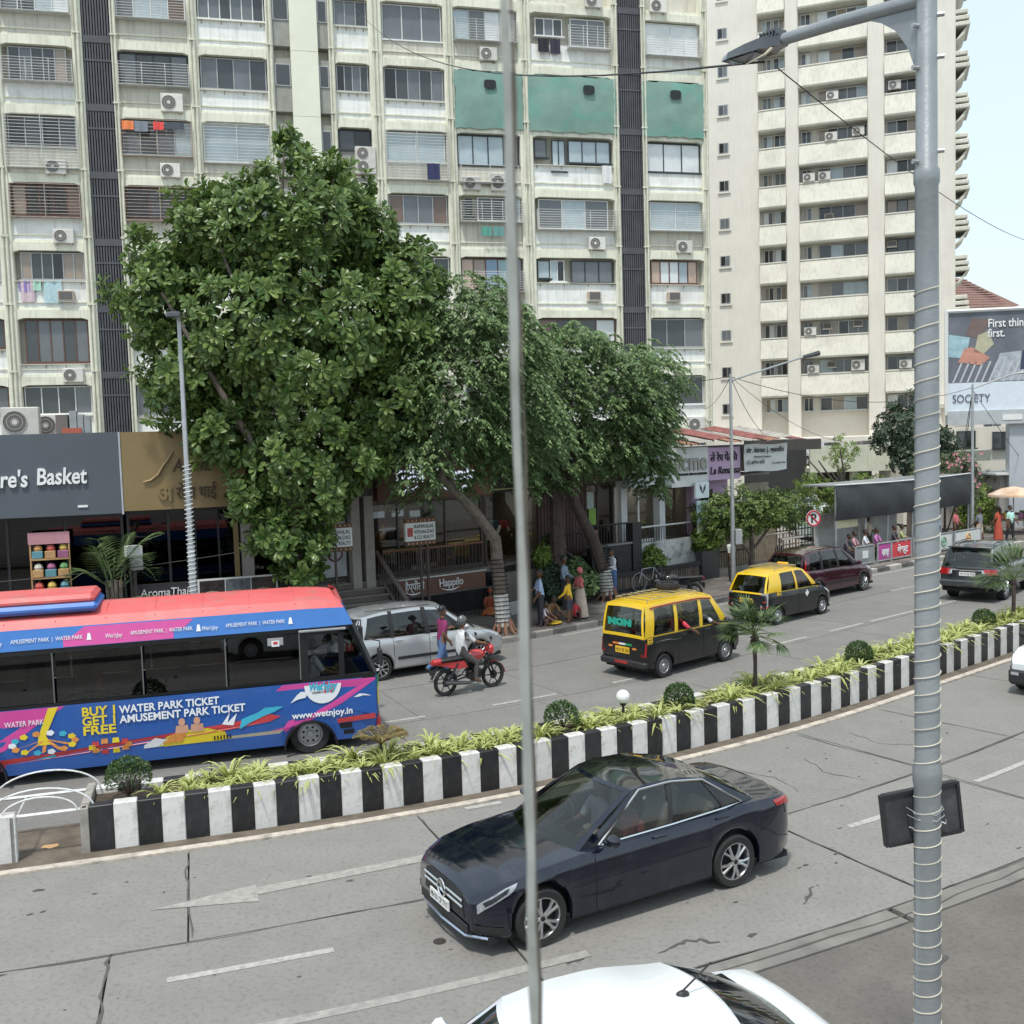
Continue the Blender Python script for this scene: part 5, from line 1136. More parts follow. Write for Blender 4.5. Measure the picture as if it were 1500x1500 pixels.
# -- people inside vehicles
def inside(lbl, base_loc, base_rz, x, y, z, **k): return person(lbl, 'person', base_loc+Matrix.Rotation(base_rz, 3, 'Z') @ Vector((x, y, z)), base_rz, h=1.65, hip=.12, legs=(sit(1.5, .1, 1.5), sit(1.5, .1, 1.5)), **k)
inside('bus passenger in a light blue shirt at the rear window', BUS_LOC, BUS_RZ, -2.3, -.72, 1.18, shirt=(.3, .4, .6), skin=1); inside('bus passenger in an orange top behind the second window', BUS_LOC, BUS_RZ, -1.2, -.72, 1.12, shirt=(.62, .2, .08), skin=1, hair='bun')
inside('bus driver in a white shirt at the wheel', BUS_LOC, BUS_RZ, 2.58, -.52, 1.12, shirt=(.6, .6, .6), skin=1, arms=((.6, .1, .7), (.6, .1, .7)))
inside('taxi passenger in red resting an arm on the van window', VAN[0], VAN[1], -.42, -.4, .68, shirt=(.6, .05, .08), skin=1, arms=((.4, .1, .8), (.5, .7, .5, .4)))
inside('van taxi driver in white at the open front window', VAN[0], VAN[1], .48, -.36, .68, shirt=(.65, .65, .66), skin=1, arms=((.6, .1, .7), (.75, .6, .4, .3)))
_sl, _sr = SALOON.location.copy(), SALOON.rotation_euler[2]
inside('driver in a white shirt inside the dark blue saloon', _sl, _sr, -.1, -.36, .42, shirt=(.55, .55, .58), skin=0, arms=((.6, .1, .7), (.6, .1, .7)))
inside('front passenger in patterned red inside the dark blue saloon', _sl, _sr, -.1, .36, .42, shirt=(.4, .1, .1), skin=0, hair='long')
# ================================================================== APARTMENT BLOCK (local: x along the front, y into the building)
m_cre = M('cream_render', (.73, .72, .6), .85, var=.06, scale=1.2, streak=.3, dirt=(.3, .27, .2), dirt_amt=.45, dirt_scale=.8)
m_whi = M('white_panel', (.8, .8, .77), .8, var=.06, scale=1.5, streak=.24, dirt=(.38, .34, .29), dirt_amt=.4, dirt_scale=1.2)
m_bei = M('beige_panel', (.62, .59, .51), .85, var=.1, scale=1.5, streak=.4, dirt=(.25, .22, .18), dirt_amt=.35, dirt_scale=1.5)
m_gry = M('grey_panel', (.33, .31, .29), .85, var=.15, scale=2, streak=.4)
m_duct = M('dark_louvre', (.075, .075, .085), .55, var=.2, scale=2)
PANE = {k: M('pane_'+k, c, .08, 0, var=.14, scale=.9, ior=1.6) for k, c in dict(dark=(.055, .06, .064), grey=(.14, .15, .16), sky=(.4, .47, .5), white=(.66, .68, .68), curtain=(.3, .24, .19), brown=(.16, .1, .075), black=(.014, .014, .015), blue=(.2, .3, .42), teal=(.25, .38, .4), pink=(.5, .36, .28)).items()}  # grey and sky panes: reflected sky is put into the base colour
FRM = {'white': M('frame_white', (.68, .68, .66), .5, var=.05), 'dark': M('frame_dark', (.03, .04, .045), .5), 'brown': M('frame_brown', (.13, .06, .045), .5), 'alu': M('frame_alu', (.4, .4, .39), .4, .4)}
m_gril = M('grille_white', (.52, .52, .5), .6, var=.15); m_grilr = M('grille_rusty', (.4, .33, .28), .7, var=.3)
APX, APY, APR = -20., 46., RAD(14)
apt = thing('apartment_block', 'pale green and white apartment block with bays of windows behind the trees', 'building', (APX, APY, 0), APR)
def AP(x, y, z): return Vector((APX, APY, 0))+Matrix.Rotation(APR, 3, 'Z') @ Vector((x, y, z))
b = MB(); b.box(-9, 31.6, .62, 16, 0, 33); b.build('rear_mass', m_bei, apt)
ZK = lambda k: 8.75+2.95*k
COLS = [(-2.1, -1.56), (1.34, 1.76), (3.03, 3.17), (6.22, 6.66), (9.67, 9.98), (12.5, 12.77), (14.36, 15.0), (17.94, 18.44), (21.6, 22.25), (26.42, 26.75), (28.02, 28.14), (31.22, 31.6), (-6.5, -6.0)]
for a, c_ in COLS:
    b = MB(); b.box(a, c_, 0, .62, 4.5, 31, ch=.05); b.build('pillar', m_cre, apt)
    b = MB(); b.tube([((a+c_)/2+.06, -.06, 4.8), ((a+c_)/2+.06, -.06, 31)], .05, 6); b.tube([((a+c_)/2-.1, -.05, 4.8), ((a+c_)/2-.1, -.05, 31)], .035, 6)
    for k in range(-1, 7): b.box((a+c_)/2-.17, (a+c_)/2+.14, -.11, .0, ZK(k)+.55, ZK(k)+.62)
    b.build('drain_pipe', M('pipe_cream', (.62, .61, .5), .7, var=.15, streak=.3), apt)
for a, c_, y0 in ((10.75, 12.0, -.12),):
    for k in range(-1, 7):
        b = MB(); b.box(a, c_, y0, .62, ZK(k)-2.6+.006, ZK(k)+.345, ch=.01); b.build('shaft_panel', M('shaft_cream', (.72, .72, .6), .85, var=.05, scale=.8), apt)
for a, c_ in ((9.98, 10.75), (12.0, 12.5)):
    for k in range(-1, 7):
        b = MB(); b.box(a, c_, .1, .62, ZK(k)-2.35, ZK(k)+.05); b.build('recess_panel', M('recess_grey', (.3, .3, .27), .85, var=.1, streak=.3), apt)
        b = MB(); b.box(a+.03, c_-.03, .06, .12, ZK(k)-1.2, ZK(k)-.2); w = b.build('window', FRM['alu'], apt); b = MB(); b.box(a+.08, c_-.08, .05, .07, ZK(k)-1.15, ZK(k)-.25); b.build('pane', PANE['dark'], w)
# louvred ducts
for a, c_ in ((1.76, 3.03), (26.75, 28.02)):
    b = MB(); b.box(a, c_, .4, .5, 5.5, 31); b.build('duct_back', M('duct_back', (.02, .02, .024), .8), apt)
    n = 11
    for i in range(n):
        x = lerp(a+.06, c_-.06, i/(n-1)); b = MB(); b.box(x-.035, x+.035, .12, .3, 5.6, 31); b.build('louvre', m_duct, apt)
    for k in range(-1, 7):
        for dz in (.25, -.55):
            b = MB(); b.box(a, c_, .1, .24, ZK(k)+dz, ZK(k)+dz+(.3 if dz > 0 else .08)); b.build('duct_rail', m_duct, apt)
def beam(x0, x1, k):
    z = ZK(k); c_ = min(.3, (x1-x0)*.12); b = MB()
    b.extr([(x0, z+.36), (x0, z-.08), (x0+c_*.8, z), (x1-c_*.8, z), (x1, z-.08), (x1, z+.36)], (0, .02, 0), (1, 0, 0), (0, 0, 1), (0, 1, 0), .58); b.build('beam', m_cre, apt)
    b = MB(); b.box(x0, x1, .12, .6, z+.36, z+.47); b.box(x0, x1, .2, .6, z+.5, z+.58); b.build('ledge', m_cre, apt)
def window(x0, x1, z0, z1, y, frame, panes, weights=None, sill=True, par=apt):
    n = len(panes); f = MB(); t = .045
    f.box(x0, x1, y, y+.08, z0, z0+t); f.box(x0, x1, y, y+.08, z1-t, z1)
    ws = weights or [1]*n; tot = sum(ws); xs = [x0]
    for w_ in ws: xs.append(xs[-1]+(x1-x0)*w_/tot)
    for i, x in enumerate(xs):
        a = x if i == 0 else (x-t if i == n else x-t/2); f.box(a, a+t, y+.002, y+.078, z0+t, z1-t)
    if sill: f.box(x0-.08, x1+.08, y-.14, y+.05, z0-.07, z0-.003)
    w = f.build('window', FRM[frame], par)
    for i in range(n):
        b = MB(); yy = y+.03+.012*(i % 2); b.box(xs[i]+t*.6, xs[i+1]-t*.6, yy, yy+.01, z0+t, z1-t); b.build('pane', PANE[panes[i]], w)
    return w
def grille(x0, x1, z0, z1, y, mat, dep=.35, nb=8, posts=3):
    g = MB(); yo = y-dep
    for i in range(nb+1):
        z = lerp(z0, z1, i/nb); g.tube([(x0, y, z), (x0, yo, z), (x1, yo, z), (x1, y, z)], .013, 4, smooth=False)
    for i in range(posts+1):
        x = lerp(x0, x1, i/posts); g.tube([(x, yo, z0), (x, yo, z1)], .018, 4, smooth=False)
    g.box(x0, x1, yo, y, z0-.03, z0-.008); g.build('grille', mat, apt)
def spandrel(x0, x1, z0, z1, mat, y=.17):
    b = MB(); b.box(x0, x1, y, .62, z0, z1); b.build('spandrel', mat, apt)
    b = MB(); b.box(x0, x1, y-.05, y+.01, z0+.3, z0+.36); b.build('drip_band', m_cre, apt)
ACN = 0
m_ac = M('ac_casing', (.62, .6, .55), .55, var=.08, rnd=.15, dirt=(.35, .28, .2), dirt_amt=.35, dirt_scale=2); m_acf = M('ac_fan_grille', (.12, .11, .105), .6); m_acw = M('ac_window_casing', (.48, .4, .32), .6, var=.15, rnd=.1, dirt_amt=.3)
def _acsplit(w=.86, h=.62, d=.32, fans=1):
    parts = []
    b = MB(); b.box(-w/2, w/2, 0, d, 0, h, ch=.02); parts.append(('casing', b.mesh('casing', m_ac)))
    b = MB()
    for f_ in range(fans):
        cz = h*(f_+.5)/fans; R_ = min(h/fans*.42, w*.32); cx = -w*.14
        b.cyl((cx, -.008, cz), (0, 1, 0), R_, .02, 20); 
    parts.append(('fan_guard', b.mesh('fan_guard', m_acf)))
    b = MB()
    for f_ in range(fans):
        cz = h*(f_+.5)/fans; R_ = min(h/fans*.42, w*.32); cx = -w*.14; b.cyl((cx, -.022, cz), (0, 1, 0), R_*.24, .012, 12)
        for q in range(3): b.tube([(cx+R_*(q+1)/3*math.cos(a*.5236), -.024, cz+R_*(q+1)/3*math.sin(a*.5236)) for a in range(13)], .006, 3)
    parts.append(('fan_hub', b.mesh('fan_hub', m_ac)))
    b = MB(); b.box(-w*.4, -w*.34, -.02, d+.1, -.06, 0); b.box(w*.34, w*.4, -.02, d+.1, -.06, 0); parts.append(('bracket', b.mesh('bracket', m_grilr)))
    return parts
def _acwin(w=.66, h=.44, d=.4):
    b = MB(); b.box(-w/2, w/2, 0, d, 0, h, ch=.015); p = [('casing', b.mesh('casing', m_acw))]
    b = MB(); b.box(-w*.42, w*.42, -.012, .004, h*.12, h*.88); p.append(('rear_grille', b.mesh('rear_grille', m_acf)))
    b = MB(); b.box(-w*.55, w*.55, .02, d, -.05, -.003); p.append(('support', b.mesh('support', m_ac))); return p
_ACM = {'s': _acsplit(), 'd': _acsplit(.95, 1.25, .35, 2), 'w': _acwin(), 'S': _acsplit(.95, .8, .36)}
def ac(kind, loc, rz, label, group=None, tint=None):
    r = thing('air_conditioner', label, 'air conditioner', loc, rz, group)
    for n_, me in _ACM[kind]: obj(n_, me, r)
    return r
ORD = ['zeroth', 'first', 'second', 'third', 'fourth', 'fifth', 'sixth', 'seventh', 'eighth', 'ninth', 'tenth', 'eleventh']
def acapt(kind, x, z, bay, y=-.14):
    rowt = int((34-z)//2.95)
    nm = {'s': 'white outdoor air conditioner', 'd': 'tall two-fan air conditioner', 'w': 'boxy window air conditioner', 'S': 'large outdoor air conditioner'}[kind]
    ac(kind, AP(x, y, z), APR, '%s on apartment block, %s bay, %s' % (nm, ORD[bay], HT[round(x, 1), z]))
HT = {(.4, 17.95): 'inside the cage grille', (.6, 14.95): 'below the brown curtained window', (.5, 12.45): 'beside the laundry', (.6, 8.85): 'lowest above the slate fascia', (5.4, 20.85): 'uppermost there', (5.2, 17.95): 'below the red laundry', (14.0, 18.4): 'beside the treetop', (20.1, 23.95): 'above the green net', (19.1, 17.8): 'left one below the net', (20.5, 17.8): 'right one below the net', (25.4, 15.05): 'below the balcony rail', (25.2, 12.55): 'near the treetop', (30.1, 14.95): 'below the pale balcony window', (29.5, 12.55): 'below the window with statuette', (30.6, 5.8): 'just above the rusty roof', (25.5, 26.8): 'at the top edge', (28.9, 26.8): 'at the top edge'}
BAYS = {0: (-6.0, -2.1), 1: (-1.56, 1.34), 2: (3.17, 6.22), 3: (6.66, 9.67), 4: (12.77, 14.36), 5: (15.0, 17.94), 6: (18.44, 21.6), 7: (22.25, 26.42), 8: (28.14, 31.22)}
rs = random.Random(11)
# per bay and floor: frame, panes, sill drop, spandrel, grille
SP = {
 (1, 6): ('white', ['grey', 'dark', 'sky', 'white'], 1.5, m_bei, 'cage'), (1, 5): ('alu', ['dark', 'grey', 'dark', 'dark', 'curtain'], 1.5, m_whi, 'cage'), (1, 4): ('alu', ['black', 'dark', 'black', 'dark'], 1.35, m_bei, 'full'), (1, 3): ('brown', ['curtain', 'black', 'black', 'black', 'brown'], 1.4, m_whi, 'fullr'), (1, 2): ('alu', ['curtain', 'dark', 'dark', 'black', 'curtain', 'curtain'], 1.25, m_whi, None), (1, 1): ('brown', ['dark', 'grey', 'grey', 'dark', 'grey'], 1.95, m_whi, None), (1, 0): ('white', ['dark', 'dark', 'dark', 'grey'], 1.3, m_whi, None), (1, -1): ('white', ['dark', 'dark'], 1.3, m_whi, None),
 (2, 6): ('white', ['grey', 'sky', 'sky', 'brown'], 1.5, m_bei, 'cage'), (2, 5): ('dark', ['grey', 'dark', 'dark', 'grey'], 1.45, m_bei, 'cage'), (2, 4): ('alu', ['grey', 'dark', 'grey', 'sky'], 1.55, m_bei, 'fullr'), (2, 3): ('brown', ['black', 'dark', 'black'], 1.45, m_bei, 'fullr'),
 (3, 6): ('white', ['grey', 'grey', 'dark', 'grey', 'grey', 'dark'], 1.3, m_whi, None), (3, 5): ('alu', ['grey', 'dark', 'grey', 'dark'], 1.45, m_whi, None), (3, 4): ('white', ['sky', 'sky'], 1.75, m_bei, 'bars'), 
 (4, 6): ('alu', ['grey', 'grey', 'dark'], 1.2, m_whi, None), (4, 5): ('alu', ['black', 'dark', 'grey', 'dark'], 1.25, m_whi, None), (4, 4): ('dark', ['dark', 'black'], 1.0, m_gry, None), (4, 3): ('dark', ['dark', 'black'], 1.0, m_gry, None),
 (5, 6): ('white', ['grey', 'grey', 'grey'], 1.7, m_bei, None), (5, 5): ('alu', ['black', 'dark', 'grey', 'dark', 'grey'], 1.5, m_whi, None), (5, 4): ('white', ['sky', 'sky'], 1.45, m_bei, 'full'), (5, 3): ('alu', ['brown', 'grey', 'grey', 'brown'], 1.4, m_whi, None), 
 (6, 6): ('alu', ['sky', 'grey', 'white', 'white'], 1.5, m_bei, 'cage'), (6, 4): ('dark', ['sky', 'sky', 'sky', 'grey'], 1.5, m_bei, 'low'), (6, 3): ('white', ['dark', 'dark', 'sky'], 1.2, m_bei, 'cage'), (6, 2): ('brown', ['pink', 'curtain', 'blue', 'teal', 'blue'], 1.6, m_bei, 'cage'),
 (7, 6): ('white', ['grey', 'grey', 'white', 'dark', 'grey'], 1.4, m_whi, 'right'), (7, 4): ('dark', ['grey', 'sky', 'dark', 'sky', 'grey', 'sky'], 1.3, m_whi, None), (7, 3): ('white', ['grey', 'sky', 'grey'], 1.5, m_whi, 'cage'), (7, 2): ('dark', ['sky', 'black', 'grey', 'grey', 'grey'], 1.15, m_whi, None), (7, 1): ('brown', ['brown', 'dark', 'dark', 'white'], 1.2, m_whi, None),
 (8, 6): ('white', ['white', 'white'], 1.65, m_whi, 'cage'), (8, 4): ('dark', ['white', 'white', 'white'], 1.5, m_whi, None), (8, 3): ('white', ['sky', 'sky'], 1.45, m_bei, 'cage'), (8, 2): ('brown', ['pink', 'white', 'white', 'sky', 'pink'], 1.2, m_whi, None), (8, 1): ('alu', ['dark', 'dark', 'grey'], 1.5, m_whi, None), (8, 0): ('white', ['sky', 'dark'], 1.5, m_whi, None)}
for bi, (x0, x1) in BAYS.items():
    for k in range(-1, 7):
        z = ZK(k); beam(x0, x1, k)
        b = MB(); b.box(x0, x1, .56, .61, z-2.6, z+.1); b.build('infill', m_bei, apt)
        if k == 5 and bi in (6, 7, 8):
            spandrel(x0, x1, z-2.58, z-1.5, m_bei); window(x0+.1, x1-.1, z-1.5, z-.1, .24, 'alu', ['dark', 'dark', 'grey']); continue
        fr_, panes, drop, sm, gr = SP.get((bi, k)) or (rs.choice(['alu', 'brown', 'white']), rs.choices(['dark', 'grey', 'black', 'curtain'], k=4), rs.choice([1.3, 1.45]), rs.choice([m_whi, m_bei]), None)
        xa, xb_ = x0+.05, x1-.05
        if (bi, k) in ((1, 1), (1, 5), (8, 2), (8, 3), (7, 3), (1, 2)): xa += .18; 
        if (bi, k) in ((1, 5), (7, 3), (8, 2)): xb_ -= .25
        if bi == 6 and k == 3: 
            window(x0+.35, x0+.7, z-1.0, z-.15, .24, 'dark', ['black']); xa = x0+.95
        if bi == 7 and k == 6:
            window(x0+.3, x0+1.7, z-1.05, z-.2, .24, 'white', ['dark', 'grey', 'dark']); window(x0+2.1, x1-.25, z-1.45, z-.12, .24, 'white', ['grey', 'grey'])
        elif bi == 7 and k in (4, 2):
            window(x0+.1, x0+.75, z-1.0, z-.1, .24, 'dark', ['grey'] if k == 4 else ['sky']); 
            if k == 4: window(x0+1.0, x0+1.7, z-1.65, z-.12, .24, 'dark', ['sky', 'sky'])
            else: window(x0+.76, x0+1.5, z-1.15, z-.1, .24, 'white', ['sky', 'black'])
            window(x0+1.85, x1-.12, z-1.2, z-.1, .24, fr_, ['grey', 'grey', 'grey'] if k == 2 else ['sky', 'sky', 'sky'])
        else: window(xa, xb_, z-drop, z-.06, .24, fr_, panes)
        spandrel(x0, x1, z-2.58, z-drop-.075, sm)
        zb_ = z-drop
        if gr == 'cage': grille(x0+.05, x1-.02, zb_-.1, zb_+.85, .2, m_gril, .42)
        elif gr == 'full': grille(x0-.02, x1+.02, z-2.35, z-.1, .1, m_gril, .3, 16, 2)
        elif gr == 'fullr': grille(x0+.02, x1-.02, zb_-.12, z-.1, .12, m_grilr, .26, 10, 2)
        elif gr == 'bars': grille(x0+.05, x1-.02, zb_-.1, z-.12, .15, m_gril, .2, 12, 2)
        elif gr == 'low': grille(x0+.1, x1-.2, z-2.4, z-1.6, .2, m_gril, .5, 4, 2)
        elif gr == 'right': grille(x0+1.9, x1-.05, zb_-.25, zb_+.8, .2, m_gril, .42)
        if sm is m_whi and gr is None and rs.random() < .6:
            b = MB(); b.box(x0+.0, x1-.0, .05, .24, zb_-.1, zb_-.076); b.build('sun_shelf', m_cre, apt)
            for q in range(4): 
                xx = lerp(x0+.2, x1-.2, q/3); b = MB(); b.bar((xx, .08, zb_-.1), (xx, .28, zb_-.4), .04); b.build('shelf_bracket', m_grilr, apt)
for kd, x, z, bay in [('s', .4, 17.95, 1), ('s', .55, 14.95, 1), ('w', .5, 12.45, 1), ('s', .6, 8.85, 1), ('S', 5.42, 20.85, 2), ('s', 5.2, 17.95, 2), ('d', 14.0, 18.4, 4), ('s', 20.1, 23.95, 6), ('s', 19.1, 17.8, 6), ('S', 20.5, 17.8, 6), ('s', 25.4, 15.05, 7), ('w', 25.2, 12.55, 7), ('s', 30.1, 14.95, 8), ('w', 29.5, 12.55, 8), ('S', 30.6, 5.8, 8), ('s', 25.5, 26.8, 7), ('s', 28.9, 26.8, 8)]:
    acapt(kd, x, z, bay)
# green debris nets over three bays
m_net = M('green_net', (.19, .3, .255), .85, var=.14, scale=.9, bump=.5, bscale=5, dirt=(.06, .36, .28), dirt_amt=.55, dirt_scale=.8); m_hole = M('net_hole', (.01, .012, .015), .6)
def net(x0, x1, hx, lbl):
    root = thing('debris_net', lbl, 'net', AP(0, 0, 0), APR)
    b = MB(); nx, nz = 14, 10; vs = []; z0, z1 = ZK(5)-2.75, ZK(5)-.06
    rr = random.Random(int(x0*10))
    for i in range(nx+1):
        for j in range(nz+1):
            f, g_ = i/nx, j/nz; vs.append((lerp(x0, x1, f)+(rr.uniform(-.05, .05) if i in (0, nx) else 0), -.06-.1*math.sin(math.pi*g_)*math.sin(math.pi*f)-.03*rr.random(), lerp(z0, z1, g_)+(rr.uniform(-.06, .04) if j in (0, nz) else 0)))
    b.add(vs, [(i*(nz+1)+j, (i+1)*(nz+1)+j, (i+1)*(nz+1)+j+1, i*(nz+1)+j+1) for i in range(nx) for j in range(nz)], 0, True); b.build('net_sheet', m_net, root)
    b = MB(); b.add([(hx+.3*math.copysign(abs(math.cos(a))**.5, math.cos(a)), -.25, ZK(5)-.72+.22*math.copysign(abs(math.sin(a))**.5, math.sin(a))) for a in [q*math.pi/10 for q in range(20)]], [tuple(range(20))]); b.build('net_opening', m_hole, root)
net(18.38, 21.75, 20.1, 'green debris net with a dark opening over the sixth bay, left of the three'); net(22.0, 26.55, 25.1, 'widest green debris net with a dark opening over the seventh bay'); net(28.0, 31.3, 29.7, 'green debris net over the last bay at the right end of the block')
# laundry
def washing(items, x, z, y, label, cat='laundry', w=.3, h=.5):
    for i, (c_, lb, dx, ww, hh) in enumerate(items):
        b = MB(); n = 5; vs = []
        for j in range(n+1):
            for q in range(4): vs.append((ww*(j/n-.5), .03*math.sin(j*2+i), -hh*q/3))
        b.add(vs, [(j*4+q, (j+1)*4+q, (j+1)*4+q+1, j*4+q+1) for j in range(n) for q in range(3)], 0, True)
        tag(b.build('laundry_piece', cloth(c_), None, AP(x+dx, y, z), APR), lb, 'laundry')
washing([((.75, .22, .08), 'orange cloth at the left end of the clothes line, second bay', 0, .5, .38), ((.2, .22, .26), 'grey cloth hanging on the line next to the orange cloth', .55, .6, .45), ((.7, .08, .07), 'red cloth in the middle of the clothes line, second bay', 1.3, .45, .35), ((.07, .08, .1), 'dark cloth at the right part of the clothes line, second bay', 2.0, .8, .3)], 3.5, ZK(4)-.2, -.2, '')
washing([((.3, .22, .5), 'purple checked towel on the laundry rail, first bay', 0, .45, .5), ((.4, .62, .5), 'mint green towel on the laundry rail, first bay', .45, .45, .45), ((.42, .58, .62), 'pale blue checked cloth, rightmost on the laundry rail of the first bay', 1.15, .75, 1.0), ((.58, .46, .5), 'pink checked cloth below the purple towel, first bay', .12, .55, .95)], -1.2, ZK(2)-1.3, .08, '')
washing([((.02, .02, .03), 'black trousers drying below a window of the seventh bay', 0, .55, .65), ((.03, .03, .05), 'second pair of dark trousers drying right of the first, seventh bay', .6, .5, .7)], 22.9, ZK(6)-1.25, .0, '')
washing([((.1, .3, .24), 'green cloth drying on the balcony rail of the sixth bay', 0, .5, .45), ((.12, .28, .26), 'bluish green cloth right of the green cloth, sixth bay', .6, .5, .45), ((.04, .06, .2), 'navy cloth drying at the right, sixth bay', 1.15, .3, .3)], 19.7, ZK(3)-1.55, -.25, '')
washing([((.03, .035, .1), 'dark blue cloth hanging in the grille of the fifth bay', 0, .6, .75)], 17.2, ZK(4)-1.6, -.25, ''); washing([((.66, .66, .66), 'white towel hanging over the sill near the dark duct, seventh bay', 0, .5, .85)], 26.0, ZK(4)-1.35, -.05, '')

# ================================================================== TOWER with canted balcony bands
m_tow = M('tower_render', (.7, .66, .59), .85, var=.05, scale=.5, streak=.12, dirt=(.4, .35, .28), dirt_amt=.15, dirt_scale=.4); m_band = M('tower_band', (.62, .6, .52), .85, var=.07, scale=.8, streak=.3, dirt=(.3, .28, .24), dirt_amt=.35, dirt_scale=.6)
TX, TY, TR = 25.85, 77., RAD(-20)
tow = thing('tower_block', 'tall cream tower block with canted balcony bands on the right', 'building', (TX, TY, 0), TR)
def TP(x, y, z): return Vector((TX, TY, 0))+Matrix.Rotation(TR, 3, 'Z') @ Vector((x, y, z))
b = MB(); b.box(-11.6, 6.95, .9, 14, 0, 46); b.build('rear_mass', m_tow, tow)
for x0, x1, y in ((-11.6, -6.75, 0), (-4.75, -3.8, -.35), (1.05, 2.2, -.35), (4.6, 6.95, -.3)):
    b = MB(); b.box(x0, x1, y, .92, 0, 46, ch=.06); b.build('pier', m_tow, tow)
def twin(x0, x1, z0, z1, panes, frame='white', y=.55): return window(x0, x1, z0, z1, y, frame, panes, par=tow)
rt = random.Random(5); PC = ['dark', 'dark', 'grey', 'dark', 'grey', 'curtain', 'black', 'sky', 'white']
SILL = lambda i: 7.05+2.84*i
for i in range(0, 12):
    z = SILL(i)
    b = MB(); b.box(-9.75, -9.0, -.06, .02, z+.1, z+.9); w = b.build('window', FRM['alu'], tow); b = MB(); b.box(-9.68, -9.36, -.075, -.055, z+.16, z+.84); b.build('pane', PANE[rt.choice(['dark', 'grey', 'black'])], w); b = MB(); b.box(-9.32, -9.06, -.075, -.055, z+.16, z+.84); b.build('pane', PANE[rt.choice(['dark', 'grey'])], w)
    b = MB(); b.box(-9.85, -8.9, -.12, .0, z-.06, z+.06); b.build('sill', m_tow, tow)
    for gi, (x0, x1) in enumerate(((-6.75, -4.75), (-3.8, 1.05), (2.2, 4.6))):
        b = MB(); 
        if i > 0:
            b.extr([(-.1, z), (-.55, z-1.5), (-.5, z-1.62), (.9, z-1.62), (.9, z)], (x0+.01, 0, 0), (0, 1, 0), (0, 0, 1), (1, 0, 0), x1-x0-.02); b.build('balcony_band', m_band, tow)
            b = MB(); b.box(x0+.01, x1-.01, -.16, .6, z+.003, z+.09); b.build('sill_band', m_tow, tow)
        zt = z+1.12
        b = MB(); b.box(x0, x1, .7, .92, z-.2, zt+.2); b.build('recess_wall', m_tow, tow)
        if gi == 0: twin(x0+.25, x0+.95, z+.1, zt, [rt.choice(PC), rt.choice(PC)]); twin(x1-.9, x1-.1, z+.1, zt, [rt.choice(PC), rt.choice(PC)])
        elif gi == 1: twin(x0+.15, x0+.85, z+.1, zt, [rt.choice(PC), rt.choice(PC)]); twin(x0+1.35, x1-.05, z+.1, zt, [rt.choice(PC) for _ in range(rt.choice([4, 5, 4]))], rt.choice(['white', 'white', 'alu']))
        else: twin(x0+.15, x1-.1, z+.1, zt, [rt.choice(PC) for _ in range(3)], rt.choice(['white', 'dark', 'alu']))
    # side balconies in profile on the right edge: stepped slabs with a curved bracket
    if i < 12:
        b = MB()
        for q, (dz, ln) in enumerate(((0, .95), (.42, .9), (.84, .8))): b.box(6.9, 6.95+ln, -.2, 3.2, z+1.2+dz, z+1.5+dz, ch=.05)
        b.extr([(0, 0), (.75, .9), (.6, .45), (.3, .15)], (6.95, 0, z+.3), (1, 0, 0), (0, 0, 1), (0, 1, 0), 3.0); b.build('side_balcony', m_band, tow)
for kd, x, i, dz in [('s', -1.4, 8, .15), ('s', -1.5, 7, .05), ('s', .4, 7, .2), ('s', -3.1, 6, .1), ('s', -2.0, 6, .1), ('w', -1.7, 5, .1), ('s', -3.1, 2, .1), ('w', -1.6, 1+1-1, .5), ('s', -2.9, 1, .1), ('S', .3, 1, .15), ('s', 3.6, 1, .15), ('w', .3, 2, .6), ('s', 2.9, 8, .3), ('w', 2.7, 4, .55), ('w', -1.9, 2, .55)]:
    ac(kd, TP(x, -.25 if kd != 'w' else .2, SILL(i)+dz), TR, '%sair conditioner on the tower block, %s row from bottom, %s' % ('boxy ' if kd == 'w' else 'small ', ORD[i+1], 'right window group' if x > 2 else ('left end' if x < -2.6 else ('middle' if x < -.8 else 'right end'))))
b = MB(); b.box(-13, 6.9, -2.2, .9, 0, 5.2, ch=.05); b.build('podium', m_tow, tow)
# ================================================================== SHOP ROW along the far pavement
def fbox(mb, s0, s1, t0, t1, z0, z1, mi=0, n=1):
    for i in range(n):
        a, c_ = lerp(s0, s1, i/n), lerp(s0, s1, (i+1)/n)
        q = [W(a, t0), W(c_, t0), W(c_, t1), W(a, t1)]
        vs = [(p.x, p.y, z0) for p in q]+[(p.x, p.y, z1) for p in q]
        mb.add(vs, [(0, 1, 5, 4), (1, 2, 6, 5), (2, 3, 7, 6), (3, 0, 4, 7), (4, 5, 6, 7), (3, 2, 1, 0)], mi)
    return mb
def wb(mb, name, mat, root):
    o = root.location; mb.v = [(x-o.x, y-o.y, z-o.z) for x, y, z in mb.v]; return mb.build(name, mat, root)
def pb(name, mat, root, s0, s1, t0, t1, z0, z1, n=1): return wb(fbox(MB(), s0, s1, t0, t1, z0, z1, 0, n), name, mat, root)
def slet(root, txt, s0, s1, t, z, size, mat, name='sign_letters', depth=.04, **k):
    a, c_ = W(s0, t), W(s1, t); ex = (c_-a); L_ = ex.length; p = a-root.location; p.z = z-root.location.z
    return lettering(name, txt, size, mat, root, p, ex, (0, 0, 1), depth, fit=L_, **k)
def shop(label, s0, s1, cat='shop'): return thing('shop', label, cat, W((s0+s1)/2, 15, 0))
g_shop = glass('shop_glass', (.42, .43, .42)); m_int = M('shop_interior', (.06, .055, .05), .8, var=.3); m_shelf = M('shop_shelf', (.2, .13, .08), .7, var=.3); m_frame = M('shop_frame', (.07, .05, .045), .5)
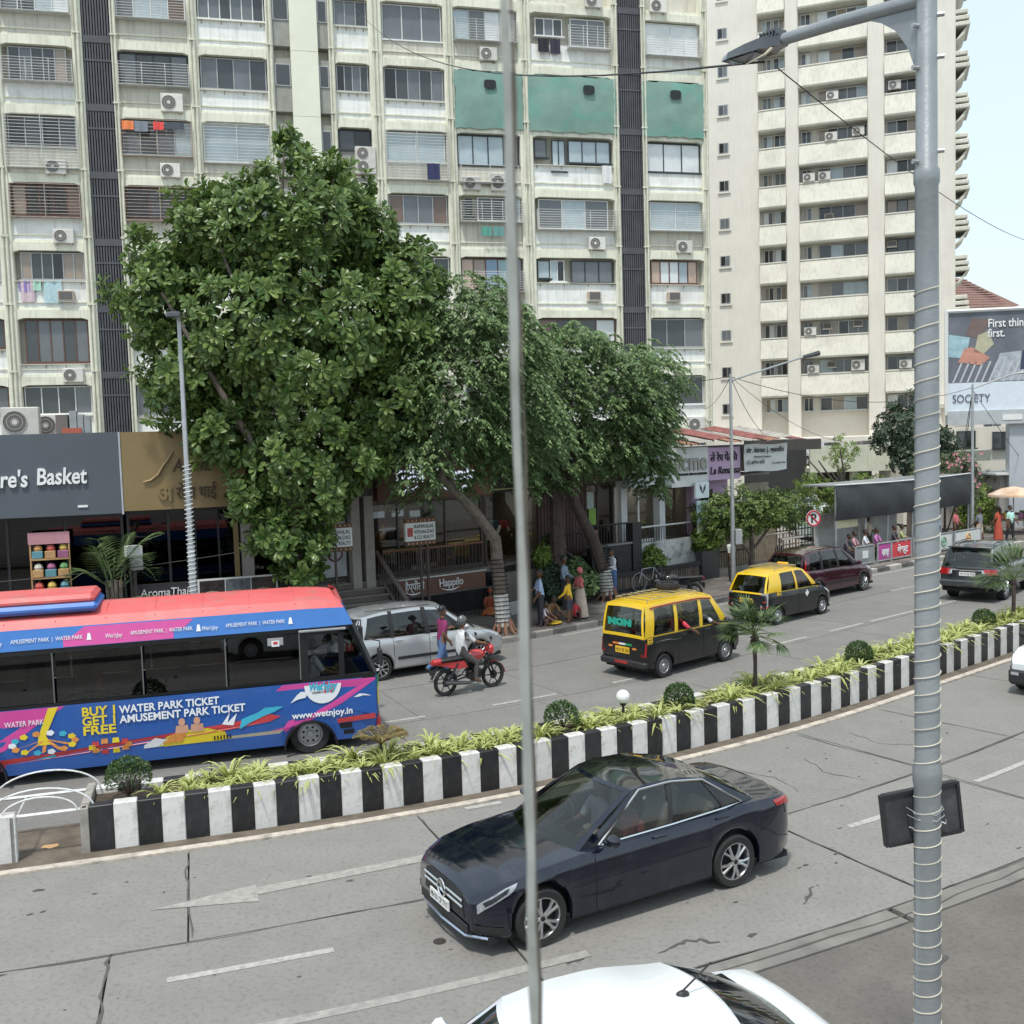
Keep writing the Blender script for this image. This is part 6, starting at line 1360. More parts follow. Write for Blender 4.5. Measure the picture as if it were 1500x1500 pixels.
m_lum = M('lit_letters', (.75, .85, 1.), .5, var=0, emit=.55); m_lit = M('lit_panel', (.8, .75, .62), .5, var=.1, emit=14)
m_col = M('shop_column', (.33, .3, .27), .75, var=.12, streak=.2); m_gran = M('black_granite', (.03, .03, .032), .35, var=.25, scale=6); m_stone = M('step_stone', (.15, .125, .11), .8, var=.2, scale=4); m_stonel = M('step_nosing', (.3, .27, .24), .8, var=.2)
GOODS = [M('goods_%d' % i, c_, .6, var=.2) for i, c_ in enumerate([(.5, .1, .08), (.55, .4, .1), (.1, .25, .3), (.5, .48, .42), (.3, .1, .2), (.12, .3, .12), (.6, .3, .1)])]
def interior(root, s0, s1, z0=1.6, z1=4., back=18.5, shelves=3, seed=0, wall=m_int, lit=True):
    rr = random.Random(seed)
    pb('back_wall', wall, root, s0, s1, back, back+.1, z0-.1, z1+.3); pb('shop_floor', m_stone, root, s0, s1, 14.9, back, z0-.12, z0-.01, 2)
    pb('ceiling', M('shop_ceiling', (.3, .28, .25), .8), root, s0, s1, 15.05, back, z1+.02, z1+.1, 2)
    for i in range(shelves):
        z = z0+.4+i*.65; pb('shelf', m_shelf, root, s0+.3, s1-.3, back-.5, back-.02, z, z+.05)
        s = s0+.4
        while s < s1-.5:
            w_ = rr.uniform(.15, .4)
            if rr.random() < .8: pb('goods', rr.choice(GOODS), root, s, s+w_*.9, back-.45, back-.15, z+.052, z+.052+rr.uniform(.15, .45))
            s += w_+.06
    for i in range(2):
        s = lerp(s0, s1, .3+.4*i); pb('counter', m_shelf, root, s-.6, s+.6, 16.6, 17.1, z0, z0+.95)
        pb('goods', rr.choice(GOODS), root, s-.5, s-.1, 16.65, 17.0, z0+.955, z0+1.25); pb('goods', rr.choice(GOODS), root, s+.05, s+.45, 16.65, 17.0, z0+.955, z0+1.2)
    if lit:
        for i in range(3): s = lerp(s0, s1, .2+.3*i); pb('ceiling_lamp', m_lit, root, s-.25, s+.25, 16.2, 16.5, z1-.03, z1+.015)
def shopfront(root, s0, s1, z0, z1, n, mat=m_frame, gl=g_shop, t=15.0, door=None):
    for i in range(n):
        a, c_ = lerp(s0, s1, i/n), lerp(s0, s1, (i+1)/n)
        pb('glass_pane', gl, root, a+.04, c_-.04, t+.02, t+.032, z0+.08, z1-.08); pb('mullion', mat, root, a-.03, a+.04, t-.02, t+.06, z0, z1)
    pb('mullion', mat, root, s1-.04, s1+.03, t-.02, t+.06, z0, z1); pb('head_rail', mat, root, s0, s1, t-.025, t+.065, z1-.09, z1, 2); pb('base_rail', mat, root, s0, s1, t-.025, t+.065, z0, z0+.1, 2)
def railing(name, lbl, s0, s1, t, z0, z1, mat, nb=None, top=None, s_slope=None):
    r = thing(name, lbl, 'railing', W(s0, t, z0)); n = nb or int(abs(s1-s0)/.14)
    dz = (lambda f: 0) if s_slope is None else (lambda f: s_slope*f)
    b = MB()
    for i in range(n+1):
        f = i/n; s = lerp(s0, s1, f); p = W(s, t, z0+dz(f)); b.tube([p, p+Vector((0, 0, z1-z0-.03))], .014, 4, smooth=False)
    wb(b, 'balusters', mat, r); b = MB(); b.tube([W(lerp(s0, s1, i/6), t, z1+dz(i/6)) for i in range(7)], .035, 6); wb(b, 'top_rail', top or mat, r); return r
# mass of the row behind the shopfronts, one block per shop
def mass(root, s0, s1, zt, mat): pb('upper_wall', mat, root, s0, s1, 14.95, 19.6, 4.12, zt, 2); pb('plinth', m_gran, root, s0, s1, 14.9, 19.6, 0, 1.47, 2); pb('side_wall', mat, root, s0, s0+.12, 15.1, 19.6, 1.5, 4.1); pb('rear_wall', mat, root, s0, s1, 19.5, 19.62, 0, 4.1)
m_rear = M('shop_roof_slab', (.32, .3, .28), .9, var=.2)
# 1 grocer
sh = shop('grocery shop with a slate grey fascia and white brush lettering at the left edge', -14, -6.05); mass(sh, -14, -6.05, 6.1, m_rear)
pb('fascia', M('slate_fascia', (.085, .098, .118), .55, var=.07, scale=.8), sh, -14, -6.1, 14.4, 14.95, 4.03, 6.25, 3); pb('fascia_edge', M('fascia_edge', (.4, .42, .45), .5), sh, -6.09, -6.04, 14.38, 14.95, 4.0, 6.25)
m_brush = M('brush_white', (.78, .78, .78), .5, var=0)
slet(sh, "Nature's", -10.05, -8.42, 14.37, 4.86, .62, m_brush, shear=.12, bold=.012, depth=.06); slet(sh, 'Basket', -8.2, -6.95, 14.37, 4.9, .62, m_brush, shear=.12, bold=.012, depth=.06); pb('fascia_mark', m_brush, sh, -7.2, -6.95, 14.37, 14.395, 4.24, 4.3)
interior(sh, -13.5, -6.2, seed=1, lit=False); shopfront(sh, -13.5, -6.15, 1.5, 4.05, 5, M('black_frame', (.02, .02, .02), .4), glass('dim_glass', (.25, .25, .25), .55))
st = thing('display_stand', 'wooden display stand with pink header and gift baskets in front of the grocery', 'stand', W(-8.0, 14.6, 1.5))
def lb(root, name, mat, x0, x1, y0, y1, z0, z1, ch=0.): b = MB(); b.box(x0, x1, y0, y1, z0, z1, ch=ch); return b.build(name, mat, root)
st.rotation_euler = (0, 0, H(-8)); m_wood = M('stand_wood', (.42, .25, .11), .6, var=.2, scale=6)
for x in (-.5, .47): lb(st, 'upright', m_wood, x, x+.04, -.02, .02, 0, 2.1)
lb(st, 'header', M('stand_pink', (.45, .22, .25), .6), -.52, .52, -.03, .03, 1.78, 2.1)
for i, z in enumerate((.35, .85, 1.35)):
    lb(st, 'shelf', m_wood, -.48, .48, -.25+.08*i, .2, z, z+.04)
    for j in range(3):
        lb(st, 'crate', m_wood if (i+j) % 2 else GOODS[(i+j) % 7], -.44+.32*j, -.17+.32*j, -.22+.08*i, .1, z+.045, z+.24, .01); q = MB(); q.ball((-.3+.32*j, -.06+.08*i, z+.3), .12, 8); q.build('basket', GOODS[(i*3+j) % 7], st)
# 2 spa
sh = shop('thai spa with a dull gold fascia and raised dark lettering', -6.0, -1.6); mass(sh, -6.02, -1.6, 6.1, m_rear)
m_gold = M('gold_fascia', (.26, .185, .085), .45, .25, var=.1, scale=1.2); m_bron = M('bronze_letters', (.07, .045, .03), .5, .2)
pb('fascia', m_gold, sh, -6.03, -1.5, 14.4, 14.95, 4.08, 6.24, 3)
slet(sh, 'Aroma', -4.72, -3.0, 14.36, 5.12, .52, m_bron, shear=.25, depth=.07); slet(sh, 'अ', -5.15, -4.72, 14.36, 4.32, .62, m_gold, depth=.08, bold=.02); slet(sh, 'रोमा थाई', -4.65, -2.9, 14.36, 4.36, .5, m_bron, depth=.07)
b = MB(); pts = [(-5.5, 4.86), (-5.3, 4.9), (-5.1, 5.05), (-4.95, 5.3), (-4.82, 5.45), (-4.72, 5.62), (-4.66, 5.7)]; b.tube([W(s, 14.36, z) for s, z in pts], [.02, .04, .05, .05, .045, .035, .01], 6); wb(b, 'curl_mark', m_gold, sh)
interior(sh, -5.9, -1.7, seed=2, lit=False); shopfront(sh, -6.0, -1.75, 1.5, 4.05, 4, M('black_frame', (.02, .02, .02), .4), glass('dim_glass2', (.16, .16, .16), .5)); pb('gilt_jamb', m_gold, sh, -2.1, -1.9, 14.9, 15.0, 1.5, 4.05)
pb('low_panel', M('spa_panel', (.03, .028, .03), .5), sh, -6.0, -3.5, 14.6, 14.7, 1.0, 2.0); slet(sh, 'AromaThai', -5.75, -4.3, 14.58, 1.66, .3, m_brush, depth=.02, shear=.1); slet(sh, 'FOOT SPA', -4.75, -3.9, 14.58, 1.48, .13, m_brush, depth=.02)
pf = thing('photo_panel', 'white framed panel of three dark spa photographs below the gold fascia', 'panel', W(-2.1, 14.3, 1.3)); pf.rotation_euler = (0, 0, H(-2.1))
lb(pf, 'panel_frame', FRM['white'], -1.1, 1.1, -.02, .02, 0, .78)
for i in range(3):
    lb(pf, 'photograph', M('spa_photo_%d' % i, ((.03, .02, .02), (.12, .13, .14), (.05, .035, .03))[i], .4, var=.8, scale=7), -1.05+.71*i, -.37+.71*i, -.03, -.018, .05, .73)
    q = MB(); q.ball((-.72+.71*i, -.034, .34), .17, 8, 0, 1.4, .05, .6); q.build('photo_figure', M('spa_fig', (.3, .2, .15), .5, var=.4, scale=9), pf)
lx = thing('light_box', 'white two-part sign box on a dark post in front of the palm', 'sign', W(-5.8, 13.5, .15)); lx.rotation_euler = (0, 0, H(-5.8)+.3)
lb(lx, 'post', m_frame, -.04, .04, -.04, .04, 0, 2.4); lb(lx, 'sign_box', FRM['white'], -.2, .2, -.16, .16, 2.75, 3.05, .01); lb(lx, 'sign_box', M('box_grey', (.45, .45, .43), .6), -.08, .2, -.15, .15, 2.4, 2.745, .01)
# 3 entrance lobby with stairs
sh = shop('dark entrance lobby between grey columns at the top of the stairs', -1.6, 4.9); mass(sh, -1.58, 4.88, 5.3, m_rear)
for a, c_ in ((-1.75, -1.25), (3.6, 4.05), (4.3, 4.8)): pb('column', m_col, sh, a, c_, 14.6, 15.05, 1.2, 4.15)
interior(sh, -1.2, 3.5, seed=3, lit=False, shelves=2); shopfront(sh, -1.2, 3.55, 1.6, 4.0, 3, gl=glass('dim_glass', (.25, .25, .25), .55))
pb('poster', M('poster_pale', (.42, .43, .45), .6, var=.15, scale=4), sh, 1.9, 3.5, 14.93, 14.96, 1.75, 3.5); b = MB(); b.tube([W(2.9, 14.92, 2.45)+Vector((0, 0, 0))+(W(3.1, 14.92)-W(2.9, 14.92)).normalized()*.22*math.cos(k*.4189)+Vector((0, 0, .22*math.sin(k*.4189))) for k in range(16)], .03, 5); wb(b, 'poster_emblem', M('emblem_maroon', (.16, .06, .07), .6), sh); pb('fascia', m_frame, sh, -1.55, 4.9, 14.6, 14.95, 4.1, 5.3, 3)
sc_ = thing('staircase', 'wide stone stairs with pale nosings rising from the pavement to the lobby', 'stairs', W(3.2, 13, .15))
for i in range(8):
    pb('step', m_stone, sc_, .9, 5.1, 12.75+.27*i, 15.0, .15+.175*i, .15+.175*(i+1)-.02, 2); pb('nosing', m_stonel, sc_, .9, 5.1, 12.72+.27*i, 12.95+.27*i, .15+.175*(i+1)-.02, .15+.175*(i+1), 2)
def stairrail(lbl, s):
    r = thing('stair_railing', lbl, 'railing', W(s, 12.9, .15)); b = MB(); b.tube([W(s, 12.7, .95), W(s, 14.9, 2.35), W(s, 15, 2.4)], .07, 6); b.tube([W(s, 12.7, .3), W(s, 14.9, 1.7)], .05, 6); wb(b, 'handrail', M('rail_stone', (.16, .13, .12), .75, var=.2), r); b = MB()
    for i in range(13):
        f = i/12; p = W(s, lerp(12.75, 14.85, f), lerp(.3, 1.68, f)); b.tube([p, p+Vector((0, 0, .68))], .024, 5)
    wb(b, 'balusters', m_frame, r); pb('newel_post', M('rail_stone', (.16, .13, .12), .75), r, s-.14, s+.14, 12.45, 12.75, .15, 1.1)
stairrail('stair railing with dark balusters on the left side of the wide stairs', .8); stairrail('stair railing with dark balusters on the right side of the wide stairs', 5.2)
for s, t, lbl in ((2.0, 13.2, 'white and orange name board on a post in front of the stairs'), (6.05, 13.1, 'white and orange name board on twin posts in front of the glazed brown shop')):
    nb = thing('name_board', lbl, 'sign', W(s, t, .15)); nb.rotation_euler = (0, 0, H(s)); lb(nb, 'post', m_frame, -.03, .03, -.03, .03, 0, 2.6)
    if s > 5: lb(nb, 'post', m_frame, .2, .26, -.03, .03, 0, 2.6)
    lb(nb, 'board', FRM['white'], -.5, .5, -.05, .05, 2.68, 3.22); 
    for z in (2.55, 3.22): lb(nb, 'lamp_strip', M('strip_dark', (.12, .06, .04), .6), -.5, .5, -.06, .06, z, z+.12)
    for q in range(7):
        for z in (2.61, 3.28): u = MB(); u.ball((-.42+.14*q, -.07, z), .035, 6); u.build('bulb', M('bulb_orange', (.6, .3, .15), .4), nb)
    lb(nb, 'emblem', m_redl, -.44, -.26, -.06, -.051, 2.82, 3.08)
    for i, tx in enumerate(('RAMANLAL', 'VITHALDAS', '& CO. REALTY')): lettering('board_text', tx, .16, m_ink, nb, (-.22, -.058, 3.05-.16*i), (1, 0, 0), (0, 0, 1), .006, fit=.66)
# 4 dried fruit shop
sh = shop('brown dried fruit shop with glowing white sign letters and a wide glass front', 4.95, 11.05); mass(sh, 4.92, 11.02, 5.3, m_rear)
m_brn = M('brown_fascia', (.13, .058, .038), .55, var=.08)
pb('fascia', m_brn, sh, 4.98, 11.0, 14.45, 14.95, 3.95, 5.38, 3); slet(sh, 'हैप्पीलो', 6.0, 7.6, 14.42, 4.5, .62, m_lum, depth=.05); slet(sh, 'Happilo', 8.4, 10.3, 14.42, 4.5, .62, m_lum, depth=.05)
def smile(root, s0, s1, t, z, dep, mat, r=.03):
    b = MB(); b.tube([W(lerp(s0, s1, i/10), t, z-dep*math.sin(math.pi*i/10)) for i in range(11)], [r*(.3+math.sin(math.pi*i/10)) for i in range(11)], 6); wb(b, 'smile_mark', mat, root)
smile(sh, 6.0, 7.4, 14.42, 4.42, .2, m_lum, .05); smile(sh, 8.6, 10.2, 14.42, 4.4, .22, m_lum, .05)
interior(sh, 5.0, 10.9, seed=4, wall=M('warm_wall', (.2, .13, .08), .7, var=.2)); shopfront(sh, 5.0, 10.95, 1.6, 3.92, 4)
for i, (s, z) in enumerate(((5.9, 3.35), (7.1, 3.35), (8.3, 3.3))): pb('lit_poster', m_lum if i < 3 else m_lit, sh, s, s+.75, 16.0, 16.03, z, z+.2)
pb('terrace_slab', m_stone, sh, 5.0, 11.0, 14.55, 15.0, 1.42, 1.58, 3); pb('lower_sign', m_brn, sh, 5.9, 10.55, 14.35, 14.45, .98, 1.5, 2); slet(sh, 'Happilo', 8.2, 9.6, 14.32, 1.17, .36, m_brush, depth=.03); slet(sh, 'हैप्पीलो', 6.2, 7.3, 14.32, 1.17, .34, m_brush, depth=.03); smile(sh, 8.3, 9.5, 14.32, 1.12, .08, m_brush, .02); smile(sh, 6.2, 7.2, 14.32, 1.12, .08, m_brush, .02)
pb('sign_ledge', FRM['white'], sh, 5.9, 10.6, 14.34, 14.46, 1.505, 1.53, 2); pb('sign_ledge', FRM['white'], sh, 5.9, 9.9, 14.34, 14.46, .945, .975, 2)
railing('terrace_railing', 'dark terrace railing with a brown top rail before the glass shopfront', 5.2, 10.6, 14.5, 1.6, 2.42, m_frame, top=M('brown_rail', (.22, .1, .06), .5))
railing('pavement_railing', 'low dark railing along the pavement under the brown lower sign', 5.6, 11.2, 14.3, .15, .95, m_gran)
# 5 gift shop with yellow lettering
sh = shop('shop with a dark fascia and small yellow lettering beside the leaning tree', 11.05, 14.0); mass(sh, 11.04, 13.98, 5.3, m_rear)
pb('fascia', M('charcoal_fascia', (.045, .045, .045), .5), sh, 11.02, 13.98, 14.5, 14.95, 4.12, 5.36, 2); m_ylet = M('yellow_letters', (.6, .4, .04), .5)
slet(sh, 'राष्ट्र भाषा', 11.2, 12.4, 14.47, 4.9, .26, m_ylet, depth=.02); slet(sh, 'आर्केड शुभ', 11.2, 12.4, 14.47, 4.6, .26, m_ylet, depth=.02); slet(sh, 'ARCADE', 12.6, 13.8, 14.47, 4.66, .4, m_brush, depth=.03)
pb('light_strip', M('strip_green', (.5, .55, .3), .5), sh, 11.02, 13.98, 14.48, 14.52, 4.08, 4.12)
interior(sh, 11.1, 13.95, seed=5, wall=M('warm_wall', (.2, .13, .08), .7)); shopfront(sh, 11.1, 13.95, 1.6, 4.05, 2)
pb('low_wall', M('slat_wall', (.16, .14, .125), .8, var=.2, streak=.5), sh, 11.0, 13.5, 14.2, 14.5, .15, 1.35, 2)
# 6 brown slatted front
sh = shop('shop with a brown fascia and dark wooden slats behind the second leaning tree', 14.0, 17.15); mass(sh, 14.0, 17.13, 5.3, m_rear)
pb('fascia', M('choc_fascia', (.085, .05, .042), .5), sh, 14.02, 17.12, 14.5, 14.95, 4.1, 5.36, 2); slet(sh, 'ब', 14.9, 15.3, 14.47, 4.55, .55, m_brush); slet(sh, 'Lotus', 15.6, 17.0, 14.47, 4.55, .55, m_brush, bold=.01)
for i in range(16):
    s = lerp(13.3, 15.5, i/15); pb('wood_slat', M('brown_slat', (.085, .045, .038), .65, var=.25, rnd=.25), sh, s, s+.12, 14.85, 14.95, 1.6, 4.1)
interior(sh, 15.4, 17.1, seed=6, shelves=3); shopfront(sh, 15.5, 17.05, 1.6, 4.05, 2, gl=glass('dim_glass', (.25, .25, .25), .55))
for c_, s, z, lbl in (((.25, .42, .08), 15.75, 2.9, 'green leaf shape'), ((.45, .5, .5), 15.65, 3.5, 'pale card'), ((.55, .25, .18), 15.8, 2.1, 'red card')): pb('window_decal', M('decal_'+lbl[:3], c_, .6), sh, s, s+.35, 14.9, 14.92, z-.35, z+.25)
# raised terrace: black granite walls, side stairs, railings
tw = thing('terrace_wall', 'polished black granite terrace wall with a tall end post', 'wall', W(15.8, 14, 0)); pb('wall_face', m_gran, tw, 14.9, 16.85, 13.9, 14.15, .1, 1.85); pb('end_post', m_gran, tw, 16.9, 17.35, 13.85, 14.2, .1, 2.6); pb('coping', M('coping_grey', (.2, .2, .2), .5), tw, 14.85, 16.88, 13.85, 14.2, 1.86, 1.92)
railing('terrace_railing', 'black terrace railing above the granite wall', 14.6, 16.9, 14.0, 1.92, 2.6, m_gran)
railing('terrace_railing', 'sloping black railing beside the plants at the side stairs', 12.6, 14.6, 13.9, 1.75, 2.45, m_gran, 10, s_slope=-.0)
b2 = thing('stair_stringer', 'dark sloping stair side leading up to the granite terrace', 'stairs', W(13.5, 13.6, .15)); q = MB(); q.tube([W(12.9, 13.9, 2.3), W(14.6, 13.3, 1.0)], .09, 4, smooth=False); wb(q, 'stringer', m_gran, b2)
for i in range(6): pb('tread', m_stone, b2, 13.0+.25*i, 13.3+.25*i, 13.4, 14.4, 1.3-.2*i, 1.38-.2*i)
# 7-8 phone shops
sh = shop('phone shop with a white fascia and teal leaf logo', 17.15, 19.4); mass(sh, 17.16, 19.38, 5.2, m_rear); pb('fascia', M('white_fascia', (.66, .7, .72), .45, var=.04), sh, 17.18, 19.4, 14.25, 14.95, 3.8, 5.25); 
m_teal = M('teal_logo', (.02, .38, .4), .4); 
def leaf_logo(root, s, t, z, k, mat):
    for sg in (-1, 1):
        b = MB(); b.add([W(s, t, z-.35*k), W(s+sg*.3*k, t, z+.05*k), W(s+sg*.36*k, t, z+.45*k), W(s+sg*.1*k, t, z+.15*k)], [(0, 1, 2, 3) if sg > 0 else (3, 2, 1, 0)]); wb(b, 'leaf_logo', mat, root)
leaf_logo(sh, 17.95, 14.24, 4.6, 1.2, m_teal)
interior(sh, 17.3, 19.3, z1=3.8, seed=7, wall=M('white_wall', (.5, .5, .48), .6)); shopfront(sh, 17.5, 19.3, 1.7, 3.8, 2, FRM['white'])
for s in (17.2, 19.25): pb('white_column', M('white_col', (.6, .61, .62), .6, var=.05), sh, s, s+.3, 14.7, 15.05, 1.5, 3.85)
sh = shop('phone shop with a white fascia and grey rounded lettering', 19.4, 21.5); mass(sh, 19.4, 21.48, 5.2, m_rear); pb('fascia', M('white_fascia2', (.6, .61, .6), .5, var=.05), sh, 19.42, 21.5, 14.2, 14.95, 3.72, 5.2); slet(sh, 'acme', 19.6, 21.4, 14.17, 4.35, .95, M('grey_letters', (.3, .29, .26), .5), bold=.02, depth=.05); slet(sh, 'FOOTWEAR AND ACCESSORIES', 19.6, 21.4, 14.17, 4.15, .12, m_ink)
interior(sh, 19.5, 21.4, z1=3.7, seed=8); shopfront(sh, 19.55, 21.3, 1.7, 3.72, 2); pb('pink_column', M('pink_paint', (.48, .33, .47), .7), sh, 21.15, 21.4, 14.75, 15.05, 1.5, 3.72)
bl = thing('hanging_sign', 'small pale blue box sign with a leaf logo under the grey lettering', 'sign', W(20.9, 14.05, 3.4)); pb('sign_panel', M('pale_blue', (.5, .58, .62), .5), bl, 20.55, 21.3, 14.0, 14.1, 3.25, 3.85); leaf_logo(bl, 20.92, 13.99, 3.58, .5, m_ink)
bn = thing('shop_banner', 'tall blue and yellow banner hanging below the box sign', 'banner', W(20.9, 14.05, 2.2)); pb('banner_sheet', M('banner_blue', (.35, .48, .52), .6, var=.2, scale=2, dirt=(.55, .5, .05), dirt_amt=.9, dirt_scale=.8), bn, 20.6, 21.3, 14.0, 14.04, 1.9, 3.15)
# 9 boutique, 10 clinic
sh = shop('lilac fronted boutique with dark ornate lettering', 21.5, 23.6); mass(sh, 21.52, 23.6, 5.2, m_rear); pb('fascia', M('lilac', (.5, .34, .5), .6, var=.05), sh, 21.52, 23.6, 14.3, 14.95, 3.88, 5.16); slet(sh, 'ले रेप पेंटिस', 21.75, 23.4, 14.27, 4.62, .42, m_ink, depth=.03); slet(sh, 'La Renaissa', 21.7, 23.5, 14.27, 4.12, .42, m_ink, depth=.03, shear=.2)
pb('lilac_wall', M('lilac', (.5, .34, .5), .6), sh, 21.5, 23.6, 14.96, 15.1, 1.5, 3.88)
pb('shop_door', g_dark, sh, 21.9, 22.6, 14.9, 14.94, 1.6, 3.5)
sh = shop('dim shop behind the doctor name banner under rusty roof sheets', 23.6, 26.6); mass(sh, 23.62, 26.6, 5.2, m_rear); interior(sh, 23.7, 26.5, z1=3.9, seed=9, lit=False); pb('roller_shutter', M('shutter_tan', (.26, .22, .17), .7, var=.15, streak=.3), sh, 24.6, 26.3, 14.96, 15.02, 1.2, 3.6)
db = thing('name_banner', 'white doctor name banner with black lettering under rusty roof sheets', 'banner', W(25, 14.2, 4.2))
q = MB(); n = 8; vs = []
for i in range(n+1):
    for j in range(4): s = lerp(23.68, 26.5, i/n); vs.append(W(s, 14.15+.03*math.sin(i*1.7+j), lerp(4.12, 5.22, j/3)+.03*math.sin(i*.9)))
q.add(vs, [(i*4+j, (i+1)*4+j, (i+1)*4+j+1, i*4+j+1) for i in range(n) for j in range(3)], 0, True); wb(q, 'banner_sheet', M('banner_white', (.62, .62, .6), .7, var=.06), db)
slet(db, 'dr. kiran j. gandhi', 23.75, 26.2, 14.08, 4.9, .3, m_ink, depth=.01, bold=.006); slet(db, 'Physician & Surgeon', 24.2, 25.3, 14.08, 4.68, .12, m_ink, depth=.01); slet(db, 'डॉ. किरण गांधी', 23.75, 24.9, 14.08, 4.42, .2, m_ink, depth=.01); slet(db, 'dr. gandhi clinic', 25.4, 26.3, 14.08, 4.4, .11, m_ink, depth=.01)
# rusty corrugated roof sheets, each its own piece
rf = thing('sheet_roof', 'patched rusty corrugated roof sheets over the right end of the shops', 'roof', W(23.5, 15, 5.3)); rr = random.Random(4)
for i in range(9):
    s0 = 19.6+i*.82; q = MB(); vs = []; nx = 12; z_ = 5.35+rr.uniform(-.05, .12); tl = rr.uniform(-.05, .12)
    for a in range(nx+1):
        for j in range(3): s = s0+.95*a/nx; vs.append(W(s, lerp(13.7+rr.uniform(0, .03), 16.5, j/2), z_+j*.24+tl*(a/nx)+.02*math.cos(a*math.pi)))
    q.add(vs, [(a*3+j, (a+1)*3+j, (a+1)*3+j+1, a*3+j+1) for a in range(nx) for j in range(2)]); wb(q, 'roof_sheet', M('roof_sheet_%d' % (i % 3), ((.3, .15, .1), (.32, .3, .27), (.22, .08, .07))[i % 3], .8, var=.35, scale=3), rf)
# ramp wall, slatted fence, graffiti wall in front of the phone shops
gw = thing('painted_wall', 'white low wall with black graffiti drawing below the phone shops', 'wall', W(20, 14.9, 1)); pb('wall_face', M('graffiti_white', (.6, .6, .58), .7, var=.1, dirt=(.02, .02, .02), dirt_amt=.9, dirt_scale=1.9), gw, 17.5, 22.0, 14.5, 14.7, .15, 1.72, 2)
railing('terrace_railing', 'black railing with a white top band in front of the phone shops', 17.4, 21.6, 14.6, 1.75, 2.3, m_gran, top=FRM['white'])
rw = thing('ramp_wall', 'dark ramp wall with wooden slats behind the bicycle', 'wall', W(18.5, 13.6, 0)); pb('wall_top', m_gran, rw, 15.7, 20.3, 13.6, 13.75, .75, .9, 2); pb('wall_base', m_gran, rw, 15.7, 20.3, 13.62, 13.75, .1, .3, 2); pb('end_pier', m_gran, rw, 20.3, 21.3, 13.55, 13.85, .1, 1.25)
for i in range(34): s = 15.75+i*.133; pb('wall_slat', M('old_slat', (.13, .105, .085), .8, var=.3, rnd=.3), rw, s, s+.1, 13.66, 13.7, .3, .75)
railing('pavement_railing', 'black pavement railing between the dark ramp wall and the slim lamp post', 21.3, 23.4, 13.8, .45, 1.1, m_gran)
lw = thing('low_wall', 'weathered low stone wall behind the parked taxi', 'wall', W(24, 14, 0)); pb('wall_face', M('low_stone', (.3, .27, .23), .9, var=.2, streak=.3), lw, 21.3, 27.0, 13.8, 14.1, .1, .45, 2)
railing('fence', 'tan and dark upright fence below the small roadside tree', 23.4, 27.0, 13.95, .45, 1.5, m_grilr)
tb = thing('site_hoarding', 'tan panelled hoarding below the doctor name banner', 'hoarding', W(23.5, 14.8, 0))
for i in range(8): s = 22.0+i*.55; pb('hoarding_panel', M('tan_panel', (.36, .29, .19), .8, var=.2, rnd=.12, streak=.3), tb, s, s+.53, 14.6, 14.66, .2, 1.9)
# air conditioning plant on the shop roof at left
ac('S', W(-8.6, 15.1, 6.2), H(-8.6), 'big grey outdoor unit with round fan standing above the slate fascia', None)
ac('s', W(-7.95, 15.9, 6.2), H(-7), 'outdoor unit among grey ducts above the right part of the slate fascia', None)
du = thing('ventilation_duct', 'grey sheet metal duct boxes on the shop roof above the slate fascia', 'duct', W(-7.6, 15.3, 6.2)); m_sm = M('sheet_metal', (.35, .36, .37), .45, .5, var=.15)
for i, (s, w_, h_) in enumerate(((-7.35, .18, .75), (-7.15, .15, .65), (-6.98, .15, .6), (-7.7, .3, .65))): pb('duct_box', m_sm if i < 3 else M('louvre_box', (.16, .14, .13), .6), du, s, s+w_, 15.0, 15.5, 6.12, 6.12+h_)
pb('duct_box', M('red_box', (.4, .1, .06), .6), du, -7.55, -7.05, 14.96, 14.99, 6.12, 6.4)
# hawkers' wares on the pavement
for s, t, c_, lbl, r_ in ((10.85, 13.6, (.6, .45, .05), 'yellow bowl beside the painted tree trunk', .16), (10.3, 13.3, (.45, .2, .06), 'brown round tray next to the seated woman in rust red', .3), (10.4, 10.95, (.65, .45, .04), 'yellow cloth heap at the kerb by the hawkers', .3), (10.6, 13.55, (.55, .08, .25), 'pink bundle beside the seated woman', .14)):
    q = MB(); q.lathe([(.001, .02), (r_*.7, .03), (r_, .09), (r_*.95, .1), (r_*.6, .05), (.001, .045)], 14); tag(q.build('bowl', cloth(c_), None, W(s, t, .15)), lbl, 'bowl')
q = MB(); q.box(-.3, .3, -.02, .02, 0, .42, T=Matrix.Rotation(-.4, 4, 'X')); tag(q.build('cardboard_sheet', M('card_grey', (.32, .31, .29), .9), None, W(10.9, 13.2, .16), H(10)+.2), 'grey board leaning on the pavement right of the painted trunk', 'board')
# ================================================================== RIGHT SIDE: bus stop, billboard, compound
bs = thing('bus_shelter', 'bus stop shelter with a long black sheet stretched along its roof', 'bus shelter', W(32, 12.6, .15)); m_tarp = M('black_sheet', (.03, .033, .036), .6, var=.25, scale=1.5, bump=.3, bscale=4)
q = MB(); n = 24; vs = []
for i in range(n+1):
    for j in range(6): s = lerp(27.3, 38.8, i/n); f = j/5; vs.append(W(s, 12.4-.12*math.sin(math.pi*f)+.04*math.sin(i*1.3+j), lerp(1.95, 3.42, f)-.07*math.sin(math.pi*i/n)*(1 if j > 3 else .3)))
q.add(vs, [(i*6+j, (i+1)*6+j, (i+1)*6+j+1, i*6+j+1) for i in range(n) for j in range(5)], 0, True); wb(q, 'sheet', m_tarp, bs)
q = MB(); q.tube([W(lerp(27.3, 38.8, i/12), 12.38, 3.44-.07*math.sin(math.pi*i/12)) for i in range(13)], .03, 5); wb(q, 'sheet_rail', FRM['white'], bs)
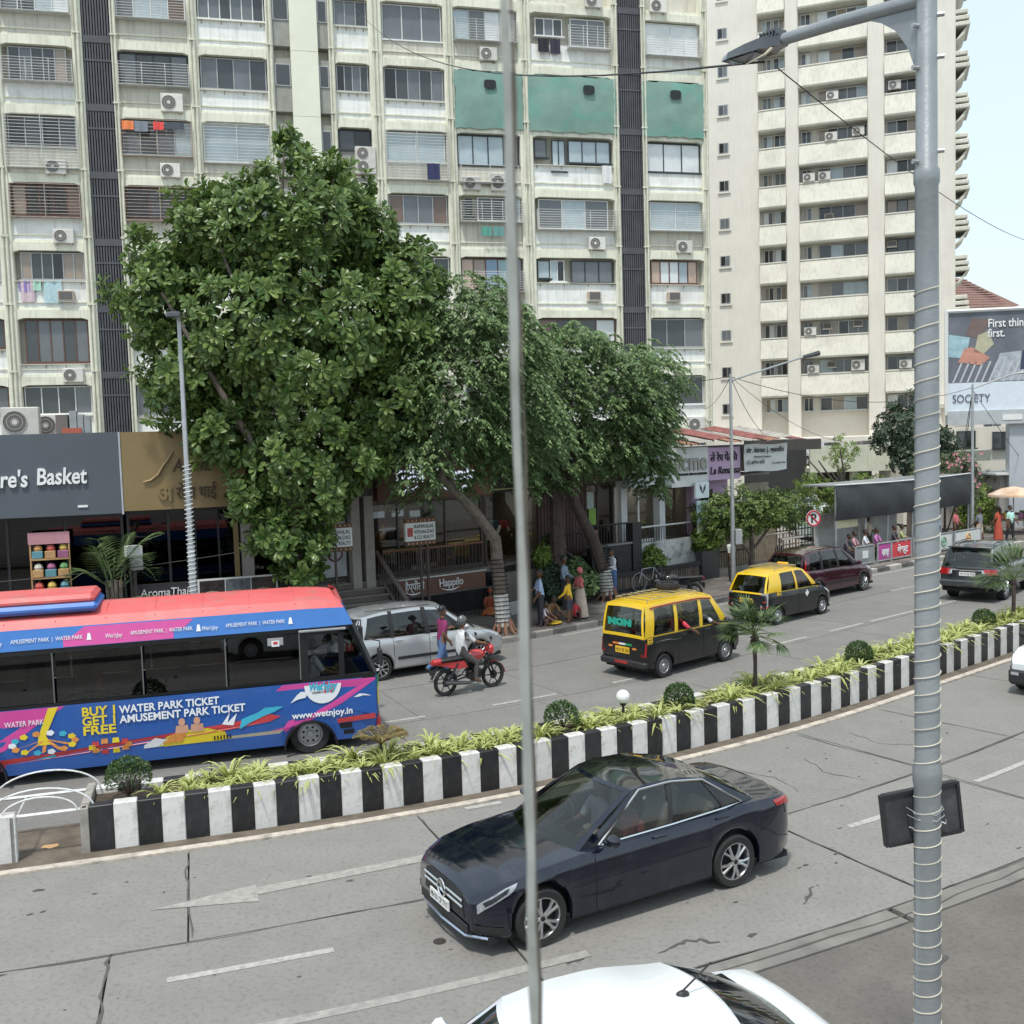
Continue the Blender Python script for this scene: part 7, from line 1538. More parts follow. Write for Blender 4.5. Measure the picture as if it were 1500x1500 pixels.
pb('shelter_roof', m_sm, bs, 27.3, 38.8, 12.45, 14.0, 3.36, 3.42, 4); pb('back_panel', M('shelter_white', (.5, .5, .48), .7, var=.12, streak=.3), bs, 28.0, 31.4, 13.85, 13.9, .15, 2.1); pb('back_panel', M('shelter_white2', (.42, .42, .4), .7, var=.15, streak=.3), bs, 31.5, 34.5, 13.85, 13.9, .15, 2.1)
for s in (27.5, 29.7, 31.45, 33.5, 36, 38.6):
    q = MB(); q.tube([W(s, 12.5, .15), W(s, 12.5, 3.4)], .05, 8); wb(q, 'post', m_sm, bs)
pb('bench', m_stone, bs, 27.5, 33.2, 12.3, 12.75, .42, .52, 3); pb('stop_board', M('stop_board', (.5, .45, .28), .6, var=.1), bs, 27.6, 29.2, 12.55, 12.6, 1.6, 1.95)
for i, s in enumerate((27.9, 30.4, 32.8)): pb('bench_leg', m_stone, bs, s, s+.12, 12.35, 12.7, .15, .42)
def stop_panel(lbl, s0, s1, mat, txt=None, tm=None, emblem=None):
    r = thing('barrier_panel', lbl, 'barrier', W((s0+s1)/2, 11.2, .15)); pb('panel', mat, r, s0+.06, s1-.06, 11.19, 11.22, .3, .92)
    for s in (s0, s1): q = MB(); q.tube([W(s, 11.2, .15), W(s, 11.2, 1.0)], .04, 6); wb(q, 'post', m_sm, r)
    for z_ in (.98, .26): q = MB(); q.tube([W(s0, 11.2, z_), W(s1, 11.2, z_)], .03, 6); wb(q, 'rail', m_sm, r)
    if txt: slet(r, txt, lerp(s0, s1, .28), lerp(s0, s1, .82), 11.17, .47, .38, tm, depth=.01, bold=.01)
    if emblem:
        q = MB(); a = W((s0+s1)/2, 11.17, .61); d = (W(s1, 11.17)-W(s0, 11.17)).normalized(); q.tube([a+d*.2*math.cos(k*.4189)+Vector((0, 0, .2*math.sin(k*.4189))) for k in range(16)], .022, 5); q.tube([a-d*.06, a+d*.06], .05, 6); wb(q, 'emblem', emblem, r)
stop_panel('grey barrier panel with a pale square at the left end of the bus stop', 26.9, 28.2, M('panel_grey', (.25, .26, .26), .6), None, None); pb('pale_square', FRM['white'], bpy.data.objects['barrier_panel'], 27.35, 27.75, 11.16, 11.18, .48, .78)
stop_panel('magenta barrier panel with white lettering at the bus stop', 28.5, 29.5, M('panel_magenta', (.42, .06, .27), .6), 'महाराष्ट्र', m_brush); stop_panel('red barrier panel reading in white at the bus stop', 29.55, 31.1, M('panel_red', (.6, .045, .06), .6), 'बेस्ट', m_brush)
stop_panel('white barrier panel with a round green emblem beyond the lamp pole', 33.0, 34.6, M('panel_white', (.6, .6, .58), .6), emblem=M('emblem_green', (.1, .3, .15), .5)); stop_panel('white barrier panel with a round orange emblem behind the dark grey car', 34.8, 37.2, M('panel_white', (.6, .6, .58), .6), emblem=M('emblem_orange', (.7, .35, .05), .5)); stop_panel('white barrier panel mostly hidden behind the lamp pole', 31.3, 32.9, M('panel_white', (.6, .6, .58), .6))
# no parking sign
ps = thing('no_parking_sign', 'round red and white no parking sign on a dark post', 'sign', W(25.6, 12.3, .15)); ps.rotation_euler = (0, 0, H(25)-RAD(25)); q = MB(); q.tube([(0, 0, 0), (0, 0, 2.35)], .035, 8); q.build('post', m_gran, ps); q = MB(); q.cyl((0, -.05, 2.05), (0, 1, 0), .33, .02, 28); q.build('disc', FRM['white'], ps); q = MB(); q.tube([(.29*math.cos(k*.2244), -.065, 2.05+.29*math.sin(k*.2244)) for k in range(29)], .035, 5); q.tube([(-.2, -.066, 2.25), (.2, -.066, 1.85)], .03, 5); q.build('red_ring', M('sign_red', (.5, .03, .05), .5), ps); lettering('sign_letter', 'P', .5, m_ink, ps, (-.13, -.062, 1.88), (1, 0, 0), (0, 0, 1), .004, bold=.015); lb(ps, 'meter_box', m_gran, -.35, .15, .1, .4, 0, 1.0, .02)
# compound: podium deck with parapet, gate pillars, drive, parked cars
cp = thing('podium_deck', 'pale green podium deck with parapet in front of the tower', 'building', (20.5, 62, 0)); m_pod = M('podium_pale', (.55, .56, .45), .85, var=.08, streak=.2)
lb(cp, 'parapet', m_pod, -2.4, 3.3, -.1, .1, 3.15, 4.75); lb(cp, 'deck_slab', m_pod, -2.4, 3.3, .1, 10, 3.15, 3.4); 
for x in (-2.3, .2, 2.9): lb(cp, 'deck_column', m_pod, x, x+.4, .2, .6, 0, 3.15)
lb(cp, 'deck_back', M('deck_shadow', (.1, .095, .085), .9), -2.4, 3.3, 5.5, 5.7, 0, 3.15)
dg_ = thing('gateway', 'dark recessed gateway between the clinic banner and the podium deck', 'gate', (16.6, 60, 0)); lb(dg_, 'back_screen', M('gate_dark', (.035, .035, .036), .7), -2.2, 1.6, 3, 3.2, 0, 5.2); lb(dg_, 'lintel', M('gate_lintel', (.06, .055, .05), .8), -2.2, 1.6, 0, .3, 4.6, 5.2)
for i in range(9): lb(dg_, 'gate_bar', M('gate_dark', (.035, .035, .036), .7), -2.1+i*.18, -2.06+i*.18, .1, .14, 2.5, 4.6)
struct(sheet(26.5, 40, 14.05, 40, .16, 2).build('compound_drive', M('drive_concrete', (.3, .28, .25), .9, var=.15)))
fc = thing('compound_fence', 'dark grid fence between the no parking sign and the bus shelter', 'fence', W(27, 14.3, .15))
for i in range(7): pb('fence_rail', m_gran, fc, 25.9, 28.4, 14.3, 14.33, .3+.3*i, .34+.3*i)
for i in range(12): s = 25.9+i*.22; pb('fence_post', m_gran, fc, s, s+.04, 14.27, 14.3, .15, 2.3)
pb('white_rail', FRM['white'], fc, 26, 27.8, 14.24, 14.27, 1.15, 1.22)
def farcar(lbl, loc, rz, col, van=False):
    root = thing('van' if van else 'parked_car', lbl, 'van' if van else 'car', loc, rz); L = 3.9; h_ = 1.85 if van else 1.5
    P = dict(L=L, w=.84, wb=2.45, fo=.75, rw=.3, sill=.22, deck=[(-L/2, .95), (-1.7, 1.0), (.8, .96), (1.4, .88), (L/2, .68)], nose_r=.6, nose_taper=.2, tail_r=.4, shoulder=.95, cab=(-L/2+.1, 1.1), cabin=dict(xb=[1.15 if not van else 1.45, .95, .78, -.1, -.2, -1.0, -1.1, -L/2+.06], xr=[.4 if not van else .95, .32, .26, -.15, -.25, -1., -1.1, -1.6], kinds='ppgbgpp', wb=.79, wr=.62, zr=[(-1.6, h_-.07), (-.7, h_), (.1, h_), (.95, h_-.05)], bulge_f=.2, bulge_r=.08))
    c = Car(root, P); c.body([col]); c.cabin(col, col, g_dark, g_dark); c.wheels('cover', .17); c.mirrors(col)
    for sd in (-1, 1): c.strip(0, 0, 0, 0, m_clear, 'headlamp', sd, .006, 5, 3, q=[(1.9, 4.2), (1.4, 5.1), (1.5, 3.6), (1.9, 2.8)])
    b = MB(); b.box(L/2-.02, L/2+.03, -.35, .35, .5, .62, ch=.02); b.build('grille', m_blackpl, root)
farcar('pale green van parked in the drive behind the no parking sign', Vector((15.6, 51.5, .16)), RAD(-75), paint('pale_van', (.42, .5, .48), 0, .4), True); farcar('silver car with bright grille parked in the dark gateway', Vector((17.6, 61, .2)), RAD(-95), paint('silver_far', (.5, .5, .52), .3, .3)); farcar('pale car on the podium deck, left of the two', Vector((20.3, 65.5, 3.41)), RAD(-80), paint('silver_far', (.5, .5, .52), .3)); farcar('dark car on the podium deck, right of the two', Vector((22.8, 65.0, 3.41)), RAD(-90), paint('dark_far', (.03, .035, .04), .3))
# billboard
BBX, BBY, BBR = 26.0, 54.9, RAD(-10)
bb_ = thing('billboard', 'large billboard with white slogan over a grey shopping picture on a metal pillar', 'billboard', (BBX, BBY, 0), BBR)
lb(bb_, 'backing', m_sm, -2.45, 6, .05, .35, 6.3, 11.75); lb(bb_, 'base_band', M('bb_band', (.4, .42, .43), .6), -2.45, 6, -.1, .4, 5.75, 6.5); 
def bp_(pts, mat, nm, k=1): q = MB(); q.poly([(x, .05-.006*k, z) for x, z in pts]); return q.build(nm, mat, bb_)
bp_([(-2.4, 8.0), (6, 8.0), (6, 11.7), (-2.4, 11.7)], M('bb_grey', (.13, .14, .165), .6, var=.3, scale=.6), 'picture_panel'); bp_([(-2.4, 6.5), (6, 6.5), (6, 8.0), (-2.4, 8.0)], M('bb_white', (.6, .66, .72), .6, var=.05), 'white_panel', 2)
bp_([(-2.38, 9.4), (-1.5, 9.3), (-1.3, 10.4), (-2.38, 10.6)], M('bb_sleeve', (.3, .45, .5), .6, var=.2), 'sleeve_shape', 3); bp_([(-1.9, 9.1), (-.7, 8.9), (-.3, 9.3), (-1.2, 9.9), (-1.6, 9.8)], M('bb_skin', (.5, .24, .18), .6), 'arm_shape', 4); bp_([(-1.1, 9.6), (-.6, 9.5), (-.1, 10.0), (-.4, 10.7), (-.9, 10.5)], M('bb_cloth', (.42, .4, .28), .6), 'bag_shape', 4); bp_([(-1.5, 10.5), (-.8, 10.3), (-.3, 11.3), (-1.2, 11.4)], M('bb_brown', (.16, .11, .1), .6), 'bag_shadow', 3)
bp_([(-.3, 8.05), (3.5, 8.05), (3.5, 9.8), (.2, 9.5)], M('bb_lines', (.36, .38, .42), .5, var=.3, scale=4), 'trolley_shape', 3); bp_([(1.2, 8.6), (2.9, 8.8), (2.8, 9.7), (1.3, 9.6)], M('bb_navy', (.04, .05, .1), .6), 'tin_shape', 5)
for i in range(10): x = -2.2+i*.36; bp_([(x, 8.02), (x+.1, 8.02), (x+.55, 9.1), (x+.45, 9.1)], M('bb_wire', (.45, .47, .5), .5), 'wire_bar', 4)
lettering('slogan', 'First things', .62, m_brush, bb_, (-.42, .0, 10.9), (1, 0, 0), (0, 0, 1), .01, fit=2.15, bold=.006); lettering('slogan', 'first.', .62, m_brush, bb_, (-.42, .0, 10.38), (1, 0, 0), (0, 0, 1), .01, fit=.85, bold=.006); lettering('maker_name', 'SOCIETY', .62, M('bb_ink', (.1, .1, .13), .6), bb_, (-2.2, .0, 6.95), (1, 0, 0), (0, 0, 1), .01, fit=1.9)
bp_([(2.0, 7.0), (2.3, 6.9), (3.2, 6.9), (3.4, 7.5), (2.9, 7.8), (2.3, 7.5), (1.8, 7.6)], M('bb_ink', (.1, .1, .13), .6), 'teapot_mark', 3)
q = MB()
for a, c_ in (((-2.5, 0, 6.3), (-2.5, 0, 11.85)), ((-2.5, 0, 11.82), (6, 0, 11.82))): q.tube([a, c_], .1, 6)
q.build('frame', FRM['white'], bb_); lb(bb_, 'pillar', M('bb_pillar', (.42, .44, .47), .5, var=.06), .75, 1.55, .2, .9, 0, 5.75); lb(bb_, 'maker_plate', FRM['white'], 1.9-1.6, 1.3, -.13, -.105, 5.95, 6.25)
# low compound buildings and gate at far right
gh = thing('gate_house', 'low grey and cream gate house with slotted wall under the billboard', 'building', (26, 58, 0)); lb(gh, 'main_wall', m_tow, -3, 8, 2, 6, 0, 5.6); lb(gh, 'canopy', m_pod, -2.2, 1.2, 0, 2, 3.7, 4.3); lb(gh, 'gate_pier', m_col, -.6, .1, -.6, 0, 0, 3.2); lb(gh, 'gate_pier', m_col, -1.9, -1.2, -.6, 0, 0, 3.2)
for i in range(7): lb(gh, 'slot_bar', m_bei, .2, 1.4, -.5, -.4, .5+.4*i, .68+.4*i)
for x, z in ((-1.5, 4.5), (.1, 4.5), (2.2, 4.4)): window(x, x+1.1, z-.1, z+.9, 1.9, 'dark', ['dark', 'black'], par=gh)
hs = thing('shop_hut', 'small hut with tarpaulin roof and green sign board at the right edge', 'hut', (28.3, 55.5, 0)); lb(hs, 'hut_wall', m_gry, -1.8, 3, 0, 2.5, 0, 3.0); lb(hs, 'hut_roof', M('tarp_white', (.55, .55, .53), .8, var=.1), -2.2, 3.2, -.5, 2.7, 3.0, 3.1); lb(hs, 'sign_board', M('sign_green', (.03, .3, .24), .5), .2-1.0+.5, 3, -.3, -.2, 1.7, 2.9); lettering('sign_text', 'BEST', .7, m_brush, hs, (.0, -.32, 2.05), (1, 0, 0), (0, 0, 1), .01); lb(hs, 'yellow_strip', m_yplate, -.3, 3, -.32, -.29, 1.55, 1.68)
um = thing('stall_umbrella', 'faded orange and cream parasol over a roadside stall', 'umbrella', (25.3, 51.5, .1)); q = MB(); q.lathe([(.001, 2.5), (.6, 2.38), (1.2, 2.1), (1.22, 2.0)], 16); q.build('canopy', M('faded_canopy', (.58, .4, .27), .8, var=.3, scale=2, dirt=(.62, .56, .5), dirt_amt=.9, dirt_scale=1.5), um); q = MB(); q.tube([(0, 0, 0), (0, 0, 2.45)], .03, 6); q.build('pole', m_sm, um)
sl = thing('roadside_stall', 'dark roadside stall table with goods under the parasol', 'stall', (25.9, 52.2, .1)); lb(sl, 'table', m_shelf, -1.2, 1.2, -.4, .4, .7, .8)
for i in range(4): lb(sl, 'leg', m_shelf, -1.1+.7*i, -1.04+.7*i, -.3, -.24, 0, .7)
for i in range(9): lb(sl, 'goods', GOODS[i % 7], -1.1+.25*i, -.9+.25*i, -.3, .2, .805, 1.0+.1*(i % 3))
farcar('grey car parked behind the roadside stall at the right edge', Vector((28.6, 52.6, .05)), RAD(170), paint('dark_far2', (.12, .13, .14), .3))
# far house with red tiled roof
hh = thing('tiled_house', 'distant cream house with a stepped red tiled roof behind the tower', 'building', (50, 112, 0)); lb(hh, 'wall', m_tow, -4, 4.6, 0, 8, 0, 18.2)
q = MB()
q.add([(-5, -.8, 18.2), (3.5, -.8, 18.2), (5.2, -.8, 18.4), (.8, 3, 21.9), (-1.6, 3, 22.3), (-5, 3, 22.3)], [(0, 1, 3, 4, 5), (1, 2, 3)]); q.add([(5.2, -.8, 18.4), (5.2, 6, 18.4), (.8, 3, 21.9)], [(0, 1, 2)]); q.build('roof', M('roof_tile', (.2, .115, .095), .85, var=.25, scale=6), hh)
for i in range(12): z = 18.4+i*.3; y = -.75+(z-18.2)*.93; q = MB(); q.tube([(-5, y-.05, z), (4.6-i*.33, y-.05, z)], .07, 4, smooth=False); q.build('tile_course', M('roof_tile2', (.26, .17, .145), .85, var=.2, scale=5), hh)
ac('s', (53.2, 111, 17.6), 0, 'outdoor unit on the distant tiled house, upper of the two'); ac('s', (53.2, 111, 16.4), 0, 'outdoor unit on the distant tiled house, lower of the two')
# backdrop of further low buildings to close the street at far right
for i, (x, y, w_, h_, lbl) in enumerate(((36, 70, 9, 7, 'pale low building beyond the billboard pillar'), (48, 90, 14, 9, 'long cream building far beyond the billboard'), (64, 85, 12, 8, 'grey building far to the right beyond the bend'))):
    fb = thing('far_building', lbl, 'building', (x, y, 0)); lb(fb, 'wall', (m_tow, m_pod, m_bei)[i], -w_/2, w_/2, 0, 6, 0, h_); lb(fb, 'roof_edge', m_band, -w_/2-.2, w_/2+.2, -.2, 6.2, h_, h_+.3)
    for a in range(4):
        for c2 in range(2): window(-w_/2+.8+a*w_/4, -w_/2+2.0+a*w_/4, 1.5+c2*3, 3+c2*3, -.06, 'alu', ['dark', 'grey'], par=fb)
# ================================================================== TREES AND PLANTS
m_bark = M('bark_grey', (.13, .105, .085), .9, var=.35, scale=6, bump=.8, bscale=14); m_barkd = M('bark_dark', (.07, .05, .042), .9, var=.35, scale=6, bump=.8, bscale=14); m_limew = M('lime_wash', (.52, .5, .47), .85, var=.15, dirt_amt=.5, dirt_scale=8)
lm_alm = leafmat('almond_leaves', (.05, .11, .025), (.27, .36, .1), .36, .32); lm_fic = leafmat('ficus_leaves', (.075, .14, .05), (.33, .44, .2), .45, .36); lm_lite = leafmat('light_leaves', (.08, .15, .025), (.32, .4, .08), .45, .25); lm_dark = leafmat('dark_leaves', (.028, .055, .03), (.1, .14, .08), .5, .12); lm_palm = leafmat('palm_leaves', (.045, .085, .025), (.19, .26, .1), .5, .15); lm_olea = leafmat('oleander_leaves', (.06, .09, .04), (.22, .24, .12), .55, .15); lm_spid = leafmat('spider_leaves', (.15, .25, .03), (.72, .7, .3), .5, .25); lm_pink = leafmat('pink_flowers', (.5, .15, .2), (.65, .35, .38), .6, .2); lm_box = leafmat('clipped_leaves', (.025, .055, .016), (.1, .17, .05), .5, .1)
lm_small = leafmat('street_tree_leaves', (.05, .1, .025), (.24, .31, .07), .45, .25)
rt_ = random.Random(21)
def basis(n):
    n = n.normalized(); a = n.cross(Vector((0, 0, 1)));
    if a.length < .05: a = Vector((1, 0, 0))
    a.normalize(); return a, n.cross(a).normalized(), n
def leaf(mb, p, d, up, L_, w_, sh, bend=.2, kind='ob'):
    """one folded leaf from p along d"""
    d = d.normalized(); sd = d.cross(up)
    if sd.length < .03: sd = d.cross(Vector((.3, 1, .2)))
    sd.normalize(); nn = sd.cross(d).normalized()
    if kind == 'ob':
        m_ = p+d*L_*.66-nn*bend*L_*.14; e_ = p+d*L_*.92-nn*bend*L_*.36; t = p+d*L_-nn*bend*L_*.45; f = nn*w_*.2
        mb.add([p, m_+sd*w_*.5+f, e_+sd*w_*.36+f*.6, t, e_-sd*w_*.36+f*.6, m_-sd*w_*.5+f, m_, e_], [(0, 6, 1), (1, 6, 7, 2), (2, 7, 3), (0, 5, 6), (5, 4, 7, 6), (4, 3, 7)], 0, False, sh)
    else:
        m_ = p+d*L_*.45; t = p+d*L_-nn*bend*L_*.3
        mb.add([p, m_+sd*w_*.5, t, m_-sd*w_*.5], [(0, 3, 2, 1)], 0, False, sh)
def rosette(seed, n=12, L_=.28):
    r = random.Random(seed); mb = MB()
    for i in range(n):
        a = i*2.4+r.uniform(-.3, .3); el = r.uniform(-.25, 1.1); d = Vector((math.cos(a)*math.cos(el), math.sin(a)*math.cos(el), math.sin(el)))
        ln = L_*r.uniform(.7, 1.1); leaf(mb, d*.03, d, Vector((0, 0, 1)), ln, ln*.42, min(1, max(0, r.gauss(.35, .22)))*1.0, r.uniform(.2, .9))
    mb.tube([(0, 0, -.2), (0, 0, .02)], .012, 4, smooth=False); mb.att += [.1]*(len(mb.v)-len(mb.att)); return mb
def spray(seed, n=26, L_=.5, ll=.125, droop=.8):
    r = random.Random(seed); mb = MB()
    for i in range(n):
        f = (i+1)/n; p = Vector((L_*f*(1-.35*f*droop), r.uniform(-.04, .04), .1*math.sin(f*2)-droop*L_*f*f*.75)); a = r.uniform(-1.3, 1.3)
        d = Vector((math.cos(a)*.7, math.sin(a), -.5*droop-.2*r.random())); leaf(mb, p, d, Vector((0, 0, 1)), ll*r.uniform(.7, 1.2), ll*.42, min(1, max(0, r.gauss(.38, .25))), .3, 'sm')
    return mb
def crown(lobes, protos, n, rseed, inner=.25, upb=.35, scale=(.8, 1.2), hole=.0):
    """scatter clusters through the volume of the lobes, denser near the surface"""
    r = random.Random(rseed); out = []; vol = [l[3]*l[4]*l[5] for l in lobes]; wts = [v**(2/3) for v in vol]
    while len(out) < n:
        l = r.choices(lobes, wts)[0]; u = Vector((r.gauss(0, 1), r.gauss(0, 1), r.gauss(0, 1))).normalized()
        rr = r.uniform(.82, 1.06) if r.random() > inner else r.uniform(.3, .85)
        bump_ = 1+.24*math.sin(u.x*5+l[0])*math.cos(u.z*4+l[1])+.1*math.sin(u.y*9+u.x*3)
        p = Vector((l[0]+u.x*l[3]*rr*bump_, l[1]+u.y*l[4]*rr*bump_, l[2]+u.z*l[5]*rr*bump_))
        deep = False
        for m_ in lobes:
            if m_ is l: continue
            q = ((p.x-m_[0])/m_[3])**2+((p.y-m_[1])/m_[4])**2+((p.z-m_[2])/m_[5])**2
            if q < .45: deep = True; break
        if deep and r.random() < .8: continue
        nrm = (Vector((u.x/l[3], u.y/l[4], u.z/l[5])).normalized()+Vector((0, 0, upb))+Vector((r.uniform(-.4, .4), r.uniform(-.4, .4), r.uniform(-.3, .3)))).normalized()
        out.append((p, nrm, r.uniform(*scale), r.randrange(len(protos)), r.uniform(0, 6.28)))
    return out
def emit(mb, pr, p, nrm, sc, rot, horiz=False):
    a, b_, n_ = basis(nrm)
    ca, sa = math.cos(rot), math.sin(rot)
    if horiz: 
        d = Vector((nrm.x, nrm.y, 0)); d = d.normalized() if d.length > .1 else Vector((ca, sa, 0)); d = (d+Vector((ca, sa, 0))*.5).normalized(); e1, e2, e3 = d, Vector((-d.y, d.x, 0)), Vector((0, 0, 1))
    else: e1, e2, e3 = a*ca+b_*sa, b_*ca-a*sa, n_
    o = len(mb.v)
    for v in pr.v: mb.v.append(tuple(p+(e1*v[0]+e2*v[1]+e3*v[2])*sc))
    mb.f.extend(tuple(i+o for i in f) for f in pr.f); mb.mi += pr.mi; mb.sm += pr.sm; mb.att += pr.att
def tree(label, base, trunkpaths, lobes, protos, n, mat, seed, bark=m_bark, singles=0, horiz=False, upb=.35, scale=(.8, 1.2), inner=.25, name='tree', cat='tree', painted=None, rings=None):
    t = thing(name, label, cat, base); o = Vector(base)
    q = MB()
    for i, (path, r0, r1) in enumerate(trunkpaths):
        n_ = len(path); P_ = [Vector(p)-o for p in path]
        if i == 0: tr = MB(); tr.tube(P_, [lerp(r0, r1, k/(n_-1)) for k in range(n_)], 10); tr.build('trunk', bark, t)
        else: q.tube(P_, [lerp(r0, r1, k/(n_-1)) for k in range(n_)], 7)
    if len(trunkpaths) > 1: q.build('limbs', bark, t)
    cl = crown(lobes, protos, n, seed, inner, upb, scale); cl.sort(key=lambda c: c[0].y-.25*abs(c[0].z-6)*0)
    if singles:
        ms = [p.mesh('leaf_cluster', mat) for p in protos]
        for p, nrm, sc, k, rot in cl[:singles]:
            a, b_, n2 = basis(nrm); ca, sa = math.cos(rot), math.sin(rot); e1, e2 = a*ca+b_*sa, b_*ca-a*sa; ob = obj('leaf_cluster', ms[k], t); pl = p-o
            ob.matrix_local = Matrix(((e1.x*sc, e2.x*sc, n2.x*sc, pl.x), (e1.y*sc, e2.y*sc, n2.y*sc, pl.y), (e1.z*sc, e2.z*sc, n2.z*sc, pl.z), (0, 0, 0, 1)))
    mb = MB()
    for p, nrm, sc, k, rot in cl[singles:]: emit(mb, protos[k], p-o, nrm, sc, rot, horiz)
    c_ = mb.build('crown', mat, t); c_['kind'] = 'stuff'
    return t
ROS = [rosette(i) for i in range(7)]; SPR = [spray(i) for i in range(6)]; SML = [rosette(40+i, 14, .17) for i in range(5)]; TUF = [rosette(60+i, 12, .12) for i in range(4)]
B0 = W(.2, 13.0, .15); c0 = (-6.0, 27.6)
lobA = [(-6.1, 28.3, 8.9, 3.1, 2.3, 2.7), (-6.0, 28.3, 11.6, 2.1, 1.8, 1.8), (-9.2, 27.9, 9.9, 1.1, 1.3, 1.5), (-2.9, 29.0, 9.8, 1.2, 1.5, 1.5), (-3.4, 28.8, 6.9, 1.4, 1.4, 1.7), (-8.6, 27.9, 7.7, 1.2, 1.3, 1.2), (-5.5, 28.0, 5.3, 1.8, 1.5, 1.6), (-5.8, 27.6, 3.1, .8, .7, 1.1), (-5.7, 28.2, 13.7, .35, .35, .45), (-4.5, 28.4, 12.7, .9, .9, .7), (-7.9, 28, 11.5, 1.1, 1.2, 1.1), (-7.7, 27.6, 6.1, .8, .9, .8), (-7.1, 27.5, 4.4, .6, .6, .6), (-6.5, 27.4, 3.4, .5, .5, .5), (-3.9, 28.6, 11.4, .9, 1.1, .9)]
pz = [B0, B0+Vector((.1, 0, 1.5)), Vector((-5.9, 27.6, 4.0)), Vector((-6.0, 27.6, 7.0)), Vector((-6.0, 27.6, 11.5))]
tree('big broad-leaved almond tree with glossy rosettes behind the bus', B0, [(pz, .32, .08), ([(-5.95, 27.6, 4.2), (-7.2, 27.2, 6.5), (-8.9, 26.9, 9.8)], .14, .04), ([(-5.95, 27.6, 5), (-4.5, 28, 7.5), (-3.0, 28.6, 9.6)], .14, .04), ([(-6, 27.6, 6), (-6.8, 27.3, 9), (-7.6, 27.2, 11.6)], .1, .03), ([(-6, 27.6, 8), (-5, 27.8, 10.5), (-4.5, 27.9, 12.8)], .08, .02), ([(-6, 27.6, 10), (-5.7, 27.5, 13.4)], .06, .02), ([(-5.9, 27.6, 4), (-5.8, 27.1, 3.4)], .1, .03)], lobA, ROS, 3800, lm_alm, 5, singles=280)
T1 = W(8.25, 11, .15)
tree('leaning fig tree with white painted foot wrapped in light strings', T1, [([T1, Vector((-.42, 29.2, 1.5)), Vector((-.5, 29.1, 2.9)), Vector((-1.1, 28.8, 3.8)), Vector((-1.9, 28.3, 4.7)), Vector((-1.6, 28.6, 6.5))], .22, .1), ([(-.52, 29.1, 2.9), (-.35, 29.1, 3.3)], .07, .04), ([(-1.9, 28.3, 4.7), (-.6, 29, 7)], .1, .03), ([(-1.5, 28.5, 4.3), (-2.6, 28.6, 6.5)], .09, .03)], [(-1.4, 29.2, 7.4, 2.0, 1.9, 2.2), (-2.2, 29, 5.6, 1.3, 1.4, 1.4), (.1, 29.8, 6.4, 1.3, 1.4, 1.9), (-1.2, 29.4, 9.3, 1.2, 1.2, 1.1), (-.2, 29.6, 8.6, 1.1, 1.2, 1.1), (-2.4, 29, 8.7, .9, 1., .9)], SPR, 2500, lm_fic, 8, horiz=True, scale=(.9, 1.5))
T2 = W(14.75, 13, .15)
tree('second leaning fig tree with drooping foliage in front of the slatted shop', T2, [([T2, Vector((3.05, 34.6, 1.1)), Vector((2.7, 34.3, 2.3)), Vector((2.1, 33.8, 3.5)), Vector((1.95, 33.7, 4.6)), Vector((2.6, 34.4, 6.6))], .26, .12), ([(2.0, 33.8, 4.4), (.8, 33.4, 6.2)], .13, .04), ([(2.3, 34, 5.4), (4.6, 35.5, 7.2)], .12, .04), ([(1.5, 33.9, .2), (1.45, 33.9, 4.5)], .3, .22)], [(3.0, 34.6, 7.3, 2.3, 2.0, 1.9), (.9, 33.6, 7.0, 1.6, 1.7, 1.9), (4.8, 35.9, 7.5, 1.2, 1.5, 1.2), (5.0, 36.1, 5.6, .75, 1.1, 1.4), (3.6, 34.8, 5.4, 1.6, 1.5, 1.0), (1.2, 33.6, 5.2, 1.5, 1.4, 1.2), (4.9, 36, 4.4, .5, .7, .9), (2.2, 34.4, 8.7, 1.2, 1.2, .8)], SPR, 3200, lm_fic, 9, bark=m_barkd, horiz=True, scale=(.9, 1.5))
def paintfoot(nm, lbl, path, r0, r1):
    q = MB(); q.tube(path, [r0, r1], 12); return tag(q.build(nm, m_limew), lbl, 'paint band')
for root_, p0, p1, r_ in ((bpy.data.objects['tree.001'], T1, Vector((-.4, 29.2, 1.3)), .228), (bpy.data.objects['tree.002'], T2, Vector((3.05, 34.6, 1.2)), .27)):
    q = MB(); o_ = root_.location; q.tube([p0.lerp(p1, .2)-o_, p1-o_], [r_*.99, r_*.93], 12); q.build('lime_band', m_limew, root_)
    q = MB()
    for i in range(16): c_ = p0.lerp(p1, .3)-o_+(p1-p0)*.105*i*1.0; q.tube([c_+Vector((r_*1.03*math.cos(k*.6283), r_*1.03*math.sin(k*.6283), .02*math.sin(k))) for k in range(11)], .012, 4, cap=False)
    q.build('light_string', m_gap, root_)
    q = MB()
    for k in range(9): a = k*.7; q.tube([(r_*.7*math.cos(a), r_*.7*math.sin(a), .45), (r_*1.3*math.cos(a), r_*1.3*math.sin(a), .12), (r_*2*math.cos(a), r_*2*math.sin(a), -.02)], [.05, .05, .02], 5)
    q.build('root_flare', M('root_brown', (.2, .1, .065), .9, var=.3), root_)
b3 = W(22.8, 13.2, .15)
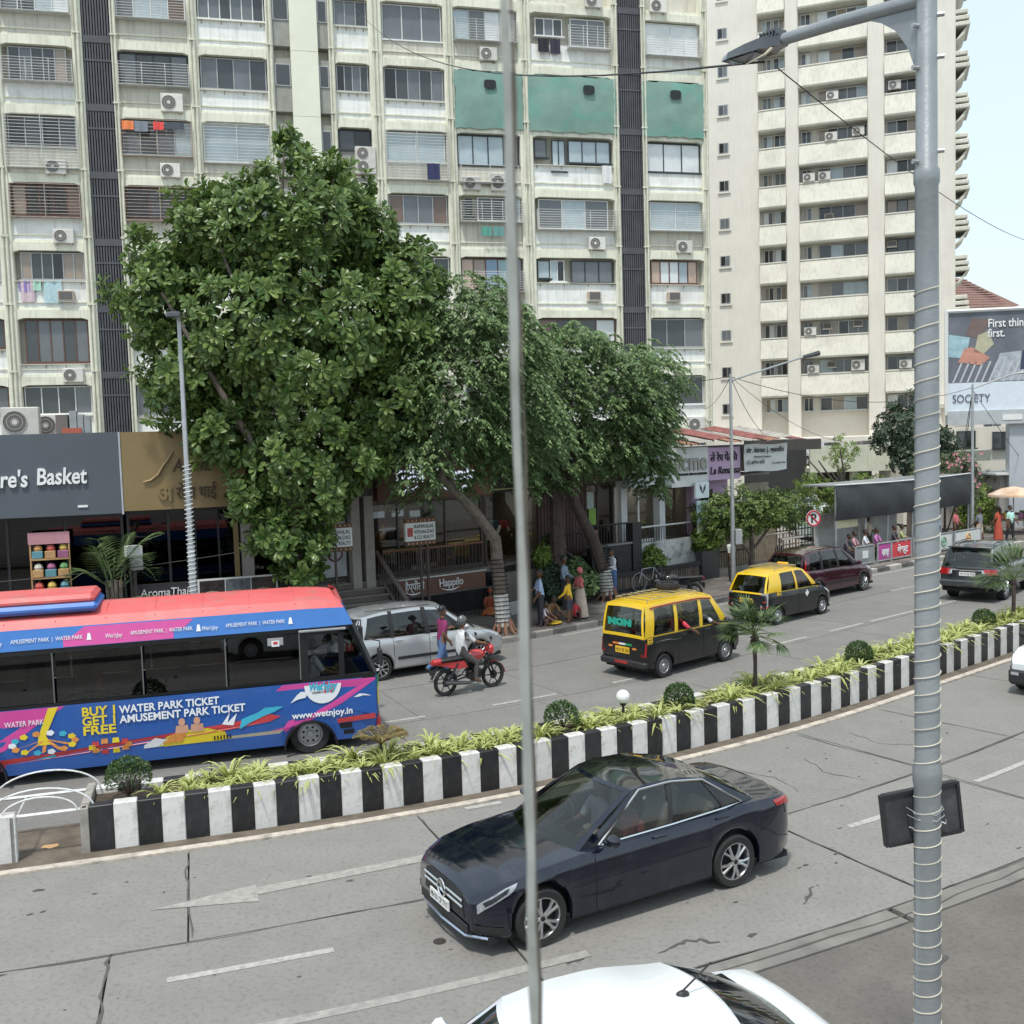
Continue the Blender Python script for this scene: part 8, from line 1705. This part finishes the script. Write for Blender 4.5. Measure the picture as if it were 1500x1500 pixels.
tree('small rounded street tree with yellowish green leaves behind the taxi', b3, [([b3, b3+Vector((.05, 0, .8)), b3+Vector((0, .1, 1.9))], .14, .07), ([b3+Vector((0, 0, .8)), b3+Vector((-1.2, -.2, 2.1))], .07, .02), ([b3+Vector((0, 0, .9)), b3+Vector((1.1, .2, 2.2))], .07, .02)], [(b3.x-.2, b3.y, 2.6, 1.5, 1.3, .95), (b3.x-1.5, b3.y-.4, 2.4, .8, .9, .8), (b3.x+1.2, b3.y+.3, 2.7, .9, 1., .75)], SML, 560, lm_small, 12, scale=(.8, 1.25), inner=.45)
# bare pollarded tree and dark tree, pink shrub behind the bus stop
b4 = Vector((15.6, 48, .16)); rb_ = random.Random(3); br = [([b4, b4+Vector((0, 0, 2.2)), b4+Vector((.1, 0, 3.0))], .22, .14)]
for i in range(11):
    a = rb_.uniform(0, 6.28); l_ = rb_.uniform(1., 2.2); st_ = b4+Vector((0, 0, rb_.uniform(1.8, 3.0))); e_ = st_+Vector((math.cos(a)*l_, math.sin(a)*.8, l_*rb_.uniform(.4, 1.0))); br.append(([st_, st_.lerp(e_, .5)+Vector((.1, 0, -.15)), e_], .08, .03))
tree('half bare pollarded tree with twisting grey branches behind the black sheet', b4, br, [(b4.x-.9, 48, 2.6, 1.2, .9, .9), (b4.x+1, 48, 2.9, 1.0, .9, .7), (b4.x, 48, 4.6, .7, .6, .8), (b4.x-1.7, 47.6, 3.2, .7, .6, .5)], TUF, 430, lm_lite, 13, scale=(.8, 1.3))
b5 = Vector((20.3, 52, .2)); tree('dark bushy tree half hidden by the foreground pole', b5, [([b5, b5+Vector((0, 0, 3)), b5+Vector((.1, 0, 5.5))], .2, .08), ([b5+Vector((0, 0, 3)), b5+Vector((1.8, 0, 4.6))], .09, .03), ([b5+Vector((0, 0, 3)), b5+Vector((-1.5, 0, 4.8))], .09, .03)], [(20.2, 52, 5.6, 1.3, 1.2, 1.6), (19.2, 52, 5.2, .8, .8, .8), (21.6, 52, 5.1, 1.0, .9, .6), (21.9, 52, 4.3, .7, .7, .6), (20.3, 51.8, 4.0, 1.1, 1, .9)], ROS, 620, lm_dark, 14, scale=(.7, 1.0))
b6 = Vector((21.2, 50, .2)); ol = tree('oleander bush with pink blossoms above the black sheet', b6, [([b6, b6+Vector((0, 0, 2))], .08, .04), ([b6, b6+Vector((.8, 0, 2.6))], .05, .02), ([b6, b6+Vector((-.8, 0, 2.4))], .05, .02)], [(20.4, 50, 3.2, .9, .8, 1.0), (21.5, 50, 3.4, 1.0, .8, 1.1), (22.3, 50, 2.8, .6, .7, 1.2)], TUF, 700, lm_olea, 15, name='shrub', cat='bush')
q = MB(); rr = random.Random(8)
for i in range(60):
    p = Vector((rr.uniform(-1.3, 1.5), -.75+rr.uniform(-.15, .1), rr.uniform(2.3, 4.2)))
    for k in range(5): leaf(q, p, Vector((math.cos(k*1.25), -.6, math.sin(k*1.25))), Vector((0, -1, 0)), .1, .07, rr.random(), .2, 'sm')
q.build('blossom', lm_pink, ol)['kind'] = 'stuff'
# shrubs beside the side stairs and on the terrace
for i, (s, t, z, r_, m_, lbl) in enumerate([(12.6, 13.3, .15, .55, lm_dark, 'dense green potted shrub at the left foot of the side stairs'), (13.6, 13.2, .15, .6, lm_fic, 'leafy shrub behind the second leaning tree'), (12.9, 13.9, 1.2, .45, lm_lite, 'yellowish shrub on the side stair landing'), (18.3, 14.2, .3, .5, lm_lite, 'loose yellow green plant before the graffiti wall'), (-7.0, 13.9, .2, .55, lm_lite, 'low bright shrub below the display stand'), (21.2, 14.1, .9, .5, lm_lite, 'small bush with yellow leaves under the blue banner')]):
    p = W(s, t, z); tree(lbl, p, [([p, p+Vector((0, 0, r_*1.6))], .04, .02)], [(p.x, p.y, z+r_*1.3, r_, r_, r_*1.1)], SML, 150, m_, 30+i, name='shrub', cat='shrub')
for i, (x, y, z, r_, lbl) in enumerate([(27.6, 56.6, .1, 1.3, 'dusty green bush beside the billboard pillar'), (30.2, 54.2, 2.9, .9, 'green foliage behind the hut roof at the right edge'), (24.2, 53.5, .1, 1.0, 'leafy bush at the end of the bus shelter')]):
    tree(lbl, Vector((x, y, z)), [([(x, y, z), (x, y, z+r_)], .06, .03)], [(x, y, z+r_*1.2, r_, r_, r_*1.2)], SML, 320, lm_olea if i == 0 else lm_lite, 50+i, name='shrub', cat='bush')
# palms
def frond(mb, p, d, L_, droop, n=16, ll=.4, sh=.4, twist=0.):
    d = Vector(d).normalized(); sd = d.cross(Vector((0, 0, 1))).normalized(); pts = []
    for i in range(n+1):
        f = i/n; pts.append(p+d*L_*f*(1-.25*f*droop)+Vector((0, 0, -droop*L_*f*f*.55)))
    mb.tube([pts[0], pts[n//2], pts[n]], [.018, .012, .005], 4, smooth=False); mb.att += [.5]*(len(mb.v)-len(mb.att))
    for i in range(2, n+1):
        f = i/n; l_ = ll*math.sin(math.pi*min(1, .15+f*.8))*1.1+.05
        for sg in (-1, 1): leaf(mb, pts[i], (sd*sg+d*.8+Vector((0, 0, -.35))), Vector((0, 0, 1)), l_, .045, min(1, max(0, rt_.gauss(sh, .2))), .4, 'sm')
ap = thing('palm', 'feathery areca palm in front of the spa', 'palm', W(-6.3, 13.1, .15)); rr = random.Random(2)
for i in range(15):
    q = MB(); a = i*2.4; el = rr.uniform(.5, 1.35); frond(q, Vector((.1*math.cos(a), .1*math.sin(a), 1.5+rr.uniform(0, 1.0))), (math.cos(a)*math.cos(el), math.sin(a)*math.cos(el), math.sin(el)), rr.uniform(1.7, 2.6), rr.uniform(.5, .95), 18, .55); q.build('frond', lm_palm, ap)
q = MB()
for i in range(4): q.tube([(.08*i-.12, .05*(i % 2), 0), (.12*i-.2, .05, 2.2)], .05, 6)
q.build('stems', m_bark, ap)
def fanpalm(lbl, s, th, k=1., lean=-.5, seed=0):
    r = thing('palm', lbl, 'palm', W(s, .58, .53)); rr = random.Random(seed); q = MB(); q.tube([(0, 0, 0), (.01, 0, th*.5), (0, 0, th)], [.045*k, .04*k, .055*k], 8); q.build('trunk', m_barkd, r); q = MB()
    for i in range(24): a = i*2.4; q.tube([(0, 0, th-.05), (.09*math.cos(a), .09*math.sin(a), th-.02-rr.uniform(.05, .2))], [.03, .012], 4, smooth=False)
    q.build('old_leaf_bases', m_barkd, r)
    for i in range(36):
        a = rr.uniform(0, 6.28); el = rr.uniform(-.2, 1.25); d = Vector((math.cos(a)*math.cos(el)+lean, math.sin(a)*math.cos(el)*.9, math.sin(el))).normalized(); st = rr.uniform(.3, .55)*k; q = MB(); p = Vector((0, 0, th)); e = p+d*st; q.tube([p, e], .009, 4, smooth=False); q.att += [.5]*(len(q.v)-len(q.att)); sd = d.cross(Vector((0, 0, 1))).normalized()
        for j in range(15): b_ = -1.15+j*.165; leaf(q, e, d*math.cos(b_)+sd*math.sin(b_)+Vector((lean*.25, 0, -.1)), Vector((0, 0, 1)), rr.uniform(.34, .5)*k, .034, min(1, max(0, rr.gauss(.35, .2))), .6, 'sm')
        q.build('fan_leaf', lm_palm, r)
fanpalm('windswept fan palm on the median beside the van taxi', 6.7, 1.22, .95, -.5, 1); fanpalm('fan palm on the median at the right edge before the dark grey car', 17.5, 1.15, 1.25, -.4, 2)
sp_ = thing('palm', 'thin spiky young palm on the median at the front of the bus', 'palm', W(-1.35, .6, .53)); q = MB(); q.tube([(0, 0, 0), (0, 0, .35)], .025, 6); q.build('trunk', m_barkd, sp_)
for i in range(9): q = MB(); a = i*2.4; frond(q, Vector((0, 0, .35)), (math.cos(a)*.8, math.sin(a)*.6, .75), .7, .7, 12, .14, .5); q.build('frond', leafmat('dry_palm', (.1, .1, .03), (.3, .2, .08), .6), sp_)
# clipped ball bushes
def ballbush(lbl, s, r_, z=.53, seed=0, twig=False):
    o = thing('ball_bush', lbl, 'bush', W(s, .58, z), 0, 'clipped ball bushes on the median'); rr = random.Random(seed); q = MB(); q.tube([(0, 0, 0), (0, 0, r_*.9)], .03, 6)
    for i in range(26):
        a = rr.uniform(0, 6.28); el = rr.uniform(-.1, 1.3); q.tube([(0, 0, .06), (r_*.85*math.cos(a)*math.cos(el), r_*.85*math.sin(a)*math.cos(el), r_*.75+r_*.75*math.sin(el)*.6)], [.009, .004], 3, smooth=False)
    q.build('twigs', m_barkd, o); q = MB()
    for i in range(2600):
        u = Vector((rr.gauss(0, 1), rr.gauss(0, 1), rr.gauss(0, 1))).normalized()
        if twig and u.z < rr.uniform(-.5, .4): continue
        rad_ = r_*rr.uniform(.86, 1.02)*(1+.05*math.sin(u.x*7)*math.cos(u.y*6)); leaf(q, Vector((u.x*rad_, u.y*rad_, r_*.98+u.z*rad_)), u+Vector((rr.uniform(-.8, .8), rr.uniform(-.8, .8), rr.uniform(-.2, .8))), u, .045, .028, min(1, max(0, rr.gauss(.4, .25))), .2, 'sm')
    c_ = q.build('foliage', lm_box, o); c_['kind'] = 'stuff'
ballbush('ball bush with bare twiggy lower half at the left end of the median', -5.25, .32, seed=1, twig=True); ballbush('twiggy ball bush left of the white globe lamp', 2.0, .3, seed=2, twig=True); ballbush('neat ball bush right of the white globe lamp', 4.65, .27, seed=3); ballbush('neat ball bush on the median between the palm and the foreground pole', 10.25, .28, seed=4); ballbush('brownish ball bush on the median near the second palm', 15.9, .27, seed=5, twig=True)
gl_ = thing('globe_lamp', 'white globe lamp on a short black post in the median planter', 'lamp', W(3.27, .5, .53)); q = MB(); q.tube([(0, 0, 0), (0, 0, .38)], .025, 8); q.lathe([(.05, .36), (.06, .4), (.04, .42)], 10); q.build('post', m_blackpl, gl_); q = MB(); q.ball((0, 0, .52), .125, 20); q.build('globe', M('opal_globe', (.75, .75, .74), .3, var=0), gl_)
# spider plants: striped arching blades
SPM = []
for sd_ in range(5):
    r = random.Random(100+sd_); mb = MB()
    for i in range(34):
        a = r.uniform(0, 6.28); el = r.uniform(.5, 1.45); L_ = r.uniform(.26, .46); d = Vector((math.cos(a), math.sin(a), 0)); sdv = Vector((-d.y, d.x, 0)); n = 5; vs = []; at_ = []
        for j in range(n+1):
            f = j/n; p = d*(L_*f*math.cos(el)+.22*L_*f*f)+Vector((0, 0, L_*f*math.sin(el)-L_*.55*f**2.4)); w_ = .017*(1-f**2.2)+.001
            vs += [p-sdv*w_, p+Vector((0, 0, -.004)), p+sdv*w_]; at_ += [.95, .15, .95]
        o = len(mb.v); mb.add(vs, [(j*3+c, j*3+c+1, (j+1)*3+c+1, (j+1)*3+c) for j in range(n) for c in (0, 1)], 0, True, .5); b_ = r.uniform(-.12, .05); mb.att[o:] = [min(1, max(0, x+b_)) for x in at_]
    SPM.append(mb.mesh('spider_plant', lm_spid))
rr = random.Random(77); s = -4.75; cnt = 0
while s < 40 and cnt < 290:
    skip = (-3.35 < s < -2.95) or any(abs(s-x) < .26 for x in (-5.25, 2.0, 4.65, 10.25, 15.9)) or (3.9 < s < 4.3)
    if not skip:
        for t in ((.36, .8) if rr.random() < .75 else (.5,)):
            o = obj('spider_plant', SPM[rr.randrange(5)], None, W(s+rr.uniform(-.1, .1), t+rr.uniform(-.1, .1), .52), rr.uniform(0, 6.28)); k_ = rr.uniform(1.05, 1.75); o.scale = (k_, k_, k_*rr.uniform(.85, 1.15)); tag(o, 'striped yellow green spider plant in the row of the median planter', 'plant', 'spider plants along the median planter'); cnt += 1
    s += rr.uniform(.22, .34)
# ================================================================== STREET LAMPS, CABLES, FOREGROUND POLE, WINDOW BAR
m_galv = M('galvanised', (.4, .41, .42), .42, .55, var=.12, scale=4, dirt_amt=.2); m_lampd = M('lamp_dark', (.05, .05, .052), .5, .2)
def coil(mb, base, r, z0, z1, turns, rw, lean=(0, 0), n=14):
    pts = []
    for i in range(int(turns*n)+1):
        f = i/(turns*n); a = i*2*math.pi/n; rr_ = r(f) if callable(r) else r; pts.append(Vector(base)+Vector((lean[0]*f+rr_*math.cos(a), lean[1]*f+rr_*math.sin(a), lerp(z0, z1, f))))
    mb.tube(pts, rw, 4, cap=False)
l1 = thing('street_lamp', 'slim street lamp wrapped in white cord in front of the almond tree', 'street lamp', W(-4.15, 10.95, .15)); q = MB(); q.tube([(0, 0, 0), (0, 0, 3.2), (0, 0, 3.25), (0, 0, 8.75)], [.1, .09, .07, .05], 12); q.build('pole', m_galv, l1); q = MB(); coil(q, (0, 0, 0), .1, .3, 5.2, 46, .012); q.build('cord', FRM['white'], l1); q = MB(); q.box(-.16, .18, -.5, .12, 8.73, 8.87, ch=.03); q.build('lamp_head', m_lampd, l1)
l2 = thing('street_lamp', 'slim street lamp with a long upward arm behind the small taxi', 'street lamp', W(20.2, 12, .15)); q = MB(); q.tube([(0, 0, 0), (0, 0, 7.7)], [.09, .05], 12); q.build('pole', m_galv, l2); q = MB(); e_ = W(23.2, 11.0, 0)-W(20.2, 12, 0); q.tube([(0, 0, 7.45), (e_.x, e_.y, 8.3)], .035, 8); q.build('arm', m_galv, l2); q = MB(); f_ = e_.normalized(); q.tube([e_+Vector((0, 0, 8.3)), e_+f_*.7+Vector((0, 0, 8.45))], [.07, .11], 6); q.build('lamp_head', m_lampd, l2); lb(l2, 'switch_box', M('box_grey2', (.3, .31, .32), .6), .08, .32, -.15, .15, 1.5, 2.05, .01)
l3 = thing('street_lamp', 'distant street lamp in front of the billboard', 'street lamp', W(38, 12, .15)); q = MB(); q.tube([(0, 0, 0), (0, 0, 7.5)], [.09, .05], 10); q.build('pole', m_galv, l3); q = MB(); q.tube([(0, 0, 7.3), (1.6, -.6, 7.9), (2.4, -1, 8.0)], [.035, .035, .08], 8); q.build('arm', m_galv, l3)
m_cab = M('cable_black', (.02, .02, .02), .6)
def cable(lbl, a, b_, sag, r_=.012):
    q = MB(); a, b_ = Vector(a), Vector(b_); q.tube([a.lerp(b_, i/20)+Vector((0, 0, -sag*4*(i/20)*(1-i/20))) for i in range(21)], r_, 4, cap=False); tag(q.build('cable', m_cab), lbl, 'cable')
t2 = W(20.2, 12, 7.75)
cable('thin overhead cable running down to the right from the foreground lamp head', (1.9, 7.15, 8.2), (13.5, 26, 10.2), .25, .006); cable('overhead cable crossing the upper facade towards the foreground lamp head', (-6, 40, 23.2), (1.8, 7.15, 8.25), 1.2, .008)
cable('cable from the slim lamp with arm to the apartment block', t2, AP(31, -.1, 7.0), .3); cable('cable from the slim lamp with arm down to the clinic roof', t2, W(26.3, 15, 5.5), .3); cable('cable from the slim lamp with arm towards the pollarded tree', t2, (19.5, 60, 5), .5); cable('cable from the slim lamp with arm to the far lamp', t2, W(38, 12, 7.5), .8); cable('cable from the slim lamp with arm over the fig trees', t2, W(8, 14, 8.2), .5)
w3 = W(38, 12, 7.4)
for i, (e_, lb_) in enumerate((((29, 57, 3.0), 'right'), ((22.5, 52, 2.0), 'left'), ((25.5, 58, 2.5), 'middle'))): cable('%s cable fanning down from the distant street lamp' % lb_, w3, e_, .1, .015)
cable('cable sagging across the fronts of the left shops', W(-14, 12.6, 2.6), W(-.5, 13.2, 3.0), .25, .01)
# foreground pole (base below the picture), its lamp arm, cord and the back of a sign board
FP = Vector((2.52, 6.2, .14)); fp = thing('lamp_pole', 'thick grey metal lamp pole in the foreground wound with a pale cord', 'street lamp', FP)
m_pole = M('pole_paint', (.27, .285, .295), .4, .35, var=.12, scale=3, dirt=(.45, .46, .47), dirt_amt=.25, dirt_scale=9, bump=.12, bscale=40)
q = MB(); q.lathe([(.14, 0), (.14, .02), (.082, .03), (.08, 1.6), (.079, 3.38), (.086, 3.42), (.086, 3.5), (.074, 3.56), (.07, 6.2), (.066, 7.03), (.074, 7.05), (.074, 7.12), (.062, 7.14), (.056, 9.2)], 28); q.build('shaft', m_pole, fp)
q = MB(); coil(q, (0, 0, 0), lambda f: lerp(.086, .072, f), .3, 6.45, 58, .0045, n=18); q.build('cord', M('cord_pale', (.5, .46, .38), .7, var=.1), fp)
ad = (Vector((1.87, 7.1, 0))-Vector((2.52, 6.2, 0))); al = ad.length; adn = ad.normalized(); za = 8.27-.14
q = MB(); q.tube([(0, 0, za-.02), (adn.x*al*.55, adn.y*al*.55, za+.05), (adn.x*al, adn.y*al, za+.09)], [.045, .042, .038], 14); q.build('arm', m_pole, fp)
q = MB(); pts = [(.03, za-.02), (.42, za-.0), (.3, za-.06), (.2, za-.14), (.12, za-.26), (.07, za-.4), (.05, za-.45)]; sdv = Vector((-adn.y, adn.x, 0)); q.extr([(a_, z_) for a_, z_ in pts], sdv*-.008, adn, (0, 0, 1), sdv, .016); q.build('gusset_plate', m_pole, fp)
for z_ in (za-.12, za-.36, za-.9, za+.05):
    q = MB(); q.cyl((.07, -.02, z_), (1, -.3, 0), .014, .05, 8); q.build('bolt', m_galv, fp); q = MB(); q.cyl((-.07, -.02, z_-.06), (1, .3, 0), .014, .05, 8); q.build('bolt', m_galv, fp)
lh = MB(); E0 = adn*al+Vector((0, 0, za+.09)); up_ = Vector((0, 0, 1))
def LHp(a_, s_, z_): return E0+(adn*a_+sdv*s_+up_*(z_+a_*.05))*.6
secs = [(-.12, .07, -.06, .06), (.02, .1, -.07, .07), (.1, .15, -.075, .06), (.35, .16, -.07, .045), (.6, .15, -.06, .02), (.72, .1, -.05, -.01)]; vs = []
for a_, w_, z0, z1 in secs: vs += [LHp(a_, -w_, z0), LHp(a_, w_, z0), LHp(a_, w_*.8, z1), LHp(a_, -w_*.8, z1)]
lh.add(vs, [(i*4+j, i*4+(j+1) % 4, (i+1)*4+(j+1) % 4, (i+1)*4+j) for i in range(5) for j in range(4)]+[(3, 2, 1, 0), (20, 21, 22, 23)])
for i in range(6): a_ = -.08+i*.045; lh.add([LHp(a_, -.09, .05), LHp(a_, .09, .05), LHp(a_, .09, .12), LHp(a_, -.09, .12), LHp(a_+.015, -.09, .05), LHp(a_+.015, .09, .05), LHp(a_+.015, .09, .12), LHp(a_+.015, -.09, .12)], [(0, 1, 2, 3), (7, 6, 5, 4), (3, 2, 6, 7), (0, 3, 7, 4), (1, 5, 6, 2)])
lh.build('lamp_head', m_lampd, fp); q = MB(); q.add([LHp(.2, -.12, -.078), LHp(.2, .12, -.078), LHp(.55, .11, -.07), LHp(.55, -.11, -.07)], [(0, 1, 2, 3)]); q.build('lamp_lens', m_clear, fp)
q = MB(); q.tube([LHp(.0, .05, -.07), LHp(-.05, .25, -.2), LHp(.1, .4, -.3)], [.012, .008, .003], 5); q.build('snagged_strip', M('snag', (.4, .36, .28), .8), fp)
sb = thing('sign_board', 'back of a small dark framed sign board tied to the foreground pole', 'sign', (2.52, 6.29, 3.32), RAD(8)); sb.rotation_euler = (0, RAD(-6.5), RAD(8))
lb(sb, 'board_back', M('board_slate', (.04, .043, .045), .6, var=.4, scale=6, dirt=(.12, .12, .12), dirt_amt=.4, dirt_scale=8), -.255, .255, -.008, .008, -.15, .15)
for a_ in ((-.265, -.245, -.165, .165), (.245, .265, -.165, .165)): lb(sb, 'frame_bar', m_blackpl, a_[0], a_[1], -.02, .02, a_[2], a_[3])
for z_ in (-.16, .16): lb(sb, 'frame_bar', m_blackpl, -.245, .245, -.02, .02, z_-.01, z_+.01)
q = MB()
for z_, dz in ((.02, .004), (.06, .012)): q.tube([(-.11, -.03, z_+dz), (-.09, -.12, z_), (0, -.178, z_-.005), (.08, -.13, z_), (.11, -.03, z_+dz)], .0035, 5)
for x_ in (-.1, .1): q.tube([(x_, -.02, -.06), (x_+.03, -.05, -.075), (x_+.03, -.05, -.05)], .006, 5)
q.build('tie_wires', m_galv, sb)
# window bar right in front of the camera side: thin weathered metal strip between two panes
wb_ = thing('window_bar', 'blurred weathered metal window bar running from top to bottom', 'window bar', (0, .6, 0)); rr = random.Random(5)
def stripx(x0, x1, y0, y1, mat, nm, jit=.0009):
    q = MB(); n = 40; vs = []
    for i in range(n+1):
        z = lerp(4.9, 6.5, i/n); j0, j1 = rr.uniform(-jit, jit), rr.uniform(-jit, jit); vs += [(x0+j0, y0, z), (x1+j1, y0, z), (x1+j1, y1, z), (x0+j0, y1, z)]
    q.add(vs, [(i*4+j, i*4+(j+1) % 4, (i+1)*4+(j+1) % 4, (i+1)*4+j) for i in range(n) for j in range(4)]+[(3, 2, 1, 0), (n*4, n*4+1, n*4+2, n*4+3)]); q.build(nm, mat, wb_)
stripx(.0020, .0070, -.004, .004, M('bar_grey', (.3, .31, .29), .6, var=.2, scale=25, dirt=(.16, .14, .11), dirt_amt=.5, dirt_scale=30), 'bar'); stripx(.0069, .0088, -.003, .006, M('bar_rust', (.1, .085, .07), .8, var=.4, scale=40), 'sealant_strip', .0012)
